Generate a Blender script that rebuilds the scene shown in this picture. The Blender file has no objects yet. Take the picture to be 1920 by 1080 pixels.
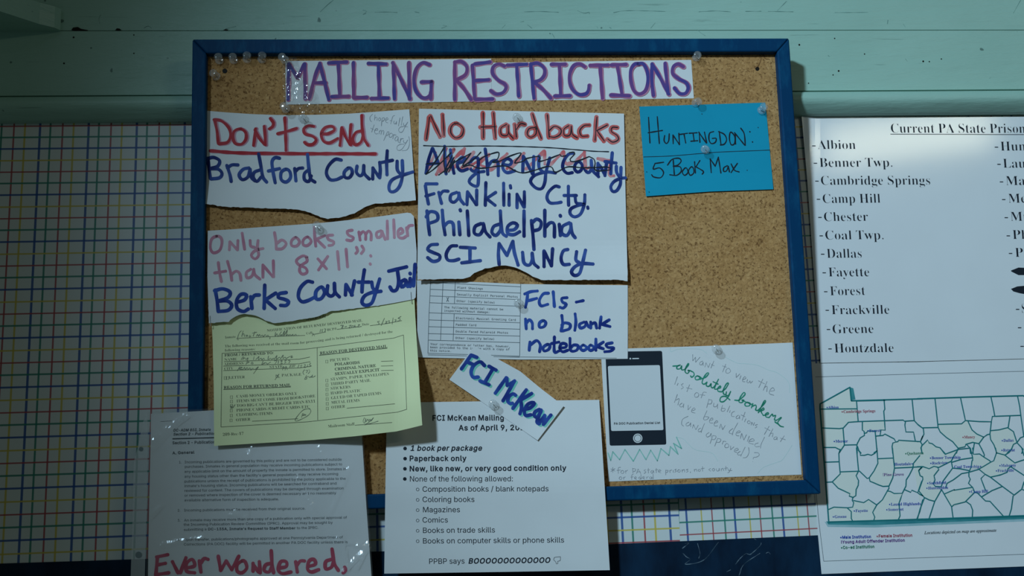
import bpy, math, random
from mathutils import Vector, Matrix
from mathutils.geometry import delaunay_2d_cdt

SC = bpy.context.scene
COL = SC.collection
rnd = random.Random(7)
# ---------------------------------------------------------------- camera
F = 2100.0                                     # focal length in pixels of a 1920 px wide frame
def _dir(vx, vy): return Vector(((vx - 960) / F, (540 - vy) / F, -1.0)).normalized()
up_c = _dir(590, -10000)                       # where the wall's verticals meet
right_c = _dir(26000, 46)                      # where its horizontals meet
right_c = (right_c - up_c * right_c.dot(up_c)).normalized()
back_c = right_c.cross(up_c)                   # out of the wall is -Y: camera-space direction of -(+Y)
ROT = Matrix((right_c, -back_c, up_c))         # camera space -> world: X right, Y into the wall, Z up
if ROT.determinant() < 0:
    ROT = Matrix((right_c, back_c, up_c))
CENTRE = Vector((0.0, 0.0, 1.5))               # the wall point in the middle of the frame
CAM = CENTRE - (ROT @ Vector((0, 0, -1))) * 1.09
cam_data = bpy.data.cameras.new('camera')
cam_data.sensor_width = 36.0
cam_data.lens = 36.0 * F / 1920.0
cam_data.clip_start = 0.01
cam = bpy.data.objects.new('camera', cam_data)
COL.objects.link(cam)
cam.matrix_world = Matrix.Translation(CAM) @ ROT.to_4x4()
SC.camera = cam

# ---------------------------------------------------------------- light, sky, exposure
SC.view_settings.view_transform = 'Standard'
SC.view_settings.look = 'None'
SC.view_settings.gamma = 1.0
SC.view_settings.use_curve_mapping = False
SC.view_settings.exposure = 0.0
world = bpy.data.worlds.new('room_fill'); SC.world = world; world.use_nodes = True
bg = world.node_tree.nodes['Background']
bg.inputs['Color'].default_value = (0.70, 1.0, 0.94, 1); bg.inputs['Strength'].default_value = 0.042
def aim(o, target): o.rotation_euler = (Vector(target) - o.location).to_track_quat('-Z', 'Y').to_euler()
def spot(name, loc, target, energy, color, angle, blend, radius):
    l = bpy.data.lights.new(name, 'SPOT'); l.energy = energy; l.color = color
    l.spot_size = math.radians(angle); l.spot_blend = blend; l.shadow_soft_size = radius
    o = bpy.data.objects.new(name, l); COL.objects.link(o); o.location = loc; aim(o, target); return o
def area(name, loc, target, energy, color, sx, sy):
    l = bpy.data.lights.new(name, 'AREA'); l.energy = energy; l.color = color; l.shape = 'RECTANGLE'; l.size = sx; l.size_y = sy
    o = bpy.data.objects.new(name, l); COL.objects.link(o); o.location = loc; aim(o, target); return o
spot('ceiling_spot_lamp', (-1.15, -1.95, 2.45), (0.70, 0, 1.30), 229, (0.549, 0.81, 1.0), 42.3, 1.0, 0.10)
area('side_window_light', (1.75, -1.9, 2.05), (0.5, 0, 1.5), 0.9, (0.55, 0.82, 1.0), 0.7, 1.0)

# ---------------------------------------------------------------- where things stand
def ray(px, py): return ROT @ Vector(((px - 960) / F, (540 - py) / F, -1.0))
class Plane:                                   # a sheet of space parallel to the wall (tilt 0) or to the leaning board
    def __init__(s, off, tilt=0.0, z0=0.0): s.off, s.tilt, s.z0 = off, tilt, z0
    def at(s, px, py, h=0.0):                  # h = millimetres in front of the plane
        d = ray(px, py)
        k = -(s.off + h / 1000.0) + s.tilt * s.z0 - CAM.y + s.tilt * 0
        # y = -(off + h) - tilt * (z - z0)
        t = (k - s.tilt * CAM.z) / (d.y + s.tilt * d.z)
        return CAM + d * t
WALL = Plane(0.0)
ZB = WALL.at(945, 945).z; ZT = WALL.at(920, 72).z
BOARD = Plane(0.012, 0.028 / (ZT - ZB), ZB)
_p = WALL.at(1700, 258); _v = _p - CAM; _r = Vector((_v.x, -_v.y, _v.z))
area('far_window', _p + _r * 1.7, _p, 1.5, (1.0, 0.97, 0.70), 0.44, 0.11)
class Surf:                                    # a plane plus a height map in millimetres (a curled sheet)
    def __init__(s, plane, h): s.plane = plane; s.h = h if callable(h) else (lambda x, y, v=h: v)
    def __call__(s, px, py, lift=0.0): return s.plane.at(px, py, s.h(px, py) + lift)
def smooth(a, b, x):
    t = max(0.0, min(1.0, (x - a) / (b - a))); return t * t * (3 - 2 * t)

# ---------------------------------------------------------------- materials
def mat(name):
    m = bpy.data.materials.new(name); m.use_nodes = True
    return m, m.node_tree, m.node_tree.nodes['Principled BSDF']
def node(nt, kind, **kw):
    n = nt.nodes.new(kind)
    for k, v in kw.items():
        if k in n.inputs: n.inputs[k].default_value = v
        else: setattr(n, k, v)
    return n
def noise(nt, scale, detail=3, rough=.5, stretch=None):
    g = node(nt, 'ShaderNodeNewGeometry'); n = node(nt, 'ShaderNodeTexNoise', Scale=scale, Detail=detail, Roughness=rough)
    if stretch:
        mp = node(nt, 'ShaderNodeMapping'); mp.inputs['Scale'].default_value = stretch
        nt.links.new(g.outputs['Position'], mp.inputs['Vector']); nt.links.new(mp.outputs['Vector'], n.inputs['Vector'])
    else: nt.links.new(g.outputs['Position'], n.inputs['Vector'])
    return n.outputs['Fac']
def ramp(nt, fac, stops):
    r = node(nt, 'ShaderNodeValToRGB'); e = r.color_ramp.elements
    while len(e) < len(stops): e.new(0.5)
    for i, (p, c) in enumerate(stops): e[i].position = p; e[i].color = (*c, 1)
    nt.links.new(fac, r.inputs['Fac']); return r.outputs['Color']
def mixc(nt, fac, a, b):
    m = node(nt, 'ShaderNodeMix'); m.data_type = 'RGBA'
    for sock, v in ((m.inputs[0], fac), (m.inputs[6], a), (m.inputs[7], b)):
        if isinstance(v, (int, float)): sock.default_value = v
        elif isinstance(v, tuple): sock.default_value = (*v, 1)
        else: nt.links.new(v, sock)
    return m.outputs[2]
def math_(nt, op, a, b=None):
    m = node(nt, 'ShaderNodeMath'); m.operation = op
    for i, v in enumerate((a, b)):
        if v is None: continue
        if isinstance(v, (int, float)): m.inputs[i].default_value = v
        else: nt.links.new(v, m.inputs[i])
    return m.outputs[0]
def bump(nt, b, fac, strength, dist):
    n = node(nt, 'ShaderNodeBump', Strength=strength, Distance=dist)
    nt.links.new(fac, n.inputs['Height']); nt.links.new(n.outputs['Normal'], b.inputs['Normal']); return n
def paper(name, c, rough=.65, var=.05, coat=0.0, coat_rough=.2):
    m, nt, b = mat(name)
    col = ramp(nt, noise(nt, 18, 4), [(.3, tuple(x * (1 - var) for x in c)), (.7, c)])
    nt.links.new(col, b.inputs['Base Color']); b.inputs['Roughness'].default_value = rough
    b.inputs['Specular IOR Level'].default_value = .25
    bump(nt, b, noise(nt, 9, 2), .25, .004)
    if coat: b.inputs['Coat Weight'].default_value = coat; b.inputs['Coat Roughness'].default_value = coat_rough
    return m
def ink(name, c, c2=None, scale=90, rough=.6):
    m, nt, b = mat(name); b.inputs['Roughness'].default_value = rough; b.inputs['Specular IOR Level'].default_value = .2
    if c2: nt.links.new(ramp(nt, noise(nt, scale, 2), [(.38, c), (.66, c2)]), b.inputs['Base Color'])
    else: b.inputs['Base Color'].default_value = (*c, 1)
    return m

def paint(name, c, dark, crack):
    m, nt, b = mat(name)
    base = ramp(nt, noise(nt, 7, 5, .6), [(.3, dark), (.7, c)])
    lines = noise(nt, 30, 5, .65, (.35, 1, 7.0))
    thin = ramp(nt, lines, [(.30, (1, 1, 1)), (.345, (0, 0, 0))])
    specks = ramp(nt, noise(nt, 95, 1), [(.215, (1, 1, 1)), (.235, (0, 0, 0))])
    col = mixc(nt, math_(nt, 'MULTIPLY', thin, .35), base, crack)
    col = mixc(nt, math_(nt, 'MULTIPLY', specks, .8), col, crack)
    nt.links.new(col, b.inputs['Base Color']); b.inputs['Roughness'].default_value = .42
    bump(nt, b, noise(nt, 22, 6, .6, (.5, 1, 3.0)), .35, .006)
    return m
TEAL = paint('teal_wall_paint', (.375, .575, .48), (.335, .53, .44), (.06, .13, .11))
def cork_material():
    m, nt, b = mat('cork')
    g = node(nt, 'ShaderNodeNewGeometry')
    v = node(nt, 'ShaderNodeTexVoronoi', Scale=420.0); nt.links.new(g.outputs['Position'], v.inputs['Vector'])
    grain = ramp(nt, v.outputs['Color'], [(.0, (.26, .12, .04)), (.35, (.44, .225, .08)), (.7, (.56, .30, .115)), (1, (.70, .41, .18))])
    blotch = ramp(nt, noise(nt, 24, 4), [(.3, (.42, .205, .07)), (.7, (.56, .31, .125))])
    col = mixc(nt, .5, grain, blotch)
    pores = ramp(nt, noise(nt, 430, 3, .6), [(.36, (1, 1, 1)), (.45, (0, 0, 0))])
    col = mixc(nt, math_(nt, 'MULTIPLY', pores, .75), col, (.12, .045, .012))
    nt.links.new(col, b.inputs['Base Color']); b.inputs['Roughness'].default_value = .85; b.inputs['Specular IOR Level'].default_value = .15
    bump(nt, b, noise(nt, 240, 3), .5, .002)
    return m
CORK = cork_material()
def frame_material():
    m, nt, b = mat('blue_frame_paint')
    streak = ramp(nt, noise(nt, 60, 5, .7, (1, 1, .35)), [(.48, (.0006, .042, .118)), (.74, (.004, .085, .185))])
    nt.links.new(streak, b.inputs['Base Color']); b.inputs['Roughness'].default_value = .5
    b.inputs['Specular IOR Level'].default_value = .1
    bump(nt, b, noise(nt, 50, 4, .6, (1, 1, .2)), .2, .003)
    return m
BLUE = frame_material()
WHITE = paper('white_paper', (.80, .80, .80))
GLOSSY = paper('laminated_paper', (.80, .80, .81), .5, .03, 1.0, .11)
YELLOW = paper('yellow_paper', (.90, .93, .53), .7)
CARD_BLUE = paper('blue_card', (.003, .33, .50), .6, .06)
BLACK = ink('black_print', (.012, .018, .028)); GREYTXT = ink('grey_print', (.035, .05, .06))
FORMTXT = ink('form_print', (.09, .10, .07)); NAVY = ink('navy_marker', (.006, .018, .14), (.045, .10, .36), 55)
ROYAL = ink('blue_marker', (.007, .026, .21), (.03, .09, .40), 55)
RED = ink('red_marker', (.46, .022, .032), (.50, .05, .065), 70); ROSE = ink('rose_marker', (.55, .22, .30), (.66, .36, .44), 70)
ORANGE_RED = ink('coral_marker', (.66, .10, .09), (.70, .20, .19), 60); PINK = ink('pink_marker', (.50, .15, .27), (.60, .25, .37), 60)
PURPLE = ink('purple_marker', (.075, .06, .28), (.24, .07, .23), 30); CERISE = ink('cerise_marker', (.50, .035, .09), (.56, .08, .15), 60)
MINT = ink('mint_marker', (.18, .60, .47), (.25, .66, .55)); GREEN = ink('green_pen', (.02, .24, .15), (.035, .32, .21))
PALE_GREEN = ink('pale_green_pen', (.26, .58, .49), (.36, .64, .56)); FAINT = ink('faint_green_pen', (.60, .74, .71))
GRAPHITE = ink('pencil', (.27, .29, .32), (.36, .38, .41), 120); SOFT_PEN = ink('ball_pen', (.17, .20, .14), (.28, .31, .21), 120)
TEAL_INK = ink('teal_print', (.010, .19, .20)); MAP_BLUE = ink('blue_print', (.012, .06, .40)); MAP_RED = ink('red_print', (.42, .07, .11))
MAP_PURPLE = ink('purple_print', (.15, .05, .25)); MAP_GREEN = ink('green_print', (.01, .20, .11)); BEIGE = ink('beige_print', (.76, .78, .71))
CHALK_INK = ink('chalk', (.03, .06, .09), (.16, .22, .27), 260); SCREEN = ink('pale_print', (.74, .75, .76)); HOLE = ink('dark_hole', (.01, .008, .006))
LINE_INK = ink('line_print', (.10, .13, .15)); TEAL_GLOW = ink('soft_teal_print', (.06, .30, .32), (.03, .22, .25), 40)
def metal():
    m, nt, b = mat('steel'); b.inputs['Metallic'].default_value = 1; b.inputs['Base Color'].default_value = (.55, .56, .56, 1); b.inputs['Roughness'].default_value = .3; return m
STEEL = metal()
def film(name, milk, wrinkle, scale, gloss=.10):
    m, nt, b = mat(name); nt.nodes.remove(b); out = nt.nodes['Material Output']
    tr = node(nt, 'ShaderNodeBsdfTransparent'); gl = node(nt, 'ShaderNodeBsdfGlossy', Roughness=gloss); df = node(nt, 'ShaderNodeBsdfDiffuse'); df.inputs['Color'].default_value = (.8, .82, .82, 1)
    w = noise(nt, scale, 4, .5, (1.0, 1.0, .5))
    bp = node(nt, 'ShaderNodeBump', Strength=1.0, Distance=wrinkle); nt.links.new(w, bp.inputs['Height'])
    nt.links.new(bp.outputs['Normal'], gl.inputs['Normal'])
    lw = node(nt, 'ShaderNodeLayerWeight', Blend=.5); fr = math_(nt, 'ADD', math_(nt, 'MULTIPLY', math_(nt, 'POWER', lw.outputs['Facing'], 4.0), .9), .05)
    a = node(nt, 'ShaderNodeMixShader'); a.inputs[0].default_value = milk
    nt.links.new(tr.outputs[0], a.inputs[1]); nt.links.new(df.outputs[0], a.inputs[2])
    c = node(nt, 'ShaderNodeMixShader'); nt.links.new(fr, c.inputs[0]); nt.links.new(a.outputs[0], c.inputs[1]); nt.links.new(gl.outputs[0], c.inputs[2])
    nt.links.new(c.outputs[0], out.inputs['Surface']); return m
CLEAR = film('clear_plastic', .13, 0.0, 30, .09)
FILM = film('sleeve_film', .02, .006, 30, .2)
MARGIN = film('sleeve_margin_film', .30, .006, 20)
CRINKLE = film('crinkled_film', .015, .010, 45, .12)
def chalkboard_material():
    m, nt, b = mat('chalkboard_paint')
    sm = ramp(nt, noise(nt, 11, 5, .6, (2.2, 1, .8)), [(.38, (.002, .010, .026)), (.72, (.006, .034, .078))])
    nt.links.new(sm, b.inputs['Base Color']); b.inputs['Roughness'].default_value = .6; b.inputs['Specular IOR Level'].default_value = .12; return m
SLATE = chalkboard_material()
def grid_material(name, x0, px, xs, lean, z0, pz, zs, tilt, xr, zr):
    """white sheet with ruled coloured lines; xs, zs = (offset in a period, colour, width in m)"""
    m, nt, b = mat(name); g = node(nt, 'ShaderNodeNewGeometry'); s = node(nt, 'ShaderNodeSeparateXYZ'); nt.links.new(g.outputs['Position'], s.inputs[0])
    X, Z = s.outputs['X'], s.outputs['Z']
    u = math_(nt, 'SUBTRACT', math_(nt, 'SUBTRACT', X, x0), math_(nt, 'MULTIPLY', math_(nt, 'SUBTRACT', Z, zr), lean))
    v = math_(nt, 'SUBTRACT', math_(nt, 'SUBTRACT', z0, Z), math_(nt, 'MULTIPLY', math_(nt, 'SUBTRACT', X, xr), -tilt))
    col = ramp(nt, noise(nt, 6, 3), [(.3, (.67, .70, .68)), (.7, (.73, .75, .74))])
    for coord, per, rows in ((u, px, xs), (v, pz, zs)):
        for off, c, w in rows:
            f = math_(nt, 'FRACT', math_(nt, 'ADD', math_(nt, 'DIVIDE', coord, per), 0.5 - off + 40))
            d = math_(nt, 'MULTIPLY', math_(nt, 'ABSOLUTE', math_(nt, 'SUBTRACT', f, 0.5)), per)
            k = math_(nt, 'MINIMUM', math_(nt, 'MAXIMUM', math_(nt, 'MULTIPLY', math_(nt, 'SUBTRACT', w / 2 + .0002, d), 2500.0), 0.0), 1.0)
            col = mixc(nt, math_(nt, 'MULTIPLY', k, .92), col, c)
    nt.links.new(col, b.inputs['Base Color']); b.inputs['Roughness'].default_value = .45
    bump(nt, b, noise(nt, 5, 2), .2, .004)
    return m

# ---------------------------------------------------------------- building things
def tag(o, label=None, cat=None, group=None, kind=None):
    for k, v in (('label', label), ('category', cat), ('group', group), ('kind', kind)):
        if v: o[k] = v
    return o
def mesh_obj(name, verts, faces, m, parent=None, origin=None, smooth_=False):
    """ONE mesh object; verts are world points, parent a thing whose origin they hang from"""
    if parent is not None: base = WORLD[parent]
    else: base = Vector(origin) if origin is not None else sum((Vector(v) for v in verts), Vector()) / len(verts)
    me = bpy.data.meshes.new(name)
    me.from_pydata([tuple(Vector(v) - base) for v in verts], [], faces); me.update()
    if m: me.materials.append(m)
    if smooth_: me.polygons.foreach_set('use_smooth', [True] * len(me.polygons))
    o = bpy.data.objects.new(name, me); COL.objects.link(o)
    WORLD[o] = base
    if parent is not None: o.parent = parent
    else: o.location = base
    return o
WORLD = {}
def empty(name, loc):
    o = bpy.data.objects.new(name, None); COL.objects.link(o); o.location = loc; o.empty_display_size = .02; WORLD[o] = Vector(loc); return o
def facing(vs, f):
    n = (vs[f[1]] - vs[f[0]]).cross(vs[f[2]] - vs[f[0]]); return f if n.y < 0 else tuple(reversed(f))
def densify(pts, step):
    out = []
    for i, (x, y) in enumerate(pts):
        x2, y2 = pts[(i + 1) % len(pts)]; n = max(1, int(math.hypot(x2 - x, y2 - y) / step))
        out += [(x + (x2 - x) * k / n, y + (y2 - y) * k / n) for k in range(n)]
    return out
def inside(p, poly):
    x, y = p; c = False
    for i in range(len(poly)):
        x1, y1 = poly[i - 1]; x2, y2 = poly[i]
        if (y1 > y) != (y2 > y) and x < (x2 - x1) * (y - y1) / (y2 - y1) + x1: c = not c
    return c
def sheet(name, outline, surf, m, step=40, parent=None, thick=.0002, smooth_=True):
    """a thin sheet cut to an outline, lying on a surface, with its own thickness"""
    edge = densify(outline, step); n = len(edge)
    xs = [p[0] for p in edge]; ys = [p[1] for p in edge]; pts = list(edge)
    y = min(ys) + step * .5
    while y < max(ys):
        x = min(xs) + step * .5
        while x < max(xs):
            if inside((x, y), edge) and min((x - a) ** 2 + (y - b) ** 2 for a, b in edge) > (step * .4) ** 2: pts.append((x, y))
            x += step
        y += step
    r = delaunay_2d_cdt([Vector(p) for p in pts], [], [list(range(n))], 1, 1e-5)
    P, T = r[0], r[2]
    front = [surf(p.x, p.y) for p in P]; back = [v + Vector((0, thick, 0)) for v in front]
    N = len(front); tris = [facing(front, tuple(t)) for t in T]
    cnt = {}
    for t in tris:
        for a, b in zip(t, t[1:] + t[:1]): cnt[(a, b)] = 1
    faces = list(tris) + [tuple(N + i for i in reversed(t)) for t in tris]
    for a, b in list(cnt):
        if (b, a) not in cnt: faces.append((b, a, N + a, N + b))
    return mesh_obj(name, front + back, faces, m, parent)
def parse(s, crop):
    l, t, k = crop
    return [[(l + float(a) / k, t + float(b) / k) for a, b in (q.split(',') for q in st.split())] for st in s.split(';') if st.strip()]
def strokes(groups): return [st for crop, s in groups for st in parse(s, crop)]
def spline(p, step=2.5):
    """smooth curve through the points; a doubled point is a sharp corner"""
    parts, cur = [], [p[0]]
    for a, b in zip(p, p[1:]):
        if a == b: parts.append(cur); cur = [b]
        else: cur.append(b)
    parts.append(cur); out = []
    for q in parts:
        if len(q) < 2: continue
        e = [(2 * q[0][0] - q[1][0], 2 * q[0][1] - q[1][1])] + q + [(2 * q[-1][0] - q[-2][0], 2 * q[-1][1] - q[-2][1])]
        if q[0] == q[-1]: e[0] = q[-2]; e[-1] = q[1]
        res = []
        for i in range(1, len(e) - 2):
            p0, p1, p2, p3 = e[i - 1:i + 3]; n = max(1, min(24, int(math.hypot(p2[0] - p1[0], p2[1] - p1[1]) / step)))
            for k in range(n):
                t = k / n
                res.append(tuple(.5 * (2 * b + (c - a) * t + (2 * a - 5 * b + 4 * c - d) * t * t + (3 * b - a - 3 * c + d) * t ** 3) for a, b, c, d in zip(p0, p1, p2, p3)))
        res.append(q[-1]); out.append(res)
    return out
def ribbon(pts, w, jitter=0.0):
    """outline quads of a pen line of width w (in the same units as the points) with round ends"""
    v, f = [], []; n = len(pts); r = w / 2; nrm = []
    for i in range(n):
        a = pts[max(0, i - 1)]; b = pts[min(n - 1, i + 1)]; dx, dy = b[0] - a[0], b[1] - a[1]; l = math.hypot(dx, dy) or 1
        nrm.append((-dy / l, dx / l))
    for i, (x, y) in enumerate(pts):
        rr = r * (1 + jitter * math.sin(i * .45 + x * .05))
        v += [(x + nrm[i][0] * rr, y + nrm[i][1] * rr), (x - nrm[i][0] * rr, y - nrm[i][1] * rr)]
        if i: f.append((2 * i - 2, 2 * i - 1, 2 * i + 1, 2 * i))
    if w > 1.0:
        k = 8 if w > 3 else 5
        for i, s in ((0, -1), (n - 1, 1)):
            x, y = pts[i]; a0 = math.atan2(nrm[i][1], nrm[i][0]); b = len(v)
            for j in range(k + 1):
                a = a0 - s * math.pi * j / k; v.append((x + r * math.cos(a), y + r * math.sin(a)))
            f.append(tuple(range(b, b + k + 1)))
    return v, f
CAPS = {'S': .45, 'B': .458, 'I': .458, 'M': .525, 'A': .511, 'A+': .533}     # capital heights of the outlines
class Ink:                                     # collects flat marks and lays them on a surface as ONE mesh
    def __init__(s, surf, lift=.12): s.surf, s.lift, s.v, s.f = surf, lift, [], []
    def add(s, v, f, lift=0.0):
        b = len(s.v); s.v += [(x, y, s.lift + lift) for x, y in v]; s.f += [tuple(b + i for i in q) for q in f]; return s
    def pen(s, groups, w, dx=0, dy=0, jitter=.06, step=2.5):
        for i, st in enumerate(strokes(groups)):
            for q in spline(st, step): s.add(*ribbon([(x + dx, y + dy) for x, y in q], w, jitter), lift=.012 * (i % 6))
        return s
    def line(s, groups, w):
        for i, st in enumerate(strokes(groups)):
            q = []
            for (x, y), (x2, y2) in zip(st, st[1:]):
                n = max(1, int(math.hypot(x2 - x, y2 - y) / 8)); q += [(x + (x2 - x) * k / n, y + (y2 - y) * k / n) for k in range(n)]
            s.add(*ribbon(q + [st[-1]], w), lift=.01 * (i % 7))
        return s
    def fill(s, loops, lift=0.0):
        for i, lp in enumerate(loops): s.add(*fill_loops([lp]), lift=lift + .012 * i)
        return s
    def disc(s, x, y, r, r0=0.0, n=20, lift=0.0):
        ring = [(x + r * math.cos(6.28318 * k / n), y + r * math.sin(6.28318 * k / n)) for k in range(n)]
        if r0 <= 0: return s.add(ring, [tuple(range(n))], lift)
        inn = [(x + r0 * math.cos(6.28318 * k / n), y + r0 * math.sin(6.28318 * k / n)) for k in range(n)]
        return s.add(ring + inn, [(k, (k + 1) % n, n + (k + 1) % n, n + k) for k in range(n)], lift)
    def text(s, block, up=None):
        (l, t, k), rows = block
        for txt, font, base, cap, slant in rows:
            pts = [(l + float(a) / k, t + float(b) / k) for a, b in (q.split(',') for q in base.split())]; cap_px = cap / k
            tot = sum(glyph(font, c)[0] for c in txt); last = len(pts) - 1
            ch = (pts[-1][0] - pts[0][0], pts[-1][1] - pts[0][1]); L = math.hypot(*ch); u = up or (ch[1] / L, -ch[0] / L)
            em = cap_px / CAPS[font]; seg = [math.hypot(b[0] - a[0], b[1] - a[1]) for a, b in zip(pts, pts[1:])]; S = sum(seg)
            def place(gx, gy):
                d = (gx + slant * gy * tot_scale) / tot * S; i = 0
                while i < last - 1 and d > seg[i]: d -= seg[i]; i += 1
                a, b = pts[i], pts[i + 1]; q = d / seg[i]
                return (a[0] + (b[0] - a[0]) * q + u[0] * gy * em, a[1] + (b[1] - a[1]) * q + u[1] * gy * em)
            tot_scale = em / (S / tot); x = 0.0
            for c in txt:
                adv, gv, gf = glyph(font, c)
                s.add([place(x + a, b) for a, b in gv], gf); x += adv
        return s
    def obj(s, name, m, parent, label=None):
        vs = [s.surf(x, y, h) for x, y, h in s.v]
        fs = [facing(vs, f) for f in s.f if len(set(f)) > 2]
        o = mesh_obj(name, vs, fs, m, parent)
        if label: o['label'] = label
        return o
# ---------------------------------------------------------------- pen strokes
# each crop = (left, top, scale): a stroke point (x, y) stands at left + x/scale, top + y/scale on the sheet
TA = (480, 0, 4.0); TB = (960, 0, 4.0)
TITLE = [(TA, "245,480 240,745;245,482 312,582 312,582 362,480;365,480 370,740;478,475 440,580 400,740;478,475 510,600 545,745;445,622 520,620;"
  "545,472 680,465;617,470 628,720;568,725 695,722;730,470 732,730;735,732 832,730;842,475 975,480;917,480 925,735;865,738 990,735;"
  "1030,480 1038,740;1025,470 1090,600 1155,740;1145,470 1150,740;1300,485 1250,470 1205,510 1185,590 1195,670 1235,725 1275,735 1305,715 1310,690;1240,615 1315,612 1315,612 1310,740;"
  "1490,470 1490,745;1490,465 1540,462 1580,500 1570,560 1500,600;1500,600 1555,660 1612,745;1640,480 1755,465;1640,605 1745,598;1645,745 1775,742;1622,490 1640,740;"
  "1862,495 1820,480 1780,500 1775,550 1815,600 1865,630 1875,660 1850,695 1800,705 1760,680"),
 (TB, "-35,488 110,482;35,490 50,720;140,480 165,735;145,480 195,475 240,510 243,560 210,600 155,615;165,615 225,665 290,735;295,482 400,482;355,485 365,715;320,720 435,718;"
  "545,500 510,480 465,490 435,545 432,610 455,670 500,708 550,705 572,680 578,640;585,490 720,488;660,490 678,735;745,487 855,483;790,490 825,710;740,712 880,718;"
  "945,478 985,480 1015,540 1018,620 1000,680 955,705 915,680 893,610 890,530 915,485 945,478;1050,480 1048,600 1060,715;1050,480 1110,580 1175,705;1148,475 1170,700;"
  "1285,500 1245,480 1210,500 1205,550 1250,590 1305,620 1322,660 1300,700 1255,700 1218,660")]
DS = (360, 190, 4.3636)
DONT = [(DS, "185,150 205,250 215,345;180,150 240,160 300,215 315,280 290,335 220,348;395,225 345,245 335,300 355,345 405,350 440,310 438,255 395,225;"
  "520,225 512,300 503,360;515,235 550,300 590,350;590,205 598,280 600,355;640,140 665,175 660,205 632,225;758,135 765,260 768,400;700,265 780,245 855,222;"
  "995,205 950,200 915,225 925,265 985,285 1015,315 990,350 945,355 920,335;1060,265 1110,265 1165,235 1145,205 1090,215 1058,265 1075,325 1125,340 1190,305;"
  "1225,215 1218,290 1210,360;1225,215 1255,290 1295,355;1300,190 1292,280 1300,355;1395,240 1340,255 1315,310 1335,355 1380,335 1400,280;1388,115 1390,200 1405,300 1440,360")]
DONT_LINE = [(DS, "150,405 400,422 900,428 1200,428 1500,430")]
BRADFORD = [(DS, "130,465 140,550 150,630;125,470 175,458 225,485 210,530 150,550;150,550 215,555 245,590 225,625 155,635;285,525 310,600 320,655;290,545 325,520 375,520;"
  "465,545 420,555 385,600 410,640 455,620 475,560;475,555 485,620 515,650;560,560 510,580 500,620 530,655 565,620;545,430 565,540 580,620 610,660;"
  "715,465 680,460 655,490 660,560 680,665;625,570 715,550;770,555 730,580 730,640 770,660 805,625 800,575 770,555;840,550 845,600 850,650;845,575 870,550 905,545;"
  "955,560 920,590 920,640 955,655 975,610;945,435 955,540 970,630 1005,660;1220,480 1170,475 1115,530 1100,590 1130,640 1180,640 1225,620;"
  "1280,545 1245,580 1250,620 1285,625 1310,590 1305,555 1280,545;1350,530 1345,580 1375,610 1400,585 1405,525;1405,525 1410,590 1450,635;"
  "1480,545 1478,635;1480,545 1530,620;1535,500 1540,560 1535,625;1597,405 1592,500 1595,600;1550,500 1640,482;1678,490 1680,560 1710,600;"
  "1720,485 1722,600 1700,690 1660,735 1620,735 1612,690 1640,640 1720,605 1805,578")]
HOPE = [((670, 195, 11.367), "325,215 270,280 275,350 305,378;375,225 370,290 365,345;370,310 400,275 420,290 418,355;475,290 450,320 460,358 490,345 495,305 475,290;"
  "530,295 520,380 512,470;530,300 570,290 575,330 545,365 525,365;605,345 655,325 635,290 605,320 610,385 655,400;800,245 760,260 735,330 710,425;690,350 740,360;"
  "785,355 775,400 800,425 825,400 835,365;835,365 830,435;910,290 890,390 875,470;970,265 950,360 935,455;985,400 985,450 1020,455 1075,380;"
  "1075,380 1020,480 960,590 905,600 880,550 910,495 980,480 1075,485;360,440 330,520 305,600;280,510 345,545;375,560 430,555 425,520 385,535 365,590 390,635 435,630;"
  "475,565 460,640;470,590 505,555 515,590 500,650;515,590 550,560 565,590 555,655;640,590 600,690 560,780;635,595 670,590 665,640 620,680;715,620 680,660 685,705 730,700 755,650 715,620;"
  "775,640 755,745;765,690 790,655 830,665;860,690 815,710 800,765 830,785 865,740 870,700;870,700 870,800 890,825;925,730 905,835;915,785 940,740 985,740;"
  "985,770 985,810 1025,830 1075,760;1075,760 1020,860 950,960 890,990 845,965 855,895 920,860 1000,855;1095,690 1112,780 1100,900 1050,980 950,995")]
NH = (770, 190, 4.3636)
HARDBACKS = [(NH, "150,130 125,310;160,120 240,290;260,110 270,280;372,180 330,205 325,260 365,300 415,280 425,220 372,180;590,95 592,300;675,95 690,300;570,212 690,208;"
  "780,190 735,220 740,275 790,275 795,200;795,200 800,260 835,305;850,190 862,295;862,230 895,185 935,190;1015,215 965,225 950,270 980,295 1020,270 1025,220;995,105 1025,200 1065,305;"
  "1115,110 1130,295;1130,240 1175,205 1225,230 1220,270 1175,295 1130,290;1290,200 1250,230 1255,280 1300,275 1310,205;1310,205 1320,270 1360,300;"
  "1460,195 1415,200 1380,240 1395,285 1445,285;1520,130 1505,320;1605,195 1520,240;1520,240 1580,325;1690,215 1645,215 1640,250 1685,280 1695,315 1650,335 1610,310")]
HARD_LINE = [(NH, "105,362 300,368 600,365 900,370 1150,380 1400,400 1500,408 1620,412")]
AA = (780, 270, 9.143); AB = (980, 270, 9.143)
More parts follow.
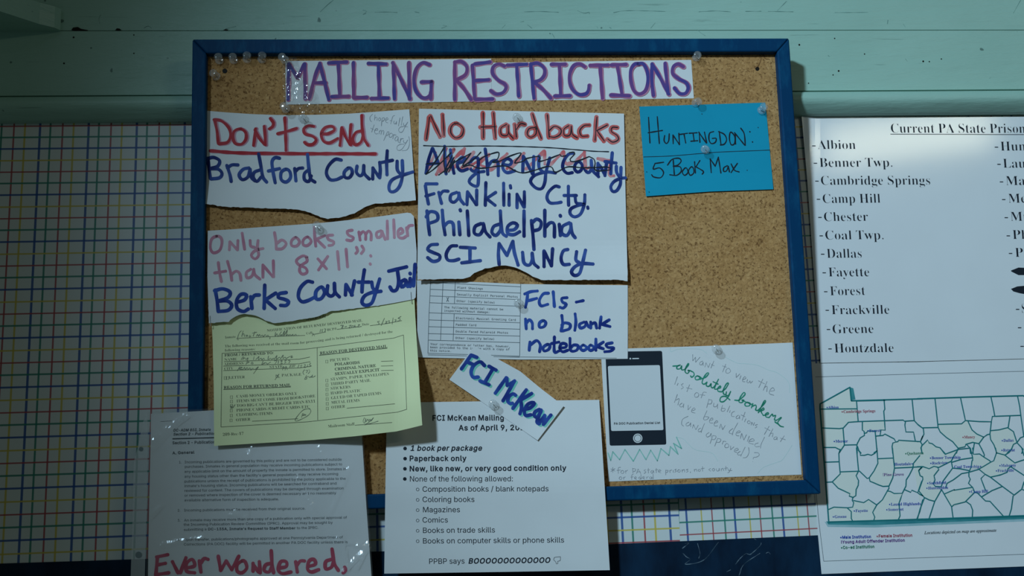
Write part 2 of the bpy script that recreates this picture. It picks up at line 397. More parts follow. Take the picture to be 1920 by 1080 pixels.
ALLEGHENY = [(AA, "280,75 220,250 170,500;285,75 340,200 375,320;190,350 380,325;490,40 495,250 515,510;590,100 610,300 650,500;710,330 800,300 845,250 790,230 720,300 715,400 780,460 880,430;"
  "1070,260 1000,235 930,320 930,420 1000,470 1060,400 1070,260;1070,260 1065,400 1070,600 1050,720 960,700 910,640 960,560 1060,490 1165,470;1185,85 1215,300 1230,520;1230,380 1310,290 1400,310 1410,540;"
  "1490,350 1600,360 1640,300 1570,250 1500,300 1490,420 1560,490 1690,460"),
 (AB, "10,210 0,480;20,220 90,360 165,510;190,215 180,500;280,210 280,400 350,480;465,240 400,480 380,650 330,760 240,760 150,680 140,610 220,530 400,480 560,495;"
  "860,155 780,180 700,300 690,420 760,500 850,490;960,300 900,350 890,430 940,480 1000,450 1020,360 960,300;1065,330 1065,430 1120,490 1170,440 1175,280;1175,280 1200,450 1300,560;"
  "1290,330 1290,540;1290,340 1340,400 1410,530;1440,300 1410,540;1535,150 1520,330 1510,510;1410,300 1600,325;1605,380 1610,480 1660,570;1685,400 1680,580 1670,700 1610,800 1540,810 1510,730 1570,640 1680,590 1760,580")]
RED_SCRIBBLE = [(AA, "330,150 200,440;520,80 520,80 350,520 350,520 650,90 650,90 420,480 420,480 830,80;830,80 800,180;560,460 990,140;990,140 770,420;820,440 1250,180;1250,180 1000,430;1300,440 1100,360;1270,450 1560,170;1560,170 1300,440;1560,420 1850,160;1850,160 1620,430"),
 (AB, "370,120 380,340;370,120 60,430;700,130 480,350;700,130 740,330 850,320;1060,140 920,290;1060,140 1080,400 1150,400;1290,250 1430,280 1500,300 1490,530 1560,545")]
BLACK_SCRIBBLE = [(AA, "170,515 330,300 490,50;490,50 480,350 520,500;170,515 280,450 450,300 600,150;390,530 600,380 680,300 940,160;940,160 800,370 1000,250 1110,140;480,480 620,200;520,490 650,230;560,480 660,280;190,340 420,330;"
  "790,400 930,360 1050,410 1200,410 1400,380 1560,385 1700,460 1830,495 1980,465 2160,410 2250,385 2330,400 2390,485 2570,400 2680,390 2830,405 3030,405 3280,395 3330,440 3120,460 3060,420 3070,330 3050,260 3000,230 2970,215 2860,260 2730,300 2650,295 2640,260 2720,170 2710,140 2630,150;"
  "1080,280 1180,210 1350,150 1420,150 1400,250 1310,310 1420,300 1600,210 1800,155 1700,300 1690,330 1850,290 1890,250 2100,210 2130,240 2100,300 2260,260 2470,180 2490,210 2570,200")]
FRANKLIN = [(NH, "125,675 215,675;120,690 130,760 145,840;125,775 190,755;230,745 240,790 252,835;240,765 265,735 305,735;375,745 330,765 325,810 355,825 390,790 395,750;395,750 405,800 435,840;"
  "465,740 460,845;465,740 535,845;540,725 540,845;615,665 610,850;695,745 620,795;620,795 690,850;760,670 762,850;805,760 805,850;815,690 818,708;870,760 870,870;870,760 925,865;930,740 930,865;"
  "1215,700 1180,695 1130,740 1115,790 1140,830 1190,832 1230,825;1290,695 1290,780 1292,850;1255,770 1355,770;1345,780 1355,830 1400,840;1425,765 1420,840 1390,920 1340,945 1305,920 1310,880 1360,855 1420,840;1448,865 1450,875")]
PH = (770, 390, 3.6)
PHILA = [(PH, "110,20 118,100 128,180;105,60 130,25 175,35 180,80 120,105;213,15 220,100 232,180;228,120 255,95 285,105 292,180;325,95 332,180;334,12 336,18;382,20 392,185;"
  "475,105 435,125 430,170 465,180 490,140 490,105;490,105 505,160 535,195;595,110 560,125 548,165 575,185 605,150 608,110;605,20 610,110 620,170 645,190;660,150 700,145 720,115 690,100 655,125 655,170 695,180 735,160;"
  "765,20 765,190;815,85 825,180 832,280;820,100 850,75 880,95 870,140 825,155;905,15 905,190;910,130 940,100 968,110 970,195;1003,110 1010,185;1009,50 1011,55;1070,100 1025,125 1020,170 1055,185 1080,140 1080,105;1080,105 1090,170 1110,200")]
MUNCY = [(PH, "180,245 135,250 115,280 150,300 195,320 190,350 150,360 115,335;310,255 270,260 240,310 250,350 290,355 325,345;335,265 435,270;400,270 400,365;345,370 470,355;597,240 592,310 597,380;"
  "597,240 650,320;650,320 690,225;690,225 700,300 725,385;755,300 765,370 800,385 820,350 820,305;820,305 830,370 860,400;900,290 900,395;900,290 950,390;958,275 950,390;1060,280 1030,290 1015,340 1030,380 1070,380;"
  "1120,295 1115,350 1140,370;1180,285 1160,370 1140,440 1105,455 1085,430 1110,395 1160,375 1230,378")]
FCIS = [(PH, "770,580 810,565 855,560;790,575 785,620 775,670;785,628 850,610;930,575 895,580 868,625 880,660 925,650;962,565 970,665;1055,605 1020,610 1025,635 1050,650 1030,675 1008,670;1118,635 1165,625;"
  "775,750 780,815;780,780 800,755 820,775 822,815;895,760 870,775 870,805 900,800 912,775 895,760;1020,725 1025,780 1015,830;1025,830 1070,815 1075,785 1040,775 1020,790;1110,715 1115,770 1108,825;"
  "1170,770 1140,785 1145,810 1175,800 1185,770;1185,770 1200,800 1215,805;1215,770 1215,810;1220,785 1245,775 1255,810;1285,735 1275,810;1340,755 1290,785;1290,785 1345,800;805,905 800,960;808,925 850,895 875,925 870,970;"
  "925,920 895,940 900,965 930,955 940,930 925,920;970,870 970,970 1000,965;950,915 1000,905;1005,945 1045,940 1050,920 1020,915 1005,945 1025,970 1060,960;1075,880 1080,960 1120,960 1130,930 1100,925 1085,940;"
  "1165,925 1145,945 1165,962 1190,945 1165,925;1215,925 1200,945 1215,962 1240,945 1215,925;1250,885 1250,960;1300,905 1255,935;1255,935 1300,950;1360,910 1320,920 1330,940 1370,945 1350,965 1310,970")]
MK = (700, 640, 4.174); ML = (900, 720, 9.0)
MCKEAN = [(MK, "765,108 690,215;765,108 810,125;730,160 780,180;870,190 835,160 785,190 765,240 780,280 820,280;905,195 960,225;935,215 870,325;835,310 905,340;1040,285 955,405;1045,288 1048,345;1048,345 1100,315;1105,310 1015,465"),
 (ML, "600,190 560,165 490,210 470,290 510,330 545,325;780,100 555,410;870,160 690,270;690,280 700,400 675,500;760,430 850,400 920,330 880,310 800,350 750,450 770,530 860,520;"
  "1000,430 930,470 915,530 960,560 1020,480 1030,440;1000,520 960,640 1000,670;990,670 1090,530;1090,530 1070,680;1070,680 1195,525")]
HD = (1160, 170, 4.695)
HUNT = [(HD, "263,235 275,460;340,230 358,465;260,370 385,350;405,395 400,440 420,465 440,440 445,380;478,390 480,465;478,390 535,475;530,375 535,475;540,385 605,375;575,382 590,460;620,375 690,370;655,375 665,445;635,445 695,440;"
  "710,370 715,455;705,365 770,460;755,365 775,460;835,360 800,375 795,430 815,465 850,455 858,420 825,420;885,360 900,470;880,360 930,385 950,430 930,470 895,478;985,365 975,420 990,475 1020,465 1020,400 985,365;"
  "1025,375 1030,470;1020,370 1110,480;1075,330 1105,380 1115,480;1154,360 1156,363;1177,450 1179,453;395,630 325,640;320,640 305,690 360,680 395,720 370,765 310,760 290,740;"
  "430,655 470,605 530,595 550,620 520,655 480,665;480,665 540,670 550,710 510,745 450,740;480,610 490,740;585,680 560,715 580,745 610,720 600,685 585,680;640,670 615,705 630,745 660,725 658,685 640,670;"
  "668,625 675,725;715,615 680,670;680,670 745,710 735,735;805,600 815,720;805,600 850,665;850,665 878,585;878,585 900,725;955,660 925,680 925,710 950,705 965,665;965,665 975,715;990,645 1020,700 1060,715;1045,640 1010,690 990,720")]
HUNT_LINE = [(HD, "220,583 450,575 700,555 900,540 1330,523")]
HUNT_DOTS = [(HD, "1227,323 1229,326;267,891 269,893;732,204 734,206;246,714 248,716;1130,700 1132,701")]
OB = (360, 380, 4.3636)
ONLY = [(OB, "200,275 160,300 150,370 175,410 225,390 245,330 235,285 200,275;310,320 305,385;310,320 370,385;375,310 372,385;410,250 430,380;475,310 480,355 510,365;540,310 535,370 545,430 515,460 485,430 520,390 580,375;"
  "675,245 685,310 690,380;690,335 735,305 770,335 740,375 695,380;850,285 815,310 815,350 855,355 880,320 850,285;945,280 910,305 910,345 945,350 975,315 945,280;1000,200 1005,290 1012,355;1085,270 1015,300;1020,300 1085,365;"
  "1150,265 1110,270 1115,300 1160,320 1150,345 1120,350;1310,225 1270,235 1280,265 1320,285 1305,310 1265,305;1365,240 1375,305;1370,265 1400,235 1420,260 1420,300;1420,260 1445,230 1465,255 1465,305;"
  "1545,230 1510,245 1515,285 1545,275 1555,235;1555,235 1580,300;1597,150 1600,295;1650,140 1655,285;1690,260 1725,240 1710,210 1685,235 1690,280 1725,290 1750,275;1755,205 1765,270;1760,220 1775,190 1805,185;"
  "215,490 225,570 240,645;185,575 275,560;290,480 315,570 325,635;320,590 360,560 390,580 400,635;480,545 445,570 450,615 490,600 505,545;505,545 515,590 555,625;580,510 580,610;580,510 660,605;665,475 668,605;"
  "940,445 905,435 855,470 870,505 930,535 940,570 905,585 880,560 890,515 940,480 935,445;1030,460 1100,540;1110,440 1035,550;1190,400 1203,545;1260,380 1272,525;1345,365 1355,395 1340,415;1390,355 1405,385 1385,415;1461,433 1463,437;1457,500 1459,504")]
BERKS = [(OB, "190,715 205,800 215,890;185,720 250,705 310,730 295,775 210,805;210,805 290,805 325,840 295,880 215,890;365,815 430,795 445,755 400,750 365,800 370,865 420,890 460,870;480,770 490,865;485,800 510,760 550,755;"
  "595,675 590,865;685,740 600,795;600,795 680,865;770,735 715,745 705,775 755,790 790,810 770,840 725,840;985,650 940,645 885,700 870,770 900,810 950,800 1000,775;1060,690 1015,725 1015,785 1055,785 1085,735 1060,690;"
  "1110,680 1105,740 1135,765 1165,740 1165,660;1165,660 1170,730 1205,770;1260,670 1255,755;1260,670 1310,755;1330,640 1305,755;1410,550 1395,650 1390,730;1360,650 1450,650;1470,650 1480,700 1510,725;"
  "1535,625 1500,740 1470,820 1420,840 1390,815 1410,765 1470,735 1545,725;1610,560 1755,525;1680,550 1690,640 1675,710 1640,720 1620,690;1740,630 1710,650 1715,690 1745,670 1750,635;1750,635 1765,685;1785,620 1785,685;1784,578 1786,582;1825,505 1812,680")]
EV = (230, 760, 3.376)
EVER = [(EV, "285,945 215,960;220,960 210,1072;220,1010 270,1000;208,1072 292,1060;315,990 350,1060;400,965 365,1060;405,1030 455,1015 440,975 405,1000 405,1050 455,1060;485,985 495,1055;490,1005 515,970 540,975;"
  "605,955 620,1045;620,1045 655,985;655,985 690,1040;690,1040 735,955;755,985 725,1010 725,1050 755,1060 785,1030 775,990 755,985;825,1000 825,1050;825,1005 860,1055;865,990 870,1060;"
  "940,1000 905,1010 895,1045 925,1055 945,1020;940,920 945,1000 955,1060;990,1030 1035,1020 1035,990 1000,990 985,1040 1010,1065 1065,1055;1095,990 1105,1055;1100,1015 1125,985 1150,985;"
  "1175,1020 1220,1005 1210,975 1180,985 1170,1035 1195,1055 1240,1040;1320,975 1285,990 1285,1035 1320,1025 1335,990;1325,910 1340,1000 1365,1045;1405,1025 1410,1045 1395,1060")]
QA = (1250, 650, 7.68); QB = (1250, 760, 7.68); QC = (1100, 630, 3.374)
PENCIL = [(QA, "375,110 375,205;375,205 415,150;415,150 415,225;415,225 480,150;520,205 480,225 475,255 505,260 525,220;525,220 525,275;565,230 550,295;565,230 600,300;625,235 600,300;680,205 635,310;640,255 685,275;"
  "850,250 805,365;800,275 860,295;890,310 855,335 855,375 890,380 920,350 890,310;1000,380 1000,445;1000,445 1055,390;1070,415 1050,470;1095,475 1140,455 1125,430 1095,465 1095,500 1130,505;1165,470 1155,510 1180,520 1200,490 1205,525 1240,495;"
  "1385,465 1325,590;1320,490 1410,535;1445,500 1390,630;1405,590 1445,570 1440,650;1490,640 1550,630 1530,590 1490,620 1480,675 1545,700;155,430 115,545;165,525 150,560;240,530 210,550 240,585 205,610;330,545 290,650;285,590 365,610;"
  "430,660 400,690 410,725 450,720 460,680 430,660;575,660 530,655 510,700 495,740;480,690 550,700;610,750 575,880;605,765 650,770 640,820 595,825;680,810 675,860 715,860 735,820;735,820 730,890;805,840 785,920 830,925 840,890 795,890;"
  "910,850 870,940;915,915 905,950;980,930 940,950 935,1000 975,1005;1035,985 1000,1010 1005,1035 1040,1025 1050,990;1050,990 1050,1040;1130,940 1085,1060;1070,980 1130,1010;155,685 110,805;130,770 180,750 160,840;"
  "225,810 190,835 195,865 230,860 245,820;245,820 240,880;310,840 305,910;305,910 350,860;370,920 410,905 395,880 365,905 360,940 410,955"),
 (QB, "1140,190 1120,240;1180,220 1160,245 1185,265 1205,240 1180,220;1225,240 1215,285;1225,240 1250,290;1265,245 1250,290;1310,275 1275,285 1300,310 1270,325;1475,300 1405,420;1410,320 1490,365;1530,335 1470,450;1490,410 1530,400 1520,455;"
  "1580,450 1545,465 1545,490 1580,485 1590,455;1590,455 1590,500;1695,435 1635,525;1635,470 1710,495;580,75 530,195 575,205 605,170 550,160;620,220 665,205 655,180 620,210 620,250 665,255;685,260 735,240 720,220 685,255 690,295 735,295;"
  "780,265 760,330;780,265 805,350;845,285 805,350;955,330 905,370 905,400 950,410;1025,250 960,370 945,430;1010,400 1060,385 1045,365 1005,390 1000,430 1045,440;1080,400 1060,480;1080,400 1110,500;1150,420 1110,500;1190,440 1160,520;"
  "1190,520 1260,510 1240,480 1195,500 1185,540 1250,560;1320,540 1270,560 1280,595 1340,590;1410,455 1360,560 1350,620;310,155 230,200 215,270 245,300;320,240 280,265 285,295 325,285 345,250;345,250 345,310;385,275 370,330;385,275 420,350;455,285 420,350;"
  "490,325 455,350 460,380 500,370;545,260 510,340 495,395;610,390 570,420 580,455 620,440 640,400;640,400 640,460;665,430 625,550;665,435 710,445 690,490 645,490;735,470 690,590;735,475 780,490 760,530 715,530;815,510 800,560;810,530 830,515 855,525;"
  "860,550 835,585 850,610 890,600 890,565 860,550;920,580 920,640;920,640 970,595;985,650 1030,640 1015,615 980,635 975,665 1010,675;1060,660 1020,690 1030,715 1075,710;1130,600 1085,690 1065,735;1180,605 1185,680 1150,745 1095,755;"
  "1260,680 1320,685 1330,720 1290,745 1250,750 1245,775;1240,808 1240,812"),
 (QC, "165,830 165,865;152,840 180,855;180,838 152,858;215,830 200,835 200,870;190,850 215,847;225,850 215,862 228,870 236,858 225,850;245,850 247,870;247,856 260,848;290,835 293,870;290,838 310,842 305,855 293,856;325,840 315,870;325,840 342,870;318,860 340,858;"
  "375,845 362,850 375,860 362,870;390,835 390,868;382,848 400,846;415,848 405,860 415,868 422,850 425,868;440,835 440,866;432,848 450,845;455,858 470,852 460,846 453,858 470,866;500,845 500,880;500,850 515,850 510,862 500,864;525,848 527,865;527,852 538,846;547,848 548,864;"
  "568,842 557,846 568,854 556,862;582,845 575,856 587,862 592,850 582,845;603,845 604,862;604,850 618,845 620,862;642,842 630,846 642,854 630,862;657,858 655,866;680,842 682,858;682,847 695,842 697,858;710,843 705,853 715,857 720,847 710,843;732,825 733,856;722,840 745,836;"
  "785,838 772,845 785,855;800,838 793,848 803,854 810,843 800,838;820,838 822,852 835,852 838,836 840,854;850,838 852,854;852,843 862,836 866,852;880,822 880,850;870,838 892,834;893,838 897,850;912,835 900,862 890,864;897,852 920,850;"
  "212,890 205,902 217,908 223,896 212,890;233,892 234,908;234,897 245,890;295,875 285,880 285,908;278,893 296,890;303,900 316,895 308,889 302,900 316,907;338,890 328,898 338,906 343,895;343,875 345,906;355,898 367,893 358,888 353,898 368,905;378,890 380,905;380,895 391,888;"
  "405,888 397,898 407,904 412,890 414,905;420,872 421,905")]
BONKERS = [(QA, "90,280 150,275 200,262 150,285 150,320 195,315 215,275 215,330 260,325 315,260 310,240 280,290 265,360 300,385 325,350 300,340 345,345;345,350 385,370 395,410 360,440 345,420;440,420 410,440 420,475 465,470 480,435 440,420 500,450;"
  "480,470 560,440 605,385 580,380 530,450 510,520 540,540 580,510;580,510 570,560 610,570 640,530 640,580 670,590 710,540;745,470 700,560 690,610 720,610;670,505 740,540;720,610 775,590 770,565 735,600 740,640 790,650;790,650 850,600 890,530 865,530 815,620 820,680 850,690;"
  "860,650 855,700 890,700 920,645;920,645 880,730 820,790 770,785 780,730 840,715 910,765;980,770 1040,770 1100,720 1130,680 1110,660 1070,710 1040,790 1080,805 1110,770 1080,770 1130,790;1150,800 1125,825 1140,855 1190,850 1200,815 1150,800 1220,830;"
  "1240,820 1220,880;1230,860 1280,840 1290,870 1280,910 1310,920;1310,920 1380,850 1425,790 1410,775 1370,850 1320,950;1340,930 1390,880 1400,905 1360,930 1390,990;1390,990 1460,975 1460,950 1425,970 1430,1010 1475,1020;1475,1020 1520,970 1530,1000 1570,990 1550,1050 1580,1060"),
 (QB, "1580,215 1650,175 1600,240 1610,270 1560,240;1560,235 1600,265 1640,300 1680,310")]
SQUIGGLE = [(QC, "135,740 135,740 152,788 152,788 165,732 165,732 208,782 208,782 242,718 242,718 295,792 295,792 335,718 335,718 375,782 375,782 405,722 405,722 447,790 447,790 470,712 470,712 520,755 520,755 530,700 530,700 578,748 578,748 550,680 550,680 600,712 600,712 568,640")]
BUBBLE = [(QC, "530,70 532,100 570,85 640,80 720,85 760,110;870,130 950,170 1010,175 1080,185 1150,215 1210,235 1275,290 1285,360;568,640 610,650 640,680 690,720 790,740 830,790;1080,870 1120,830 1200,800 1240,780 1300,690")]
YA = (400, 580, 7.715); YB = (590, 580, 7.715); YC = (400, 700, 7.715); YD = (590, 700, 7.715)
FORM_PEN = [(YA, "405,310 375,340 345,435 370,435;430,310 410,395;415,370 440,350 450,395;470,365 475,395 490,370 500,395;530,370 520,400 545,385;600,320 575,390;560,345 630,330;620,390 640,360 650,390 670,360 680,390 710,370 720,395 750,365 770,390 790,370 800,395;820,400 815,430;"
  "900,330 890,395 920,350 930,395 985,320;960,390 985,360 990,385 1030,310 1015,385 1070,300 1050,385 1080,360 1085,385 1110,360 1120,385 1150,360 1160,385 1190,360 1210,380 1240,375;400,730 430,685 440,705 420,725 455,700 470,725 500,700 490,740;590,680 580,730;"
  "610,730 640,700 660,680 650,730 690,705 700,730 730,705 740,730;800,670 790,725 830,705 840,725 870,705 880,720 920,665 910,720 960,690 970,715 1010,660 1005,710 1040,690 1050,710 1090,690 1140,670 1120,700 1150,690;"
  "490,750 470,800;485,755 520,760 480,780;560,760 545,785 575,785 560,760;720,745 700,800 740,770 720,790 760,770 780,790 830,760;880,745 920,740 890,790;945,740 935,785;970,740 1000,745 975,760 1000,780 970,785;1060,735 1030,745 1050,765 1025,780;1080,740 1110,740 1090,780;"
  "380,830 345,890;380,835 420,840 370,860 430,865 450,835 460,870 490,840 500,870 530,845 540,880 570,850 600,870 650,830 610,890 580,930;1010,820 1000,880;1010,825 1030,840 1005,850;1050,820 1035,880;1050,820 1070,875;1240,800 1220,845;1285,805 1260,815 1275,830 1255,845;"
  "1310,800 1335,800 1310,840 1340,835;1365,795 1355,835;1390,775 1410,780 1385,800 1415,815 1380,830;1320,870 1295,910 1310,945;1380,865 1395,900 1370,930;1335,885 1365,880 1345,920;1350,950 1320,1010 1355,1000 1340,985 1380,970 1390,990 1410,970 1415,985 1435,945 1430,985 1475,960 1460,975;"
  "905,945 960,990;950,935 890,1020;1440,340 1430,385;1440,345 1465,385;1500,355 1530,345"),
 (YB, "85,285 75,330;120,285 100,300 115,310 100,325;135,285 160,283 145,325;370,235 405,230 385,275;415,225 400,275;430,255 465,245;495,235 530,230 490,270 530,265;545,235 535,260 560,262 565,238 545,235;585,225 570,255 590,260 600,245 575,248;625,225 655,220 615,255 680,245;"
  "940,170 905,180 930,195 920,220 895,220;1010,125 960,235;1020,175 1050,175 1020,205 1050,200;1060,165 1085,165 1070,180 1090,195 1060,200;1135,120 1120,215;1155,150 1180,150 1160,180 1190,175;1250,100 1205,130 1235,135 1225,165 1200,165"),
 (YC, "245,460 270,505 315,450;280,455 250,510;1400,510 1300,530 1200,640 1190,690 1280,660 1380,600 1410,540 1380,505;1290,580 1275,640;1290,580 1310,590 1290,610 1340,600 1310,590"),
 (YD, "720,640 700,690 720,720 740,650 740,700 770,660 780,695 800,660 810,690 850,640 780,710 720,745 820,720 920,690")]
YF = (380, 560, 3.857)
FORM_LINES = [(YF, "245,287 500,274 740,265;795,260 890,240;970,222 1150,200;1210,195 1330,180 1440,158;155,455 450,446 700,437 775,422;150,487 450,478 700,470 778,455;150,520 450,509 700,500 785,488;"
  "140,395 440,380 740,365 1060,324 1380,285 1452,262;1452,262 1466,540 1475,800;132,928 450,909 760,890 1100,853 1410,820 1475,800;140,395 136,660 132,928;828,352 830,615 832,878;"
  "357,886 520,877 690,868;1290,453 1377,450;1290,487 1377,484;1290,520 1380,517;1042,792 1210,777 1390,760;1100,915 1240,905 1370,895")]
FORM_UNDER = [(YF, "150,657 400,648 637,638;842,410 1080,384 1335,358")]
FORM_BRACKETS = [(YF, ";".join("%d,%d %d,%d;%d,%d %d,%d;%d,%d %d,%d;%d,%d %d,%d;%d,%d %d,%d;%d,%d %d,%d" % (
   x, y, x, y - 20, x, y - 20, x + 5, y - 20, x, y, x + 5, y, x + 15, y, x + 15, y - 21, x + 10, y - 20, x + 15, y - 21, x + 10, y, x + 15, y)
   for x, y in ((200, 722), (200, 754), (200, 785), (199, 820), (199, 855), (197, 890), (890, 465), (890, 602), (891, 635), (891, 668), (891, 702), (892, 736), (893, 770), (893, 805), (155, 584), (172, 583), (530, 572))))]
C7A = (780, 515, 6.75)
TABLE = [(C7A, "185,80 165,480 150,995;342,85 328,400 310,830;497,90 486,370;482,490 470,832;1325,118 1318,520 1312,1030;185,98 1325,153;183,185 1322,233;180,268 1320,316;175,355 1320,400;168,482 1318,524;165,572 1316,608;162,658 1315,690;158,745 1313,777;152,828 1312,860;150,995 1312,1030;150,1015 1310,1045")]
TABLE_X = [(C7A, "390,288 412,340;412,288 388,340")]
MA = (1530, 710, 7.715); MB_ = (1720, 710, 7.715); MC = (1530, 840, 7.715); MD = (1720, 840, 7.715)
MAP_EDGE = [(MA, "490,125 60,365 60,365 60,440 105,1010 105,1010 185,2085 185,2085;490,125 510,320 510,320 1540,290;590,320 1000,310"), (MB_, "0,290 770,265 1530,245 1560,265"), (MC, "185,1070 1540,1030"), (MD, "0,1040 1540,985")]
MAP_LINES = [(MA, "60,440 590,435;585,320 610,620;985,310 995,440 980,470 990,600 1000,745 940,740 925,825 860,830;1390,300 1420,605;1420,605 1480,670 1543,715;85,712 340,722 395,712 470,630 610,620 1260,598 1280,615 1420,605;390,715 410,960;410,960 590,955;410,960 330,1080;"
  "670,625 670,745 695,760 700,820 640,855 600,930 590,960 595,1075;700,790 735,780 745,755 860,760;855,760 885,1080;860,830 970,820 995,800 1130,870 1155,915 1110,930 1100,980 1110,1080;1155,915 1185,910 1195,890 1510,910 1535,950 1520,1000 1530,1050;1295,615 1285,670 1300,770 1410,772 1435,895;1543,830 1510,910;105,995 280,995 350,1030;600,980 620,1040 650,1075;840,1070 880,1045"),
 (MB_, "0,655 70,710 300,705;255,290 300,705;300,705 330,770 420,850 510,910 590,1005;85,710 95,800 45,910;0,910 40,910 75,960 50,1000 70,1080;75,960 150,885 170,930 215,940 270,985 330,1000 390,1080;450,1075 590,1025;305,660 640,652 695,605 625,280;695,605 900,620 1070,622 1085,545 1490,530;1065,265 1100,430 1120,540;1450,255 1480,400 1500,560 1540,830;730,610 790,740 860,800 960,845 1010,810 1045,802;1070,622 1050,800 1060,880 1110,960 1150,1080;1055,752 1180,740 1305,708;1340,535 1315,700;1305,708 1390,765 1440,920;1543,835 1490,855 1440,925 1390,950 1365,1010;1440,925 1530,1020 1510,1080;"
  "960,845 890,940;890,940 800,920 700,950 690,985 590,1005 565,1075;710,950 760,1000 770,1080;825,930 800,1075;890,940 960,1075;1300,1075 1365,1020"),
 (MC, "350,20 330,80 335,200 350,375 235,490 235,490 145,495;120,205 330,198;350,345 620,335;585,0 615,330;615,330 580,400 615,470 610,540 580,600 575,690 530,715 525,760;235,490 320,580 490,660 480,695 540,715;610,30 640,70 640,105 700,105 750,90 800,105 850,75 880,40;880,0 895,220 840,330 770,430 740,440 630,335;900,155 1105,145;1105,0 1135,290 1110,430 1055,550;770,430 780,480 830,500 910,535 970,555 1050,550;1135,290 1543,270;1500,110 1410,220 1400,290 1350,390 1305,460 1300,550 1275,600 1250,650;1050,550 1055,580 960,750 880,820 820,930 850,1000 835,1050;1030,620 1080,630 1130,658 1250,655 1200,800 1215,980 1190,1040;1275,600 1370,640 1385,610 1470,645 1530,480;1485,330 1505,400 1543,420;1543,270 1485,330;1470,645 1500,670 1543,690;1543,750 1500,920 1460,1025;"
  "180,890 260,855 460,865 530,855 545,790 525,760;545,760 690,790 760,745 880,825;455,870 510,920 510,1020 535,1065"),
 (MD, "0,270 80,268 170,300 240,265 310,280 490,190;60,280 20,320 40,400 75,415 80,450 20,620;20,620 100,715 170,750 250,770;290,275 310,310 240,400 255,460 230,520 260,555 340,560;350,600 250,775 170,1020;100,725 40,880 5,1010;490,190 510,290 370,480 345,560;510,290 620,300 745,325;410,570 430,510 520,460 640,370 745,350 880,310 960,265 1060,205 1105,185 1145,70;500,205 630,165 800,140;490,190 530,110 590,20 760,0;400,90 590,20;330,0 410,90;800,0 810,90 900,85 960,130 1050,185 1060,205;925,0 970,100 960,130;765,0 800,140 800,180;790,185 780,270 745,350 745,410 765,450 740,510 800,570 830,640;390,665 540,600 530,610 790,570;350,600 395,680 495,850 515,1000;495,850 530,820 690,780 830,640;700,770 770,820 800,900 795,1000;830,640 870,650 985,765 1050,770 1240,980;930,705 1080,615 1230,555;890,305 980,380 920,440 985,610;980,380 1055,420 1230,555 1400,680 1385,690 1360,880 1330,975;1060,420 1200,390 1300,350 1310,300 1360,260;1360,275 1543,395;1145,70 1260,100 1410,215 1480,190 1543,170;1270,100 1330,60 1370,0;1130,0 1145,70;1400,680 1510,595 1543,610;1510,595 1543,490;1510,0 1543,110")]
SHADED = [(MA, "490,130 60,370 60,440 105,995 280,995 350,1030 410,960 390,715 470,630 610,620 585,435 585,320 510,320"), (MA, "670,625 670,745 740,780 860,760 1000,745 990,605"), (MA, "1110,930 1195,890 1510,910 1535,950 1520,1050 1500,1800 1410,1230 1400,1290 1135,1290 1105,1000"),
 (MB_, "305,660 640,652 695,605 735,610 790,740 960,845 890,940 800,920 700,950 690,985 590,1005 510,910 420,850 330,770"), (MB_, "1055,752 1305,708 1390,765 1440,920 1365,1010 1300,1080 1260,1100 1145,1075 1060,880"), (MB_, "75,960 150,885 215,940 330,1000 410,1090 590,1025 490,1190 310,1280 170,1300 0,1270 -120,1260 0,1110 60,1080"),
 (MC, "235,490 350,345 620,335 580,400 610,540 575,690 530,715 320,580"), (MC, "900,155 1105,145 1135,290 1110,430 1055,550 970,555 780,480 770,430 895,220"), (MC, "180,890 260,855 460,865 510,920 535,1065 185,1070"), (MC, "545,760 690,790 760,745 880,820 820,930 850,1000 835,1050 535,1060 510,920 455,870 530,855"), (MC, "1030,620 1130,658 1250,655 1200,800 1215,980 1190,1040 835,1050 850,1000 820,930 960,750"),
 (MD, "60,280 170,300 240,265 310,310 240,400 230,520 345,560 350,600 250,775 100,715 20,620 80,450 20,320"), (MD, "390,665 540,600 790,570 830,640 690,780 495,850"), (MD, "1145,70 1260,100 1410,215 1310,300 1300,350 1060,420 890,305 1105,185"), (MD, "810,90 960,130 1060,205 960,265 745,325 780,270 800,140")]
CHALK = [((1120, 900, 4.364), "695,560 750,515 720,520;700,600 730,630 760,650 720,690 870,655 990,510;820,520 840,600 830,640;1130,690 1170,640 1220,600 1250,610 1330,540 1340,515;1160,780 1200,690 1330,600;1380,600 1400,590 1415,605;1060,750 1090,735;1285,480 1300,490")]
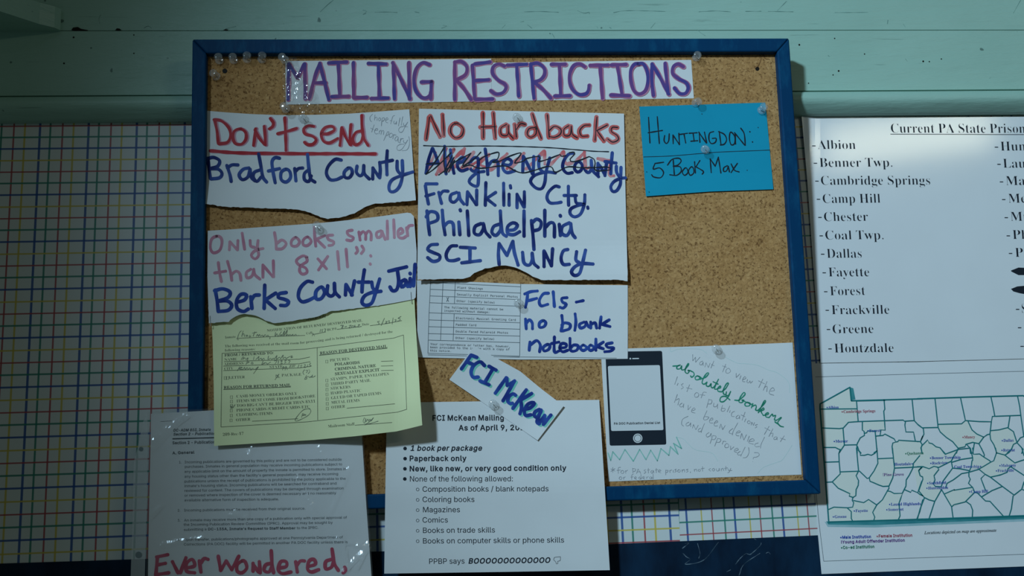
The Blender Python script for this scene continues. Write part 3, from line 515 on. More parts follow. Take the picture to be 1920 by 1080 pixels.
# ---------------------------------------------------------------- printed text: text, font, baseline points, cap height (in the crop's units), slant
PRINT_FORM = (YF, [("MAILROOM", "B", "745,160 890,135", 18, .25), ("NOTIFICATION OF RETURNED/ DESTROYED MAIL", "S", "465,240 740,212 1155,165", 18, 0), ("Inmate", "S", "162,288 240,282", 17, 0), ("Cell", "S", "750,260 793,253", 17, 0), ("BCP#", "S", "900,234 970,224", 17, 0), ("Date", "S", "1152,195 1205,190", 17, 0),
  ("The following was received at the mail room for processing and is being returned / destroyed for the", "S", "160,352 700,328 1375,245", 18, 0), ("following reasons:", "S", "160,382 383,372", 18, 0), ("FROM / RETURNED TO:", "B", "158,418 515,400", 18, 0), ("NAME", "S", "157,450 248,445", 18, 0), ("ADDRESS", "S", "155,482 297,475", 18, 0),
  ("CITY", "S", "155,516 220,511", 18, 0), ("STATE", "S", "482,503 580,498", 18, 0), ("ZIP", "S", "625,498 672,493", 18, 0), ("LETTER", "S", "190,580 305,575", 19, 0), ("PACKAGE", "S", "570,563 715,556", 19, 0), ("REASON FOR RETURNED MAIL", "B", "152,652 637,634", 20, 0), ("CASH-MONEY ORDERS ONLY", "S", "243,716 683,695", 20, 0),
  ("ITEMS MUST COME FROM BOOKSTORE", "S", "245,750 600,733 815,712", 20, 0), ("TOO BIG-CAN'T BE BIGGER THAN 8X11", "S", "245,783 600,766 815,750", 20, 0), ("PHONE CARDS /CREDIT CARDS ETC", "S", "243,817 775,790", 20, 0), ("CLOTHING ITEMS", "S", "243,850 505,838", 20, 0), ("OTHER", "S", "240,887 345,881", 20, 0),
  ("REASON FOR DESTROYED MAIL", "B", "848,405 1335,354", 21, 0), ("PICTURES", "S", "920,456 1062,443", 20, 0), ("POLAROIDS", "B", "953,485 1137,470", 20, 0), ("CRIMINAL NATURE", "B", "955,520 1253,493", 20, 0), ("SEXUALLY EXPLICIT", "B", "955,554 1280,523", 20, 0), ("STAMPS, PAPER, ENVELOPES", "S", "925,593 1348,552", 20, 0),
  ("THIRD PARTY MAIL", "S", "925,627 1215,599", 20, 0), ("STICKERS", "S", "925,659 1070,646", 20, 0), ("HARD PLASTIC", "S", "925,693 1147,673", 20, 0), ("GLUED OR TAPED ITEMS", "S", "928,728 1293,692", 20, 0), ("METAL ITEMS", "S", "930,761 1137,744", 20, 0), ("OTHER", "S", "930,796 1030,787", 20, 0), ("Mailroom Staff", "S", "907,933 1098,915", 20, 0), ("209-Rec-17", "S", "145,992 297,984", 20, 0)])
PRINT_POLICY = (EV, [("DC-ADM 803, Inmate", "A+", "320,166 558,161", 17, .2), ("Section 2 - Publications", "A+", "320,191 600,185", 17, .2), ("Section 2 - Publications", "A+", "315,246 600,240", 18, 0), ("A. General", "A+", "315,310 455,305", 18, 0), ("1.", "A", "355,368 374,367", 16, 0), ("2.", "A", "347,673 366,672", 16, 0), ("3.", "A", "347,736 366,735", 16, 0), ("4.", "A", "345,859 362,858", 16, 0),
  ("Incoming publications are governed by this policy and are not to be considered outside", "A", "392,367 1387,350", 16, 0), ("purchases. Inmates in general population may receive incoming publications subject to", "A", "392,396 1390,380", 16, 0), ("any applicable limit on the amount of property the inmate is permitted to store. Inmates in", "A", "390,427 1415,410", 16, 0), ("any housing status other than the facility's general population, may receive incoming", "A", "390,458 1365,441", 16, 0),
  ("publications unless the receipt of publications is prohibited by the policy applicable to the", "A", "390,489 1412,471", 16, 0), ("inmate's housing status. Incoming publications will be searched for contraband and", "A", "390,518 1355,501", 16, 0), ("reviewed for content. The covers of publications may be damaged through examination", "A", "390,548 1400,532", 16, 0), ("or removed where inspection of the cover is deemed necessary and no reasonably", "A", "390,578 1352,562", 16, 0), ("available alternative form of inspection is adequate.", "A", "390,608 990,601", 16, 0),
  ("Incoming publications must be received from their original source.", "A", "388,672 1158,660", 16, 0), ("An inmate may receive more than one copy of a publication only with special approval of", "A", "388,735 1420,717", 16, 0), ("the Incoming Publication Review Committee (IPRC). Approval may be sought by", "A", "386,763 1330,749", 16, 0), ("submitting a", "A", "386,795 532,791", 16, 0), ("DC-135A, Inmate's Request to Staff Member", "A+", "540,791 1095,784", 16, 0), ("to the IPRC.", "A", "1102,784 1240,781", 16, 0),
  ("Upon transfer, publications/photographs approved at one Pennsylvania Department of", "A", "386,858 1395,842", 16, 0), ("Corrections (PA DOC) facility will be permitted in another PA DOC facility unless there is", "A", "386,888 1425,872", 16, 0)])
R1 = (700, 640, 4.174); R2 = (700, 820, 4.154)
PRINT_HEAD = (R1, [("FCI McKean Mailing", "A+", "460,620 1027,618", 43, 0), ("As of April 9, 202", "A+", "668,697 1190,694", 43, 0)])
PRINT_RULES = (R2, [("1 book per package", "A+", "285,104 848,103", 42, .2), ("Paperback only", "A+", "280,184 728,183", 42, 0), ("New, like new, or very good condition only", "A+", "280,264 1506,258", 42, 0), ("None of the following allowed:", "A", "280,344 1090,342", 42, 0), ("Composition books / blank notepads", "A", "380,424 1367,420", 42, 0),
  ("Coloring books", "A", "380,504 790,503", 42, 0), ("Magazines", "A", "382,584 677,583", 42, 0), ("Comics", "A", "380,664 583,663", 42, 0), ("Books on trade skills", "A", "382,745 950,741", 42, 0), ("Books on computer skills or phone skills", "A", "382,827 1488,819", 42, 0), ("PPBP says", "A", "430,986 713,983", 42, 0), ("BOOOOOOOOOOOOO", "A+", "738,983 1380,976", 42, .2)])
THUMB = [(R2, "1410,935 1405,955 1420,968 1425,985 1438,980 1436,965 1455,960 1458,930 1458,930 1430,932 1410,935")]
PRINT_TABLE = (C7A, [("Plant Shavings", "M", "520,176 848,190", 26, 0), ("Sexually Explicit Personal Photos", "M", "515,262 1290,293", 26, 0), ("Other (specify below)", "M", "512,345 1000,365", 26, 0), ("The following material cannot be", "M", "355,425 1105,452", 26, 0), ("inspected without damage:", "M", "353,467 935,488", 26, 0), ("Electronic Musical Greeting Card", "M", "503,562 1265,585", 26, 0), ("Padded Card", "M", "500,645 765,652", 26, 0),
  ("Double Faced Polaroid Photos", "M", "500,730 1168,748", 26, 0), ("Other (specify below)", "M", "497,813 995,826", 26, 0), ("Your correspondence or letter has, however,", "M", "180,890 1195,922", 26, 0), ("been provided to the inmate with a copy of", "M", "178,930 1185,958", 26, 0), ("this notice.", "M", "175,972 450,980", 26, 0)])
LP = (1480, 190, 2.118)
PRINT_LIST = (LP, [("Current PA State Prisons", "S", "402,125 962,126", 37, 0)] + [(t, "S", "%g,%g %g,%g" % (a, y, b, y2), 36, 0) for t, a, b, y, y2 in (("Albion", 113, 266, 190, 190), ("Benner Twp.", 119, 414, 261, 260), ("Cambridge Springs", 124, 563, 332, 331), ("Camp Hill", 131, 364, 404, 403), ("Chester", 136, 314, 476, 475), ("Coal Twp.", 141, 379, 549, 548), ("Dallas", 148, 291, 622, 621), ("Fayette", 155, 320, 696, 695),
  ("Forest", 161, 303, 771, 769), ("Frackville", 167, 400, 846, 844), ("Greene", 170, 337, 922, 920), ("Houtzdale", 178, 417, 998, 996), ("Huntingdon", 838, 1120, 196, 195), ("Laurel Highlands", 848, 1260, 264, 263), ("Mahanoy", 859, 1080, 333, 332), ("Mercer", 869, 1035, 403, 402), ("Muncy", 878, 1035, 475, 474), ("Phoenix", 886, 1078, 547, 546), ("Pine Grove", 896, 1160, 618, 617), ("S", 922, 940, 840, 840))])
LIST_LINES = [(LP, "402,130 960,132")]
LIST_DASH = [(LP, "92,177 103,177;98,246 109,246;104,317 115,317;110,389 121,389;116,461 127,461;121,534 132,534;127,607 138,607;133,681 144,681;139,756 150,756;145,830 156,830;150,906 161,906;156,983 167,983;817,182 828,182;827,250 838,250;837,320 848,320;846,390 857,390;856,462 867,462;864,534 875,534;873,604 884,604;901,826 912,826;909,899 920,899;919,973 930,973")]
LIST_BLOT = [(LP, "880,672 910,660 960,662 960,690 910,690 882,676"), (LP, "880,745 905,735 960,730 960,770 915,762 890,755")]
MP = (1500, 680, 2.7)
PRINT_MAP_BLUE = (MP, [("\u2022Albion", "B", "132,233 196,232", 14, 0), ("\u2022Mercer", "B", "168,405 242,403", 14, 0), ("\u2022Forest", "B", "338,351 408,349", 13, 0), ("Houtzdale\u2022", "B", "478,521 573,518", 14, 0), ("\u2022Greene", "B", "163,787 236,785", 14, 0), ("\u2022Fayette", "B", "269,757 344,755", 14, 0), ("\u2022Laurel Highlands", "B", "448,724 612,720", 14, 0), ("\u2022Somerset", "B", "434,751 524,748", 14, 0), ("\u2022Benner Township", "B", "655,489 813,485", 14, 0), ("\u2022Rockview", "B", "657,516 747,512", 14, 0), ("Coal Township\u2022", "B", "780,534 920,531", 14, 0),
  ("\u2022Smithfield", "B", "641,617 740,613", 14, 0), ("\u2022Huntingdon", "B", "637,642 750,638", 14, 0), ("\u2022Camp Hill", "B", "854,660 952,657", 14, 0), ("\u2022Dallas", "B", "1019,401 1082,399", 14, 0), ("\u2022Retreat", "B", "1017,450 1088,448", 14, 0), ("\u2022Mahanoy", "B", "1007,528 1093,525", 14, 0), ("\u2022Frackville", "B", "989,554 1083,551", 14, 0), ("\u2022Male Institution", "A+", "202,891 361,887", 15, 0)])
PRINT_MAP_RED = (MP, [("\u2022Cambridge Springs", "B", "208,255 382,250", 14, 0), ("\u2022Muncy", "B", "820,384 886,382", 14, 0), ("\u2022Female Institution", "A+", "386,885 570,880", 15, 0)])
PRINT_MAP_PURPLE = (MP, [("!Pine Grove", "B", "418,574 526,571", 14, 0), ("!Young Adult Offender Institution", "A+", "207,915 532,905", 15, 0)])
PRINT_MAP_GREEN = (MP, [("\u2022Quehanna", "B", "530,467 626,463", 14, 0), ("\u2022Co-ed Institution", "A+", "206,943 378,937", 15, 0)])
PRINT_MAP_NOTE = (MP, [("Locations depicted on map are approximate", "I", "630,868 995,855", 14, .0)])
PRINT_CARD = (QC, [("PA DOC Publication Denial List", "A+", "172,561 466,555", 14, 0)])
# letter outlines in 1/500 em: (advance, loop, loop ...), each loop x, y, x, y ...
GLYPHS = {}
GLYPHS['A'] = {
 ' ': (94,),
 "'": (103, (38,158,34,255,69,255,65,158)),
 '(': (137, (44,103,47,147,56,192,70,235,88,271,119,270,92,199,78,129,77,92,84,46,95,8,119,-49,88,-49,77,-30,61,8,50,46)),
 ')': (137, (17,-49,50,35,58,70,60,103,52,171,40,214,24,256,17,270,49,271,61,247,84,177,93,103,87,46,75,7,59,-30,49,-49)),
 ',': (94, (18,-61,33,37,70,37,43,-61)),
 '.': (94, (48,-3,31,4,24,20,31,37,48,44,65,37,72,20,65,4)),
 '/': (125, (119,267,36,-39,6,-39,88,267)),
 '1': (227, (37,-1,37,28,196,28,196,-1), (139,255,139,-1,105,-1,105,223,42,178,42,214,99,255)),
 '2': (227, (31,-1,31,24,140,142,154,164,159,186,158,198,150,213,136,224,118,228,92,225,77,216,68,201,64,180,32,180,32,192,38,213,48,230,71,249,91,256,112,259,134,256,153,249,176,231,186,215,191,196,190,172,183,152,154,111,77,29,196,29,196,-1)),
 '3': (227, (109,-4,76,0,48,14,29,36,21,67,55,67,61,49,77,33,102,26,124,27,148,38,160,52,164,72,157,98,143,112,129,119,111,122,77,123,77,150,143,225,34,225,34,255,187,255,187,230,105,138,105,145,144,143,164,134,180,120,195,93,197,72,195,51,186,32,164,11,133,-2)),
 '4': (227, (19,52,19,79,123,255,157,255,55,83,208,82,208,52), (140,-1,140,160,172,160,172,-1)),
 ':': (94, (48,-3,31,4,24,20,31,37,48,44,65,37,72,20,65,4), (48,134,31,141,24,158,31,175,48,182,65,175,72,158,65,141)),
 'A': (240, (7,-1,100,255,139,255,233,-1,197,-1,120,223,115,240,124,240,119,223,43,-1), (54,70,54,100,186,100,186,70)),
 'B': (228, (29,-1,29,255,133,255,155,250,180,235,191,221,198,205,199,172,194,160,183,146,158,133,176,127,188,119,206,95,209,78,209,59,205,41,196,25,173,8,151,1), (63,30,136,30,157,36,174,53,177,68,175,80,163,101,146,111,124,114,63,114), (63,144,119,144,138,147,157,159,165,174,167,186,164,201,149,219,131,224,63,225)),
 'C': (255, (134,-4,102,0,88,5,62,20,51,31,34,57,27,73,23,89,19,127,23,165,27,182,42,211,62,234,75,243,102,255,134,259,153,257,179,250,194,242,214,224,225,210,238,173,203,173,194,197,178,213,157,224,134,227,112,224,84,209,69,192,59,170,53,143,53,112,59,84,69,62,84,45,102,34,122,28,146,28,168,35,183,45,197,63,203,81,238,81,225,45,202,18,171,1)),
 'D': (251, (109,-1,47,-1,47,30,122,30,158,41,176,56,189,75,196,99,199,128,193,168,176,199,149,218,110,225,46,225,46,255,131,254,163,247,189,232,210,209,224,181,232,128,224,74,210,45,200,33,176,14,161,8,146,3), (63,255,63,-1,29,-1,29,255)),
 'I': (150, (15,-1,15,30,58,30,58,225,15,225,15,255,136,255,136,225,92,225,92,30,136,30,136,-1)),
 'M': (314, (29,-1,29,255,76,255,141,91,162,23,152,23,164,61,237,255,285,255,285,-1,251,-1,252,184,253,230,258,230,256,222,229,145,172,-1,142,-1,83,148,55,230,60,230,62,-1)),
 'N': (262, (29,-1,29,255,69,255,182,76,208,27,202,26,198,97,198,255,233,255,233,-1,193,-1,97,149,52,227,61,228,63,-1)),
 'O': (267, (133,-4,102,0,88,5,62,20,52,31,34,57,28,73,23,89,19,127,23,165,28,182,34,197,52,223,75,243,88,250,102,255,133,259,165,255,179,250,205,234,215,223,233,197,239,182,244,165,248,127,244,89,239,73,233,57,215,31,205,20,179,5,165,0), (133,27,165,34,191,53,208,84,214,127,208,170,191,201,165,220,133,227,102,220,76,201,59,170,53,127,59,84,76,53,102,34)),
 'P': (222, (29,-1,29,255,132,255,167,245,184,232,200,206,205,185,203,152,196,132,184,116,167,103,145,95,54,92,54,122,116,122,142,126,158,137,170,160,171,181,168,194,158,211,148,218,125,225,63,225,63,-1)),
 'R': (224, (29,-1,29,255,132,255,167,245,184,233,196,217,203,198,205,165,196,135,184,119,167,108,145,100,47,98,47,129,117,129,142,132,163,146,171,169,170,190,166,202,148,219,126,225,63,225,63,-1), (176,-1,114,115,152,116,215,-1)),
 'T': (224, (15,225,15,255,209,255,209,225,129,225,129,-1,95,-1,95,225)),
 'U': (259, (129,-5,101,-2,77,7,56,21,36,50,29,87,29,255,63,255,63,89,68,64,81,44,94,35,110,29,129,27,149,29,172,39,183,50,193,72,195,255,230,255,230,87,223,50,202,21,170,2)),
 'a': (195, (80,-5,54,-1,33,10,19,29,14,54,21,81,38,97,62,106,126,116,136,122,136,139,127,155,110,163,85,163,63,153,51,136,19,145,28,162,39,174,52,183,74,191,97,193,120,191,138,184,154,172,165,153,169,136,169,-1,137,-1,137,25,127,12,113,2,95,-4), (85,24,101,25,119,34,128,42,135,58,137,94,100,85,63,77,52,69,48,62,47,48,54,34,65,27)),
 'b': (212, (115,-5,99,-4,80,4,59,28,57,-1,25,-1,25,255,58,255,58,161,71,177,85,187,106,193,126,192,157,181,180,157,194,123,196,94,194,66,180,31,166,14,148,2), (110,24,133,30,149,44,160,67,163,95,160,122,150,144,133,159,110,164,87,159,71,145,61,123,57,95,61,66,71,44,88,29)),
 'c': (198, (104,-5,68,2,40,22,22,54,16,94,19,122,33,157,58,181,79,190,111,193,142,185,167,166,182,138,151,130,144,144,134,155,121,161,104,164,87,161,73,154,63,143,55,129,51,112,50,85,55,59,63,45,80,30,108,24,121,27,135,34,145,45,151,60,183,52,171,28,154,10,131,-1)),
 'd': (212, (98,-5,65,2,46,14,32,31,19,66,17,109,26,147,47,174,75,190,98,193,121,190,141,177,154,161,154,255,187,255,187,-1,155,-1,154,28,141,11,127,1), (102,24,125,29,141,44,151,66,155,95,151,123,141,145,125,159,102,164,79,159,63,144,53,122,49,95,53,67,63,44,79,30)),
 'e': (202, (106,-5,69,2,48,14,33,31,19,66,16,93,19,121,33,156,57,181,90,192,126,190,154,177,171,158,179,141,185,121,187,84,36,84,36,111,170,111,154,100,148,134,141,147,131,156,111,164,94,164,80,159,59,141,49,113,49,79,53,61,60,47,76,32,98,25,117,25,139,34,152,54,184,46,173,25,156,9,133,-2)),
 'f': (127, (115,191,115,163,2,163,2,191), (39,-1,41,231,51,249,67,260,87,266,115,264,123,261,114,233,100,236,86,234,78,229,72,216,72,-1)),
 'g': (213, (103,-76,75,-73,52,-64,36,-51,24,-34,51,-19,65,-35,83,-45,114,-47,133,-42,147,-31,151,-23,155,-3,155,33,141,16,121,5,97,1,75,4,56,12,39,26,22,56,17,81,17,110,22,136,32,157,56,181,75,190,98,193,121,190,137,181,156,160,156,191,187,191,187,-4,184,-27,176,-45,155,-65,136,-72), (102,31,125,35,142,48,152,69,155,96,152,124,142,145,125,159,102,164,79,159,63,144,53,123,49,96,53,69,63,49,80,35)),
 'h': (205, (58,113,58,-1,25,-1,25,255,58,255,58,143,50,143,61,167,75,182,93,190,114,193,140,189,155,181,171,161,177,143,180,-1,147,-1,146,128,136,151,114,163,98,163,81,158,64,141)),
 'i': (83, (25,-1,25,191,58,191,58,-1), (42,220,26,227,20,242,26,257,42,263,58,257,64,242,58,227)),
 'j': (83, (25,191,58,191,58,-24,52,-46,44,-57,26,-69,11,-72,-6,-72,-6,-42,16,-38,22,-31,25,-21), (42,220,26,227,19,242,26,257,42,263,57,257,64,242,57,227)),
 'k': (190, (54,67,54,107,60,107,142,191,181,190,92,99,89,99), (25,-1,25,255,58,255,58,-1), (146,-1,73,93,96,116,187,-1)),
 'l': (95, (70,-2,50,1,36,9,28,23,25,42,25,255,58,255,58,49,61,32,69,27,86,28,91,1)),
 'm': (305, (25,-1,25,191,57,191,57,147,52,147,61,168,75,183,91,191,110,194,129,191,144,181,155,166,162,146,155,146,160,161,168,172,184,185,211,194,234,192,256,183,267,172,275,157,279,138,279,-1,247,-1,246,136,236,156,223,162,209,164,198,163,183,156,176,149,170,135,169,-1,136,-1,135,137,126,155,114,162,100,164,75,156,64,144,59,133,58,-1)),
 'n': (205, (58,113,58,-1,25,-1,25,191,57,191,57,143,50,143,61,167,75,182,93,190,114,193,140,189,155,181,171,161,177,143,180,-1,147,-1,146,128,136,151,114,163,98,163,81,158,64,141)),
 'o': (208, (104,-5,68,2,40,22,22,54,16,94,22,134,40,166,68,186,104,193,139,186,167,166,185,134,192,94,185,54,167,22,139,2), (104,24,128,30,145,45,155,67,159,94,155,121,145,143,128,158,104,164,80,158,63,143,53,121,49,94,53,67,63,45,80,30)),
 'p': (212, (25,-72,25,191,57,191,57,161,75,181,91,190,115,193,147,186,166,174,180,157,190,135,195,109,195,80,190,53,180,31,157,7,126,-4,99,-4,76,8,58,28,58,-72), (110,24,133,30,149,44,160,67,163,95,160,122,150,144,133,159,110,164,87,159,71,145,61,123,57,95,61,66,71,44,88,29)),
 'q': (212, (187,-72,154,-72,154,28,141,11,121,-2,98,-5,65,2,39,22,26,42,19,66,16,94,19,123,26,147,39,166,55,181,86,192,114,192,137,181,155,161,155,191,187,191), (102,24,125,29,141,44,151,66,155,95,151,123,141,145,125,159,102,164,79,159,63,144,53,122,49,95,53,67,63,44,79,30)),
 'r': (130, (25,-1,25,191,57,191,57,161,69,180,83,188,98,193,123,193,123,160,112,161,85,159,71,150,64,141,58,118,58,-1)),
 's': (182, (91,-5,64,-2,42,8,26,24,17,48,48,54,58,35,68,28,83,24,108,26,122,32,130,41,133,56,126,67,112,75,52,92,30,110,23,127,25,153,37,172,50,182,65,189,94,193,120,190,140,180,154,165,163,144,133,137,125,153,116,161,102,165,86,165,72,161,61,154,56,144,57,129,72,117,127,102,147,92,159,79,167,53,161,30,146,11,121,-1)),
 't': (114, (103,191,103,163,2,163,2,191), (31,237,64,237,64,43,69,31,75,27,102,28,108,0,102,-1,84,-3,62,0,45,10,35,26,31,46)),
 'u': (205, (91,-4,65,1,50,9,38,21,30,38,25,69,25,191,58,191,58,72,64,45,83,29,107,26,124,32,134,39,145,61,147,191,180,191,180,-1,148,-1,148,47,155,47,137,14,121,3)),
 'v': (195, (81,-1,7,191,43,191,87,69,104,9,91,9,108,69,152,191,187,191,114,-1)),
 'w': (284, (68,-1,10,191,44,191,89,20,81,20,84,33,125,191,159,191,202,20,194,20,239,191,274,191,215,-1,183,-1,137,170,147,170,100,-1)),
 'x': (189, (9,-1,86,110,86,85,13,190,51,191,105,102,86,102,140,191,177,190,104,83,104,108,180,-1,143,-1,85,92,104,92,46,-1)),
 'y': (195, (23,-70,30,-42,48,-44,61,-39,70,-29,80,-1,7,191,43,191,87,69,104,9,91,9,96,27,152,191,187,191,100,-37,85,-59,70,-69,46,-74)),
 'z': (190, (20,-1,20,23,126,160,23,160,23,191,167,191,167,165,64,29,170,29,170,-1)),
}
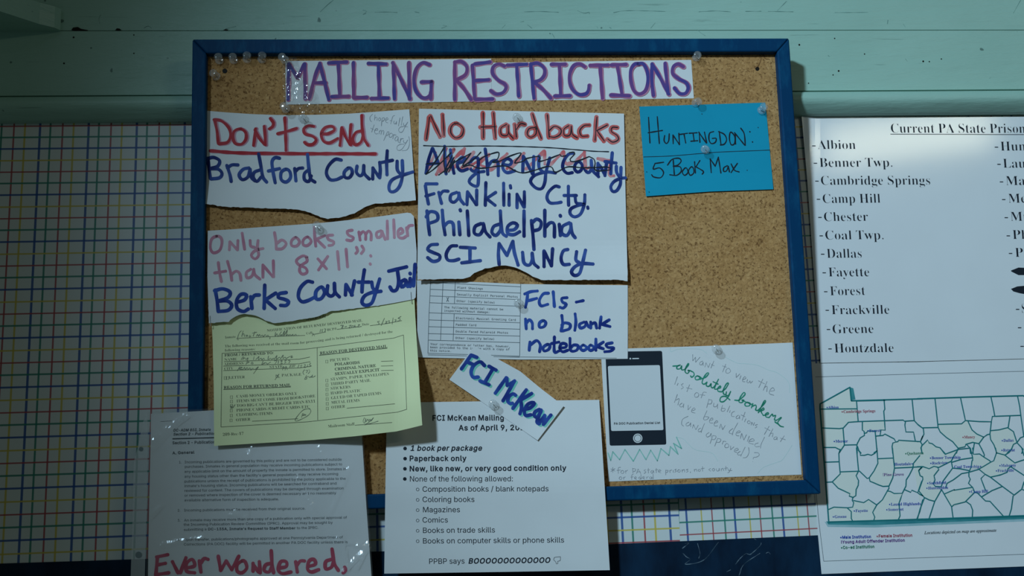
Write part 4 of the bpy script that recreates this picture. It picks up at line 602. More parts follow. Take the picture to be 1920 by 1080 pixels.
GLYPHS['A+'] = {
 ' ': (94,),
 '!': (122, (22,68,19,266,78,266,76,68), (49,-14,36,-12,24,-4,17,7,14,20,17,34,24,45,36,53,49,55,62,53,74,45,81,34,84,20,81,7,74,-4,62,-12)),
 "'": (127, (27,147,23,266,80,266,76,147)),
 ',': (118, (5,-72,24,48,84,48,51,-72)),
 '-': (251, (180,134,180,82,45,82,45,134)),
 '.': (118, (48,-14,34,-12,23,-4,15,7,13,20,15,34,23,45,34,53,48,55,61,53,72,45,80,34,83,20,80,7,72,-4,61,-12)),
 '0': (251, (113,-15,83,-11,70,-5,58,2,37,24,18,69,12,127,18,185,38,230,58,252,70,260,84,265,113,270,143,265,157,260,169,252,189,230,208,185,215,127,208,69,189,24,169,2,157,-5,143,-11), (113,37,132,42,146,58,156,86,160,127,156,168,146,197,132,213,113,218,95,213,80,197,70,168,67,127,70,86,80,58,95,42)),
 '1': (251, (26,-12,26,39,207,39,207,-12), (150,266,150,-12,94,-12,94,212,109,212,36,164,31,219,95,266)),
 '2': (251, (20,-12,20,28,132,149,144,168,148,186,141,206,131,214,117,217,101,217,85,208,77,192,75,169,20,169,21,193,27,217,39,237,56,253,88,267,125,269,148,264,168,253,184,238,196,219,202,198,201,170,193,147,162,103,88,25,88,40,207,40,207,-12)),
 '3': (251, (109,-15,84,-13,62,-6,33,13,15,42,8,78,65,78,69,58,79,45,97,38,116,37,133,41,147,53,153,72,148,92,137,103,119,110,66,112,66,154,132,229,132,214,23,214,23,266,198,266,198,226,101,127,94,156,119,157,147,153,180,136,196,118,205,96,209,72,205,48,195,26,170,1,148,-9)),
 '5': (251, (111,-15,75,-10,55,0,38,15,22,43,16,77,71,77,76,55,88,43,111,37,132,43,144,53,150,69,151,88,149,99,143,110,131,121,121,125,104,126,83,121,68,110,20,116,37,266,195,266,195,214,86,214,80,163,64,163,85,174,107,178,134,177,160,167,175,157,192,136,204,111,207,92,207,68,200,43,180,12,149,-8)),
 '8': (251, (113,-15,74,-10,43,7,21,34,14,67,18,94,31,118,50,135,66,142,64,125,44,138,26,167,23,190,30,222,42,240,68,260,89,267,113,270,137,267,158,260,184,240,196,222,203,190,200,167,182,138,162,125,161,142,176,135,195,118,208,95,212,68,205,34,184,7,152,-10), (113,37,132,39,146,46,154,56,156,69,153,84,145,95,131,103,113,106,95,103,81,95,73,84,70,69,72,56,80,46,94,39), (113,157,128,159,138,165,145,175,148,188,145,200,139,210,128,216,113,218,98,216,87,210,81,200,78,188,81,175,87,165,98,159)),
 '9': (251, (113,270,150,263,171,251,188,233,203,199,206,173,204,152,186,106,107,-12,50,-8,144,136,169,133,159,110,143,95,115,86,96,86,73,92,53,103,37,119,22,151,20,176,23,201,39,234,55,251,76,263), (113,218,98,215,86,206,78,193,75,176,78,158,86,145,98,137,113,134,129,137,141,145,149,158,152,175,149,193,141,206,129,215)),
 'A': (264, (-9,-12,92,266,146,266,248,-12,189,-12,109,220,100,251,139,251,109,155,51,-12), (43,59,43,111,197,111,197,59)),
 'B': (252, (18,-12,18,266,134,266,159,261,188,243,201,227,209,208,211,187,209,170,204,154,196,142,169,125,169,142,166,142,188,133,207,115,219,89,221,68,218,47,210,27,197,11,166,-6,139,-11), (74,41,135,41,152,46,163,58,164,77,155,93,137,102,74,103), (74,155,134,157,146,164,155,177,154,197,144,209,130,213,74,214)),
 'C': (279, (134,-15,99,-11,84,-6,55,12,43,24,24,52,17,69,12,87,8,127,12,167,17,185,33,217,55,242,69,252,84,260,116,269,144,269,164,266,192,256,208,245,229,224,239,206,251,162,195,162,187,186,175,201,159,211,134,216,115,213,91,200,78,186,69,166,64,142,66,100,73,77,84,60,98,48,115,41,134,38,149,40,163,45,179,56,189,73,195,92,251,92,239,48,216,16,183,-6,154,-14)),
 'D': (275, (110,-12,36,-12,36,41,121,41,153,51,168,63,179,80,185,101,188,128,182,165,168,192,145,208,110,214,35,214,35,266,132,265,167,257,182,250,208,229,227,201,239,167,243,128,239,88,234,70,219,39,208,26,181,5,165,-3,148,-8), (74,266,74,-12,18,-12,18,266)),
 'F': (229, (18,-12,18,266,197,266,197,214,74,214,74,151,185,151,185,99,74,99,74,-12)),
 'G': (284, (134,-15,99,-11,83,-5,68,2,43,24,24,52,17,69,12,87,8,127,12,167,17,185,32,217,55,242,68,252,83,260,115,269,143,269,164,266,193,255,209,244,229,223,240,206,252,162,195,162,189,181,178,198,163,209,144,215,123,215,98,206,78,186,69,166,64,142,66,100,73,78,84,61,99,48,115,41,134,38,152,40,173,50,188,67,193,83,196,115,220,99,129,88,129,140,251,140,251,100,247,68,243,53,236,39,218,16,180,-7)),
 'I': (174, (4,-12,4,41,47,41,47,214,4,214,4,266,147,266,147,214,103,214,103,41,147,41,147,-12)),
 'K': (257, (47,60,40,112,78,160,177,266,237,260,120,125), (18,-12,18,266,74,266,74,167,74,-12), (180,-12,79,130,115,175,239,-8)),
 'L': (220, (18,-12,18,266,74,266,74,41,193,41,193,-12)),
 'M': (338, (18,-12,18,266,84,266,151,95,177,12,137,12,164,95,230,266,296,266,296,-12,240,-12,242,241,273,241,266,219,239,141,179,-12,135,-12,71,148,39,241,71,241,73,-12)),
 'N': (286, (18,-12,18,266,75,266,189,86,225,18,192,13,187,97,187,266,244,266,244,-12,187,-12,85,149,36,235,71,241,74,149,74,-12)),
 'O': (291, (133,-15,99,-11,84,-6,69,2,43,24,24,52,17,69,12,87,8,127,12,167,17,185,24,202,43,231,69,252,84,260,99,265,133,270,168,265,183,260,198,252,224,231,243,202,250,185,255,167,259,127,255,87,250,69,243,52,224,24,212,12,183,-6,168,-11), (133,38,160,44,182,60,198,88,203,127,198,167,182,194,160,210,133,216,107,210,85,194,69,166,64,127,69,88,85,60,107,44)),
 'P': (246, (18,-12,18,266,133,266,172,254,191,240,210,210,216,186,214,149,199,117,182,100,160,88,133,82,43,81,43,133,132,135,150,144,159,162,158,191,151,203,143,209,124,214,74,214,74,-12)),
 'R': (248, (18,-12,18,266,133,266,172,255,192,241,206,222,214,200,216,164,206,130,192,111,160,93,133,87,36,87,36,140,117,140,139,142,154,152,160,170,156,197,143,209,125,214,74,214,74,-12), (169,-12,99,124,159,127,230,-9)),
 'S': (247, (112,-16,71,-11,38,6,16,33,9,55,6,80,63,80,66,59,74,48,87,41,112,37,133,39,152,50,160,65,159,79,138,94,58,120,35,136,19,159,15,172,15,198,28,231,53,254,88,267,114,270,140,267,174,254,198,231,209,212,214,177,159,177,155,194,149,205,130,215,112,217,94,215,77,205,71,195,71,180,77,172,89,165,160,143,193,123,211,97,216,79,215,57,203,25,178,0,154,-10)),
 'Y': (260, (90,-12,90,101,-7,263,52,266,118,158,142,104,95,104,118,159,184,266,243,263,146,101,146,-12)),
 'a': (219, (80,-16,51,-12,26,2,9,24,3,54,5,72,11,87,33,107,60,117,126,127,124,140,117,149,103,153,87,153,68,142,57,122,4,138,19,168,31,182,55,196,80,203,109,204,136,197,156,186,172,166,180,137,180,-12,126,-12,126,14,143,14,145,16,134,4,119,-8,97,-15), (85,35,98,36,112,43,121,53,132,81,144,84,129,79,102,74,71,68,59,58,58,49,62,42,73,36)),
 'b': (236, (115,-16,96,-14,81,-9,64,3,51,20,52,17,68,17,68,-12,14,-12,14,266,69,266,69,172,53,172,51,169,64,185,80,197,105,204,128,203,163,190,189,163,204,125,207,94,204,64,190,25,173,6,152,-8), (110,35,128,39,140,51,149,70,152,95,149,119,141,138,128,149,110,153,92,149,80,138,71,120,68,95,71,69,80,50,93,39)),
 'c': (222, (103,-16,64,-8,32,15,12,50,5,94,12,138,32,173,64,196,90,203,126,202,159,188,184,162,196,130,143,116,138,133,130,144,117,151,104,153,90,151,80,146,68,131,63,118,60,102,61,78,68,57,76,46,85,39,96,36,121,38,136,51,144,73,197,60,184,27,166,5,141,-9)),
 'd': (236, (98,-16,60,-8,30,15,11,50,6,79,6,110,17,151,30,174,49,190,85,203,107,204,125,200,144,189,161,169,160,172,143,172,143,266,198,266,198,-12,144,-12,144,17,160,17,161,20,148,3,132,-9,116,-14), (102,35,120,39,132,50,141,69,144,95,141,120,133,138,120,149,102,153,84,149,72,138,63,119,60,95,63,70,72,51,85,39)),
 'e': (226, (106,-16,64,-8,32,15,12,50,6,78,6,109,17,150,41,182,63,196,75,201,102,204,120,203,153,190,168,179,180,164,190,145,196,123,198,73,25,73,25,122,179,113,147,85,138,130,124,147,109,153,90,151,75,143,65,130,60,112,60,80,63,65,73,48,93,37,119,37,136,47,146,67,198,54,187,26,170,5,137,-12)),
 'f': (151, (126,202,126,152,-9,152,-9,202), (28,-12,28,216,31,234,43,256,63,270,86,277,117,274,136,268,122,219,93,225,86,222,83,214,83,-12)),
 'g': (237, (103,-87,72,-84,47,-74,28,-58,9,-30,54,-4,69,-25,82,-33,103,-37,121,-34,134,-28,141,-19,144,22,160,22,161,24,143,4,124,-6,97,-10,73,-7,50,3,31,19,12,52,6,80,6,111,12,139,23,163,50,190,72,201,98,204,125,200,144,190,162,169,160,171,145,171,145,202,198,202,198,-5,195,-30,185,-52,160,-74,139,-83), (102,42,120,45,133,55,141,72,144,96,141,121,133,138,120,149,102,153,84,149,72,138,63,120,60,96,63,72,72,55,84,45)),
 'i': (107, (14,-12,14,202,69,202,69,-12), (42,209,29,212,19,219,11,229,9,242,11,254,19,265,29,272,42,274,54,272,65,265,73,254,75,242,73,229,65,219,54,212)),
 'k': (214, (49,55,43,118,55,118,137,202,193,195,97,88,93,88), (14,-12,14,266,69,266,69,-12), (141,-12,58,94,97,132,200,-7)),
 'l': (119, (69,-13,46,-10,37,-5,22,10,15,31,14,266,69,266,70,38,94,41,104,-8)),
 'm': (329, (14,-12,14,202,68,202,68,136,37,136,48,167,62,186,81,199,110,205,133,201,143,196,165,171,176,135,140,135,150,166,165,185,193,201,218,205,246,200,269,185,285,161,290,139,290,-12,236,-12,235,134,229,147,209,153,190,147,181,132,180,-12,125,-12,125,135,115,149,100,153,81,147,70,130,69,-12)),
 'n': (229, (69,113,69,-12,14,-12,14,202,68,202,68,132,34,132,45,161,60,183,79,197,102,203,135,202,162,189,181,166,188,145,191,-12,136,-12,136,117,134,134,128,144,112,152,100,152,86,148,74,136)),
 'o': (232, (104,-16,64,-8,32,15,12,50,5,94,12,138,32,173,64,196,104,204,144,196,176,173,196,138,203,94,196,50,176,15,144,-8), (104,35,123,39,136,51,145,70,148,94,145,118,136,137,123,149,104,153,85,149,72,137,63,118,60,94,63,70,72,51,85,39)),
 'p': (236, (14,-83,14,202,68,202,68,172,52,172,51,169,69,189,96,203,128,203,152,196,173,183,189,163,201,138,206,110,206,79,201,50,190,25,173,6,140,-13,105,-16,88,-12,75,-5,51,20,52,17,69,17,69,-83), (110,35,128,39,140,51,149,70,152,95,149,119,141,138,128,149,110,153,92,149,80,138,71,120,68,95,71,69,80,50,93,39)),
 'q': (236, (198,-83,143,-83,143,17,160,17,161,20,143,-1,116,-14,84,-15,60,-8,39,6,16,37,8,64,5,94,8,125,17,151,30,174,49,190,85,203,116,203,144,189,161,169,160,172,144,172,144,202,198,202), (102,35,120,39,132,50,141,69,144,95,141,120,133,138,120,149,102,153,84,149,72,138,63,119,60,95,63,70,72,51,85,39)),
 'r': (154, (14,-12,14,202,68,202,68,172,50,172,62,188,78,198,97,204,134,203,134,147,111,151,85,147,76,139,70,128,69,-12)),
 's': (206, (91,-16,52,-10,28,5,12,27,3,56,55,67,63,46,78,36,105,36,121,46,121,56,113,63,59,77,36,88,20,104,12,125,14,156,29,180,53,196,72,202,94,204,123,200,147,189,164,171,178,136,127,125,113,149,94,154,72,149,67,141,67,134,77,127,131,113,153,102,169,85,174,76,178,53,171,25,152,2,125,-11)),
 't': (138, (114,202,114,152,-9,152,-9,202), (20,248,75,248,75,44,77,39,81,37,110,40,121,-7,104,-12,84,-14,58,-10,38,2,25,22,20,46)),
 'u': (229, (91,-15,61,-9,43,0,29,15,20,34,14,69,14,202,69,202,69,63,74,50,82,42,93,38,105,37,126,47,135,64,136,202,191,202,191,-12,137,-12,137,58,170,57,153,17,145,7,125,-7)),
 'v': (219, (73,-12,-8,201,51,202,97,73,119,-2,76,-2,98,73,144,202,203,201,121,-12)),
 'w': (308, (60,-12,-5,202,53,202,86,82,102,9,68,9,84,81,117,202,167,202,200,81,216,9,181,9,231,202,288,202,224,-12,175,-12,123,181,161,181,108,-12)),
 'y': (219, (9,-77,22,-29,45,-33,53,-31,60,-23,68,-1,-8,201,51,202,97,73,119,-2,76,-2,85,30,98,73,144,202,203,201,113,-34,102,-55,81,-76,61,-83,34,-84)),
 '\u2022': (218, (97,34,71,39,50,54,36,75,30,101,36,127,50,148,71,162,97,168,123,162,144,148,159,127,164,101,159,75,144,54,123,39)),
}
GLYPHS['B'] = {
 ' ': (87,),
 '!': (90, (36,67,27,240,63,240,55,67), (45,-5,30,1,24,18,26,29,30,36,45,41,60,36,64,29,66,18,64,8,60,1)),
 '/': (125, (3,0,93,240,122,240,32,0)),
 ':': (90, (45,139,30,144,24,162,26,173,30,180,45,185,60,180,64,173,66,162,64,151,60,144), (45,-5,30,1,24,18,26,29,30,36,45,41,60,36,64,29,66,18,64,8,60,1)),
 'A': (218, (-4,0,-4,9,12,15,21,30,103,233,112,233,199,28,209,14,222,9,222,0,115,0,115,9,135,13,142,23,126,66,52,66,37,24,43,13,64,9,64,0), (57,80,121,80,88,160)),
 'B': (221, (8,0,8,9,22,11,31,16,37,33,37,184,36,202,31,212,22,218,8,219,8,228,110,228,149,224,176,215,193,198,198,175,195,157,184,142,167,131,143,124,172,115,193,103,205,86,209,66,208,51,196,27,172,10,157,4,119,0), (91,126,117,128,132,136,136,142,142,173,140,192,135,206,117,216,103,217,94,212,91,201), (111,12,136,19,148,41,150,64,147,88,139,104,132,109,112,115,91,116,92,23,98,15)),
 'C': (234, (128,-5,97,-2,82,3,56,18,36,39,21,66,14,97,14,131,22,162,28,175,46,199,69,217,83,224,98,229,130,233,155,230,191,218,204,221,210,233,218,233,218,154,210,154,196,182,178,203,157,217,133,222,106,215,87,195,76,161,72,113,76,69,89,37,110,18,139,12,159,14,189,28,214,53,224,44,205,23,183,7,157,-2)),
 'D': (248, (10,0,10,9,31,15,37,29,37,196,33,209,21,218,7,219,7,228,111,228,139,226,164,220,185,211,203,198,216,182,226,162,232,140,234,114,227,64,204,28,167,7,114,0), (111,12,140,18,160,37,171,69,175,115,171,159,159,191,139,210,111,217,101,215,95,212,91,199,91,29,95,17)),
 'E': (221, (7,0,7,8,22,10,31,15,36,24,38,39,36,202,27,216,8,219,8,228,199,228,199,160,192,160,184,186,178,196,160,208,116,215,100,214,94,210,91,199,91,123,116,126,124,129,134,141,144,173,152,173,152,59,144,59,139,84,130,100,115,109,91,111,91,34,94,20,103,15,127,14,165,23,185,37,206,72,215,72,201,0)),
 'F': (202, (8,0,8,9,22,11,31,17,37,33,37,187,34,208,27,214,7,219,7,228,197,228,197,160,189,160,178,193,162,207,127,215,103,215,94,212,91,203,91,124,105,124,122,130,133,142,142,173,151,173,151,59,142,59,137,84,128,100,114,109,91,112,91,35,94,21,105,12,128,9,128,0)),
 'G': (254, (134,-5,116,-4,85,3,58,18,37,39,22,65,18,81,14,115,18,147,29,176,57,209,83,224,97,229,129,233,156,230,194,218,203,221,210,233,219,233,219,154,210,154,197,181,172,208,149,219,134,222,107,215,88,195,77,161,73,114,77,67,90,34,99,22,123,8,154,8,164,14,169,23,171,71,165,85,138,91,138,99,250,99,250,91,232,88,224,77,223,14,179,0)),
 'H': (262, (8,0,8,9,22,11,31,16,36,25,37,40,37,197,31,212,22,217,8,219,8,228,121,228,121,219,99,215,92,204,91,125,171,125,170,204,166,213,152,218,141,219,141,228,254,228,254,219,230,212,226,203,225,189,225,33,231,16,239,11,254,9,254,0,141,0,141,9,161,13,169,24,171,110,91,110,93,25,101,13,121,9,121,0)),
 'I': (130, (7,0,7,9,26,14,34,20,38,38,37,200,32,214,7,219,7,228,122,228,122,219,114,219,98,214,92,200,91,34,97,17,107,12,123,9,123,0)),
 'L': (213, (8,0,8,9,22,11,31,16,36,25,37,40,37,197,31,212,22,217,8,219,8,228,125,228,125,219,101,215,93,205,91,41,94,21,103,15,128,14,165,23,185,40,204,77,214,77,201,0)),
 'M': (317, (7,0,7,9,27,13,34,20,38,40,37,201,29,215,7,219,7,228,92,228,158,71,225,228,309,228,309,219,286,212,280,197,281,30,286,15,294,10,308,9,308,0,198,0,198,9,213,11,222,16,227,30,227,199,144,0,135,0,53,194,53,31,60,15,70,10,85,9,85,0)),
 'N': (247, (201,-5,53,175,55,24,63,13,83,9,83,0,9,0,9,9,24,10,32,15,38,34,38,194,16,217,9,219,9,228,78,228,195,84,194,204,187,214,166,219,166,228,240,228,240,219,220,215,212,203,211,-5)),
 'O': (263, (130,-5,106,-3,84,4,64,15,47,29,33,46,22,67,16,89,14,114,16,138,22,161,33,181,47,199,65,213,85,224,108,231,133,233,157,231,179,224,198,213,216,199,230,182,240,162,247,139,249,114,247,89,240,67,230,46,215,29,198,15,177,4,155,-3), (132,6,157,13,175,33,186,67,190,114,186,160,174,194,155,215,130,222,105,215,87,195,76,161,73,114,77,67,89,34,108,13)),
 'P': (209, (8,0,8,9,22,11,31,16,36,25,37,40,37,197,31,212,22,217,8,219,8,228,144,226,168,220,183,211,199,192,204,175,203,152,193,129,172,112,157,107,140,104,91,103,93,25,101,13,121,9,121,0), (91,115,122,118,136,126,140,133,146,165,144,187,138,203,126,212,118,215,100,215,93,210)),
 'Q': (263, (189,-58,157,-54,131,-43,110,-25,93,0,70,10,51,25,35,43,23,64,14,101,14,126,22,161,33,181,56,206,85,224,108,231,133,233,157,231,189,219,207,207,223,191,240,162,249,127,248,94,244,76,227,43,200,17,165,0,176,-18,189,-30,204,-38,222,-40,246,-37,247,-46,218,-55), (133,6,158,13,176,33,186,67,190,114,186,160,174,194,155,215,130,222,105,215,87,195,76,161,73,114,77,67,89,34,108,13)),
 'R': (236, (8,0,8,9,22,11,31,16,36,25,37,40,37,197,31,212,22,217,8,219,8,228,132,227,170,219,195,204,202,194,209,167,205,148,196,133,180,120,157,112,221,18,229,11,240,9,240,0,169,0,101,106,91,106,93,25,101,13,121,9,121,0), (91,117,124,120,140,129,145,136,152,168,149,189,142,204,129,213,112,216,97,213,93,208)),
 'S': (195, (21,-5,21,79,31,79,48,35,56,25,75,12,98,7,115,10,128,18,137,30,139,45,133,65,124,73,68,103,46,118,32,135,26,155,27,185,38,208,50,220,65,228,92,233,150,222,157,225,160,233,170,233,170,160,161,160,147,192,136,205,118,218,97,222,75,217,62,203,60,190,62,178,79,160,145,127,169,106,175,94,179,74,179,56,174,37,157,15,131,0,108,-4,88,-5,42,6,35,4,31,-5)),
 'T': (212, (46,0,46,9,61,10,71,15,77,32,78,217,51,213,33,202,20,183,14,159,5,159,5,228,205,228,205,158,197,158,191,184,178,202,160,213,132,217,132,32,138,15,148,10,164,9,164,0)),
 'U': (246, (124,-6,84,-1,69,5,48,26,38,58,35,203,27,215,7,219,7,228,120,228,120,219,98,215,91,200,91,56,102,26,116,15,137,11,163,15,181,28,192,50,196,80,196,197,190,212,180,217,164,219,164,228,237,228,237,219,220,214,213,202,210,66,199,29,190,16,178,6,145,-5)),
 'X': (235, (6,0,6,9,16,10,36,23,97,104,35,199,20,215,7,219,7,228,122,228,122,219,100,216,95,208,132,145,169,203,168,212,164,216,146,219,146,228,229,228,227,219,207,215,190,201,140,132,210,24,221,12,232,9,232,0,119,0,119,9,139,12,144,15,145,24,105,91,69,40,63,27,64,16,76,10,87,9,87,0)),
 'Y': (213, (51,0,51,9,70,13,79,25,80,89,19,201,7,215,-7,219,-7,228,103,228,103,219,83,216,79,213,78,206,124,113,174,200,173,210,160,218,147,219,147,228,220,228,220,219,208,215,195,201,134,102,135,25,144,13,164,9,164,0)),
 'a': (172, (127,-5,108,1,100,17,76,1,48,-4,32,-2,16,11,11,24,11,42,22,60,44,75,99,95,98,133,90,144,80,147,64,147,53,142,52,136,61,116,55,101,43,96,34,96,26,99,18,109,17,124,21,134,41,151,63,158,98,158,123,152,138,139,145,118,147,22,152,17,160,21,165,14,147,0), (76,17,87,20,99,32,99,85,82,78,69,69,62,57,59,42,63,23)),
 'b': (180, (21,-6,21,201,18,214,4,220,4,228,69,228,69,139,88,154,99,158,119,159,142,149,159,131,169,104,170,71,161,38,143,13,117,-2,96,-5,74,0,52,14,27,-6), (91,7,106,11,112,17,121,47,121,107,116,125,106,136,92,140,85,139,75,132,69,121,71,22,75,14,82,9)),
 'c': (147, (78,-5,60,-2,43,5,29,18,19,34,12,53,10,75,12,98,20,118,39,142,57,153,77,159,99,159,118,154,131,144,138,130,136,111,123,102,109,104,103,108,99,115,98,141,91,148,72,145,63,135,58,118,57,76,63,49,69,38,83,24,102,19,119,23,136,36,142,30,129,15,114,4,97,-3)),
 'd': (185, (70,-5,46,1,32,11,22,25,14,42,10,63,12,98,22,128,34,143,48,153,64,159,84,158,103,148,111,140,111,200,108,213,103,217,88,220,88,228,160,228,160,32,164,18,177,14,177,5,147,3,111,-5,111,19,94,1), (86,14,101,21,111,38,111,121,106,132,91,140,80,139,69,132,62,116,59,92,60,49,65,29,73,18)),
 'e': (150, (77,-5,50,1,29,18,15,44,10,66,12,101,24,129,43,149,69,159,92,158,104,154,124,140,137,117,141,87,141,83,58,83,61,56,69,37,82,25,100,21,109,23,118,27,135,43,142,36,129,18,114,5,96,-2), (58,96,101,96,100,126,94,143,81,148,71,146,64,137,59,122)),
 'f': (107, (7,0,7,8,18,10,24,15,26,37,26,138,8,138,8,155,26,155,27,189,35,210,51,224,73,231,97,232,113,227,125,218,132,200,128,187,116,178,101,180,94,188,93,199,99,216,97,220,85,221,79,218,74,201,74,155,102,155,102,138,74,138,74,26,79,13,100,8,100,0)),
 'g': (164, (73,-70,33,-65,16,-56,8,-44,9,-30,14,-23,34,-13,24,-7,13,7,14,27,27,42,51,55,34,64,21,75,14,89,11,106,13,121,20,134,37,149,60,157,79,159,117,152,158,152,158,134,134,134,143,119,146,102,144,88,129,65,102,53,63,51,54,45,50,36,52,31,62,25,111,23,143,15,151,6,156,-5,156,-30,146,-49,124,-62,92,-69), (79,62,89,65,95,73,100,105,95,138,89,146,79,148,69,146,62,138,57,105,62,73,69,65), (80,-58,103,-57,119,-52,128,-44,132,-33,128,-23,102,-17,48,-17,40,-26,37,-36,43,-48,61,-56)),
 'h': (190, (9,0,9,8,20,11,24,15,26,28,26,204,21,217,9,220,9,228,74,228,74,133,84,145,108,158,122,159,141,156,154,146,162,129,165,106,165,23,171,11,182,8,182,0,101,0,101,8,114,13,118,28,117,120,113,132,101,136,87,131,74,118,74,23,79,11,90,8,90,0)),
 'i': (99, (50,181,41,183,32,188,27,196,25,206,32,224,41,230,50,232,60,230,68,224,76,206,74,196,68,188), (9,0,9,8,23,13,26,23,26,132,21,144,10,147,10,155,74,155,74,23,79,11,90,8,90,0)),
 'k': (179, (9,0,9,8,23,13,26,28,26,204,22,217,10,220,10,228,74,228,74,84,113,124,121,136,121,142,118,145,103,147,103,155,173,155,173,147,145,137,111,104,173,17,180,10,188,8,188,0,105,0,105,8,117,10,119,18,81,74,74,67,74,23,79,11,90,8,90,0)),
 'l': (100, (9,0,9,8,23,13,26,23,26,199,22,217,10,220,10,228,74,228,74,23,79,11,90,8,90,0)),
 'm': (277, (9,0,9,8,20,11,24,15,26,28,26,131,21,144,9,147,9,155,73,155,73,132,83,144,106,157,134,157,146,152,155,143,160,131,182,152,195,157,209,159,228,156,241,146,249,129,252,106,252,23,257,11,268,8,268,0,189,0,189,8,201,13,205,28,203,125,197,134,182,135,162,119,162,23,167,11,178,8,178,0,100,0,100,8,112,13,116,28,115,120,111,132,100,136,85,131,73,118,73,23,78,11,89,8,89,0)),
 'n': (190, (9,0,9,8,20,11,24,15,26,28,26,131,21,144,9,147,9,155,74,155,74,134,95,153,108,158,122,159,141,156,154,146,162,129,165,106,165,23,171,11,182,8,182,0,101,0,101,8,114,13,118,28,117,120,113,132,101,136,87,131,74,118,74,23,79,11,90,8,90,0)),
 'o': (168, (84,-5,54,1,30,18,15,45,9,77,15,110,30,136,54,153,84,159,114,153,138,136,153,110,158,77,153,44,138,18,114,1), (84,6,96,9,106,23,110,77,108,114,104,135,96,146,84,149,72,146,64,135,60,114,58,77,60,41,64,19,72,9)),
 'p': (186, (9,-70,9,-62,18,-60,24,-53,26,-32,26,129,23,142,10,147,10,155,72,155,72,131,90,152,102,158,124,159,146,149,163,129,173,102,174,68,171,46,158,19,138,1,113,-5,91,0,74,16,76,-49,83,-59,99,-61,99,-70), (98,14,105,15,116,23,122,39,126,77,121,124,113,135,99,139,85,134,74,118,74,34,84,19)),
 'r': (144, (9,0,9,8,20,11,24,15,26,28,25,136,21,144,10,147,10,155,73,155,73,126,94,151,111,159,123,159,134,155,141,148,144,128,139,117,128,112,113,114,102,127,94,130,84,125,78,116,75,96,75,23,79,13,99,8,99,0)),
 's': (144, (76,-5,37,4,30,2,26,-4,18,-4,18,53,27,53,38,26,50,14,63,8,86,11,94,20,96,29,92,42,86,48,32,79,21,97,18,110,22,130,40,152,59,159,80,159,106,152,115,160,122,160,122,111,114,111,103,133,93,143,81,147,61,145,56,140,52,130,54,122,61,114,116,81,127,63,129,47,125,26,114,9,97,-2)),
 't': (114, (62,-5,38,1,26,18,24,139,10,139,10,150,44,185,64,212,72,212,72,155,104,155,104,139,72,139,74,28,78,21,84,20,95,24,103,37,111,33,102,16,91,5,78,-2)),
 'u': (187, (65,-5,46,-2,38,3,28,16,23,36,22,134,18,144,6,147,6,155,71,155,71,33,75,23,81,19,96,19,114,33,114,124,110,142,95,147,95,155,162,155,162,30,166,19,180,15,180,6,150,4,114,-5,114,20,93,2)),
 'v': (153, (71,-5,17,129,9,143,-1,147,-1,155,82,155,82,147,68,145,64,138,92,61,118,126,119,141,116,144,102,147,102,155,152,155,152,147,141,142,135,132,80,-5)),
 'w': (217, (61,-5,7,135,1,144,-5,147,-5,155,69,155,69,147,58,142,58,133,83,63,105,118,96,142,84,147,84,155,162,155,162,147,151,144,148,138,168,71,193,136,191,143,178,147,178,155,223,155,223,147,214,144,208,133,152,-5,144,-5,111,98,70,-5)),
 'y': (150, (26,-70,15,-68,1,-58,-3,-42,0,-30,9,-21,26,-21,36,-30,38,-48,46,-49,61,-30,70,-2,15,132,8,144,-2,147,-2,155,81,155,81,147,68,145,64,137,93,59,119,135,115,145,101,147,101,155,150,155,150,147,141,143,132,127,69,-41,52,-62,43,-67)),
 'z': (146, (6,0,6,7,84,144,55,143,41,139,32,131,22,108,13,108,16,155,137,155,137,145,63,12,87,13,105,18,117,27,130,54,138,54,134,0)),
 '\u2022': (194, (97,46,76,50,58,62,47,80,43,101,47,122,58,140,76,151,97,156,118,151,136,140,148,122,152,101,148,80,136,62,118,50)),
}
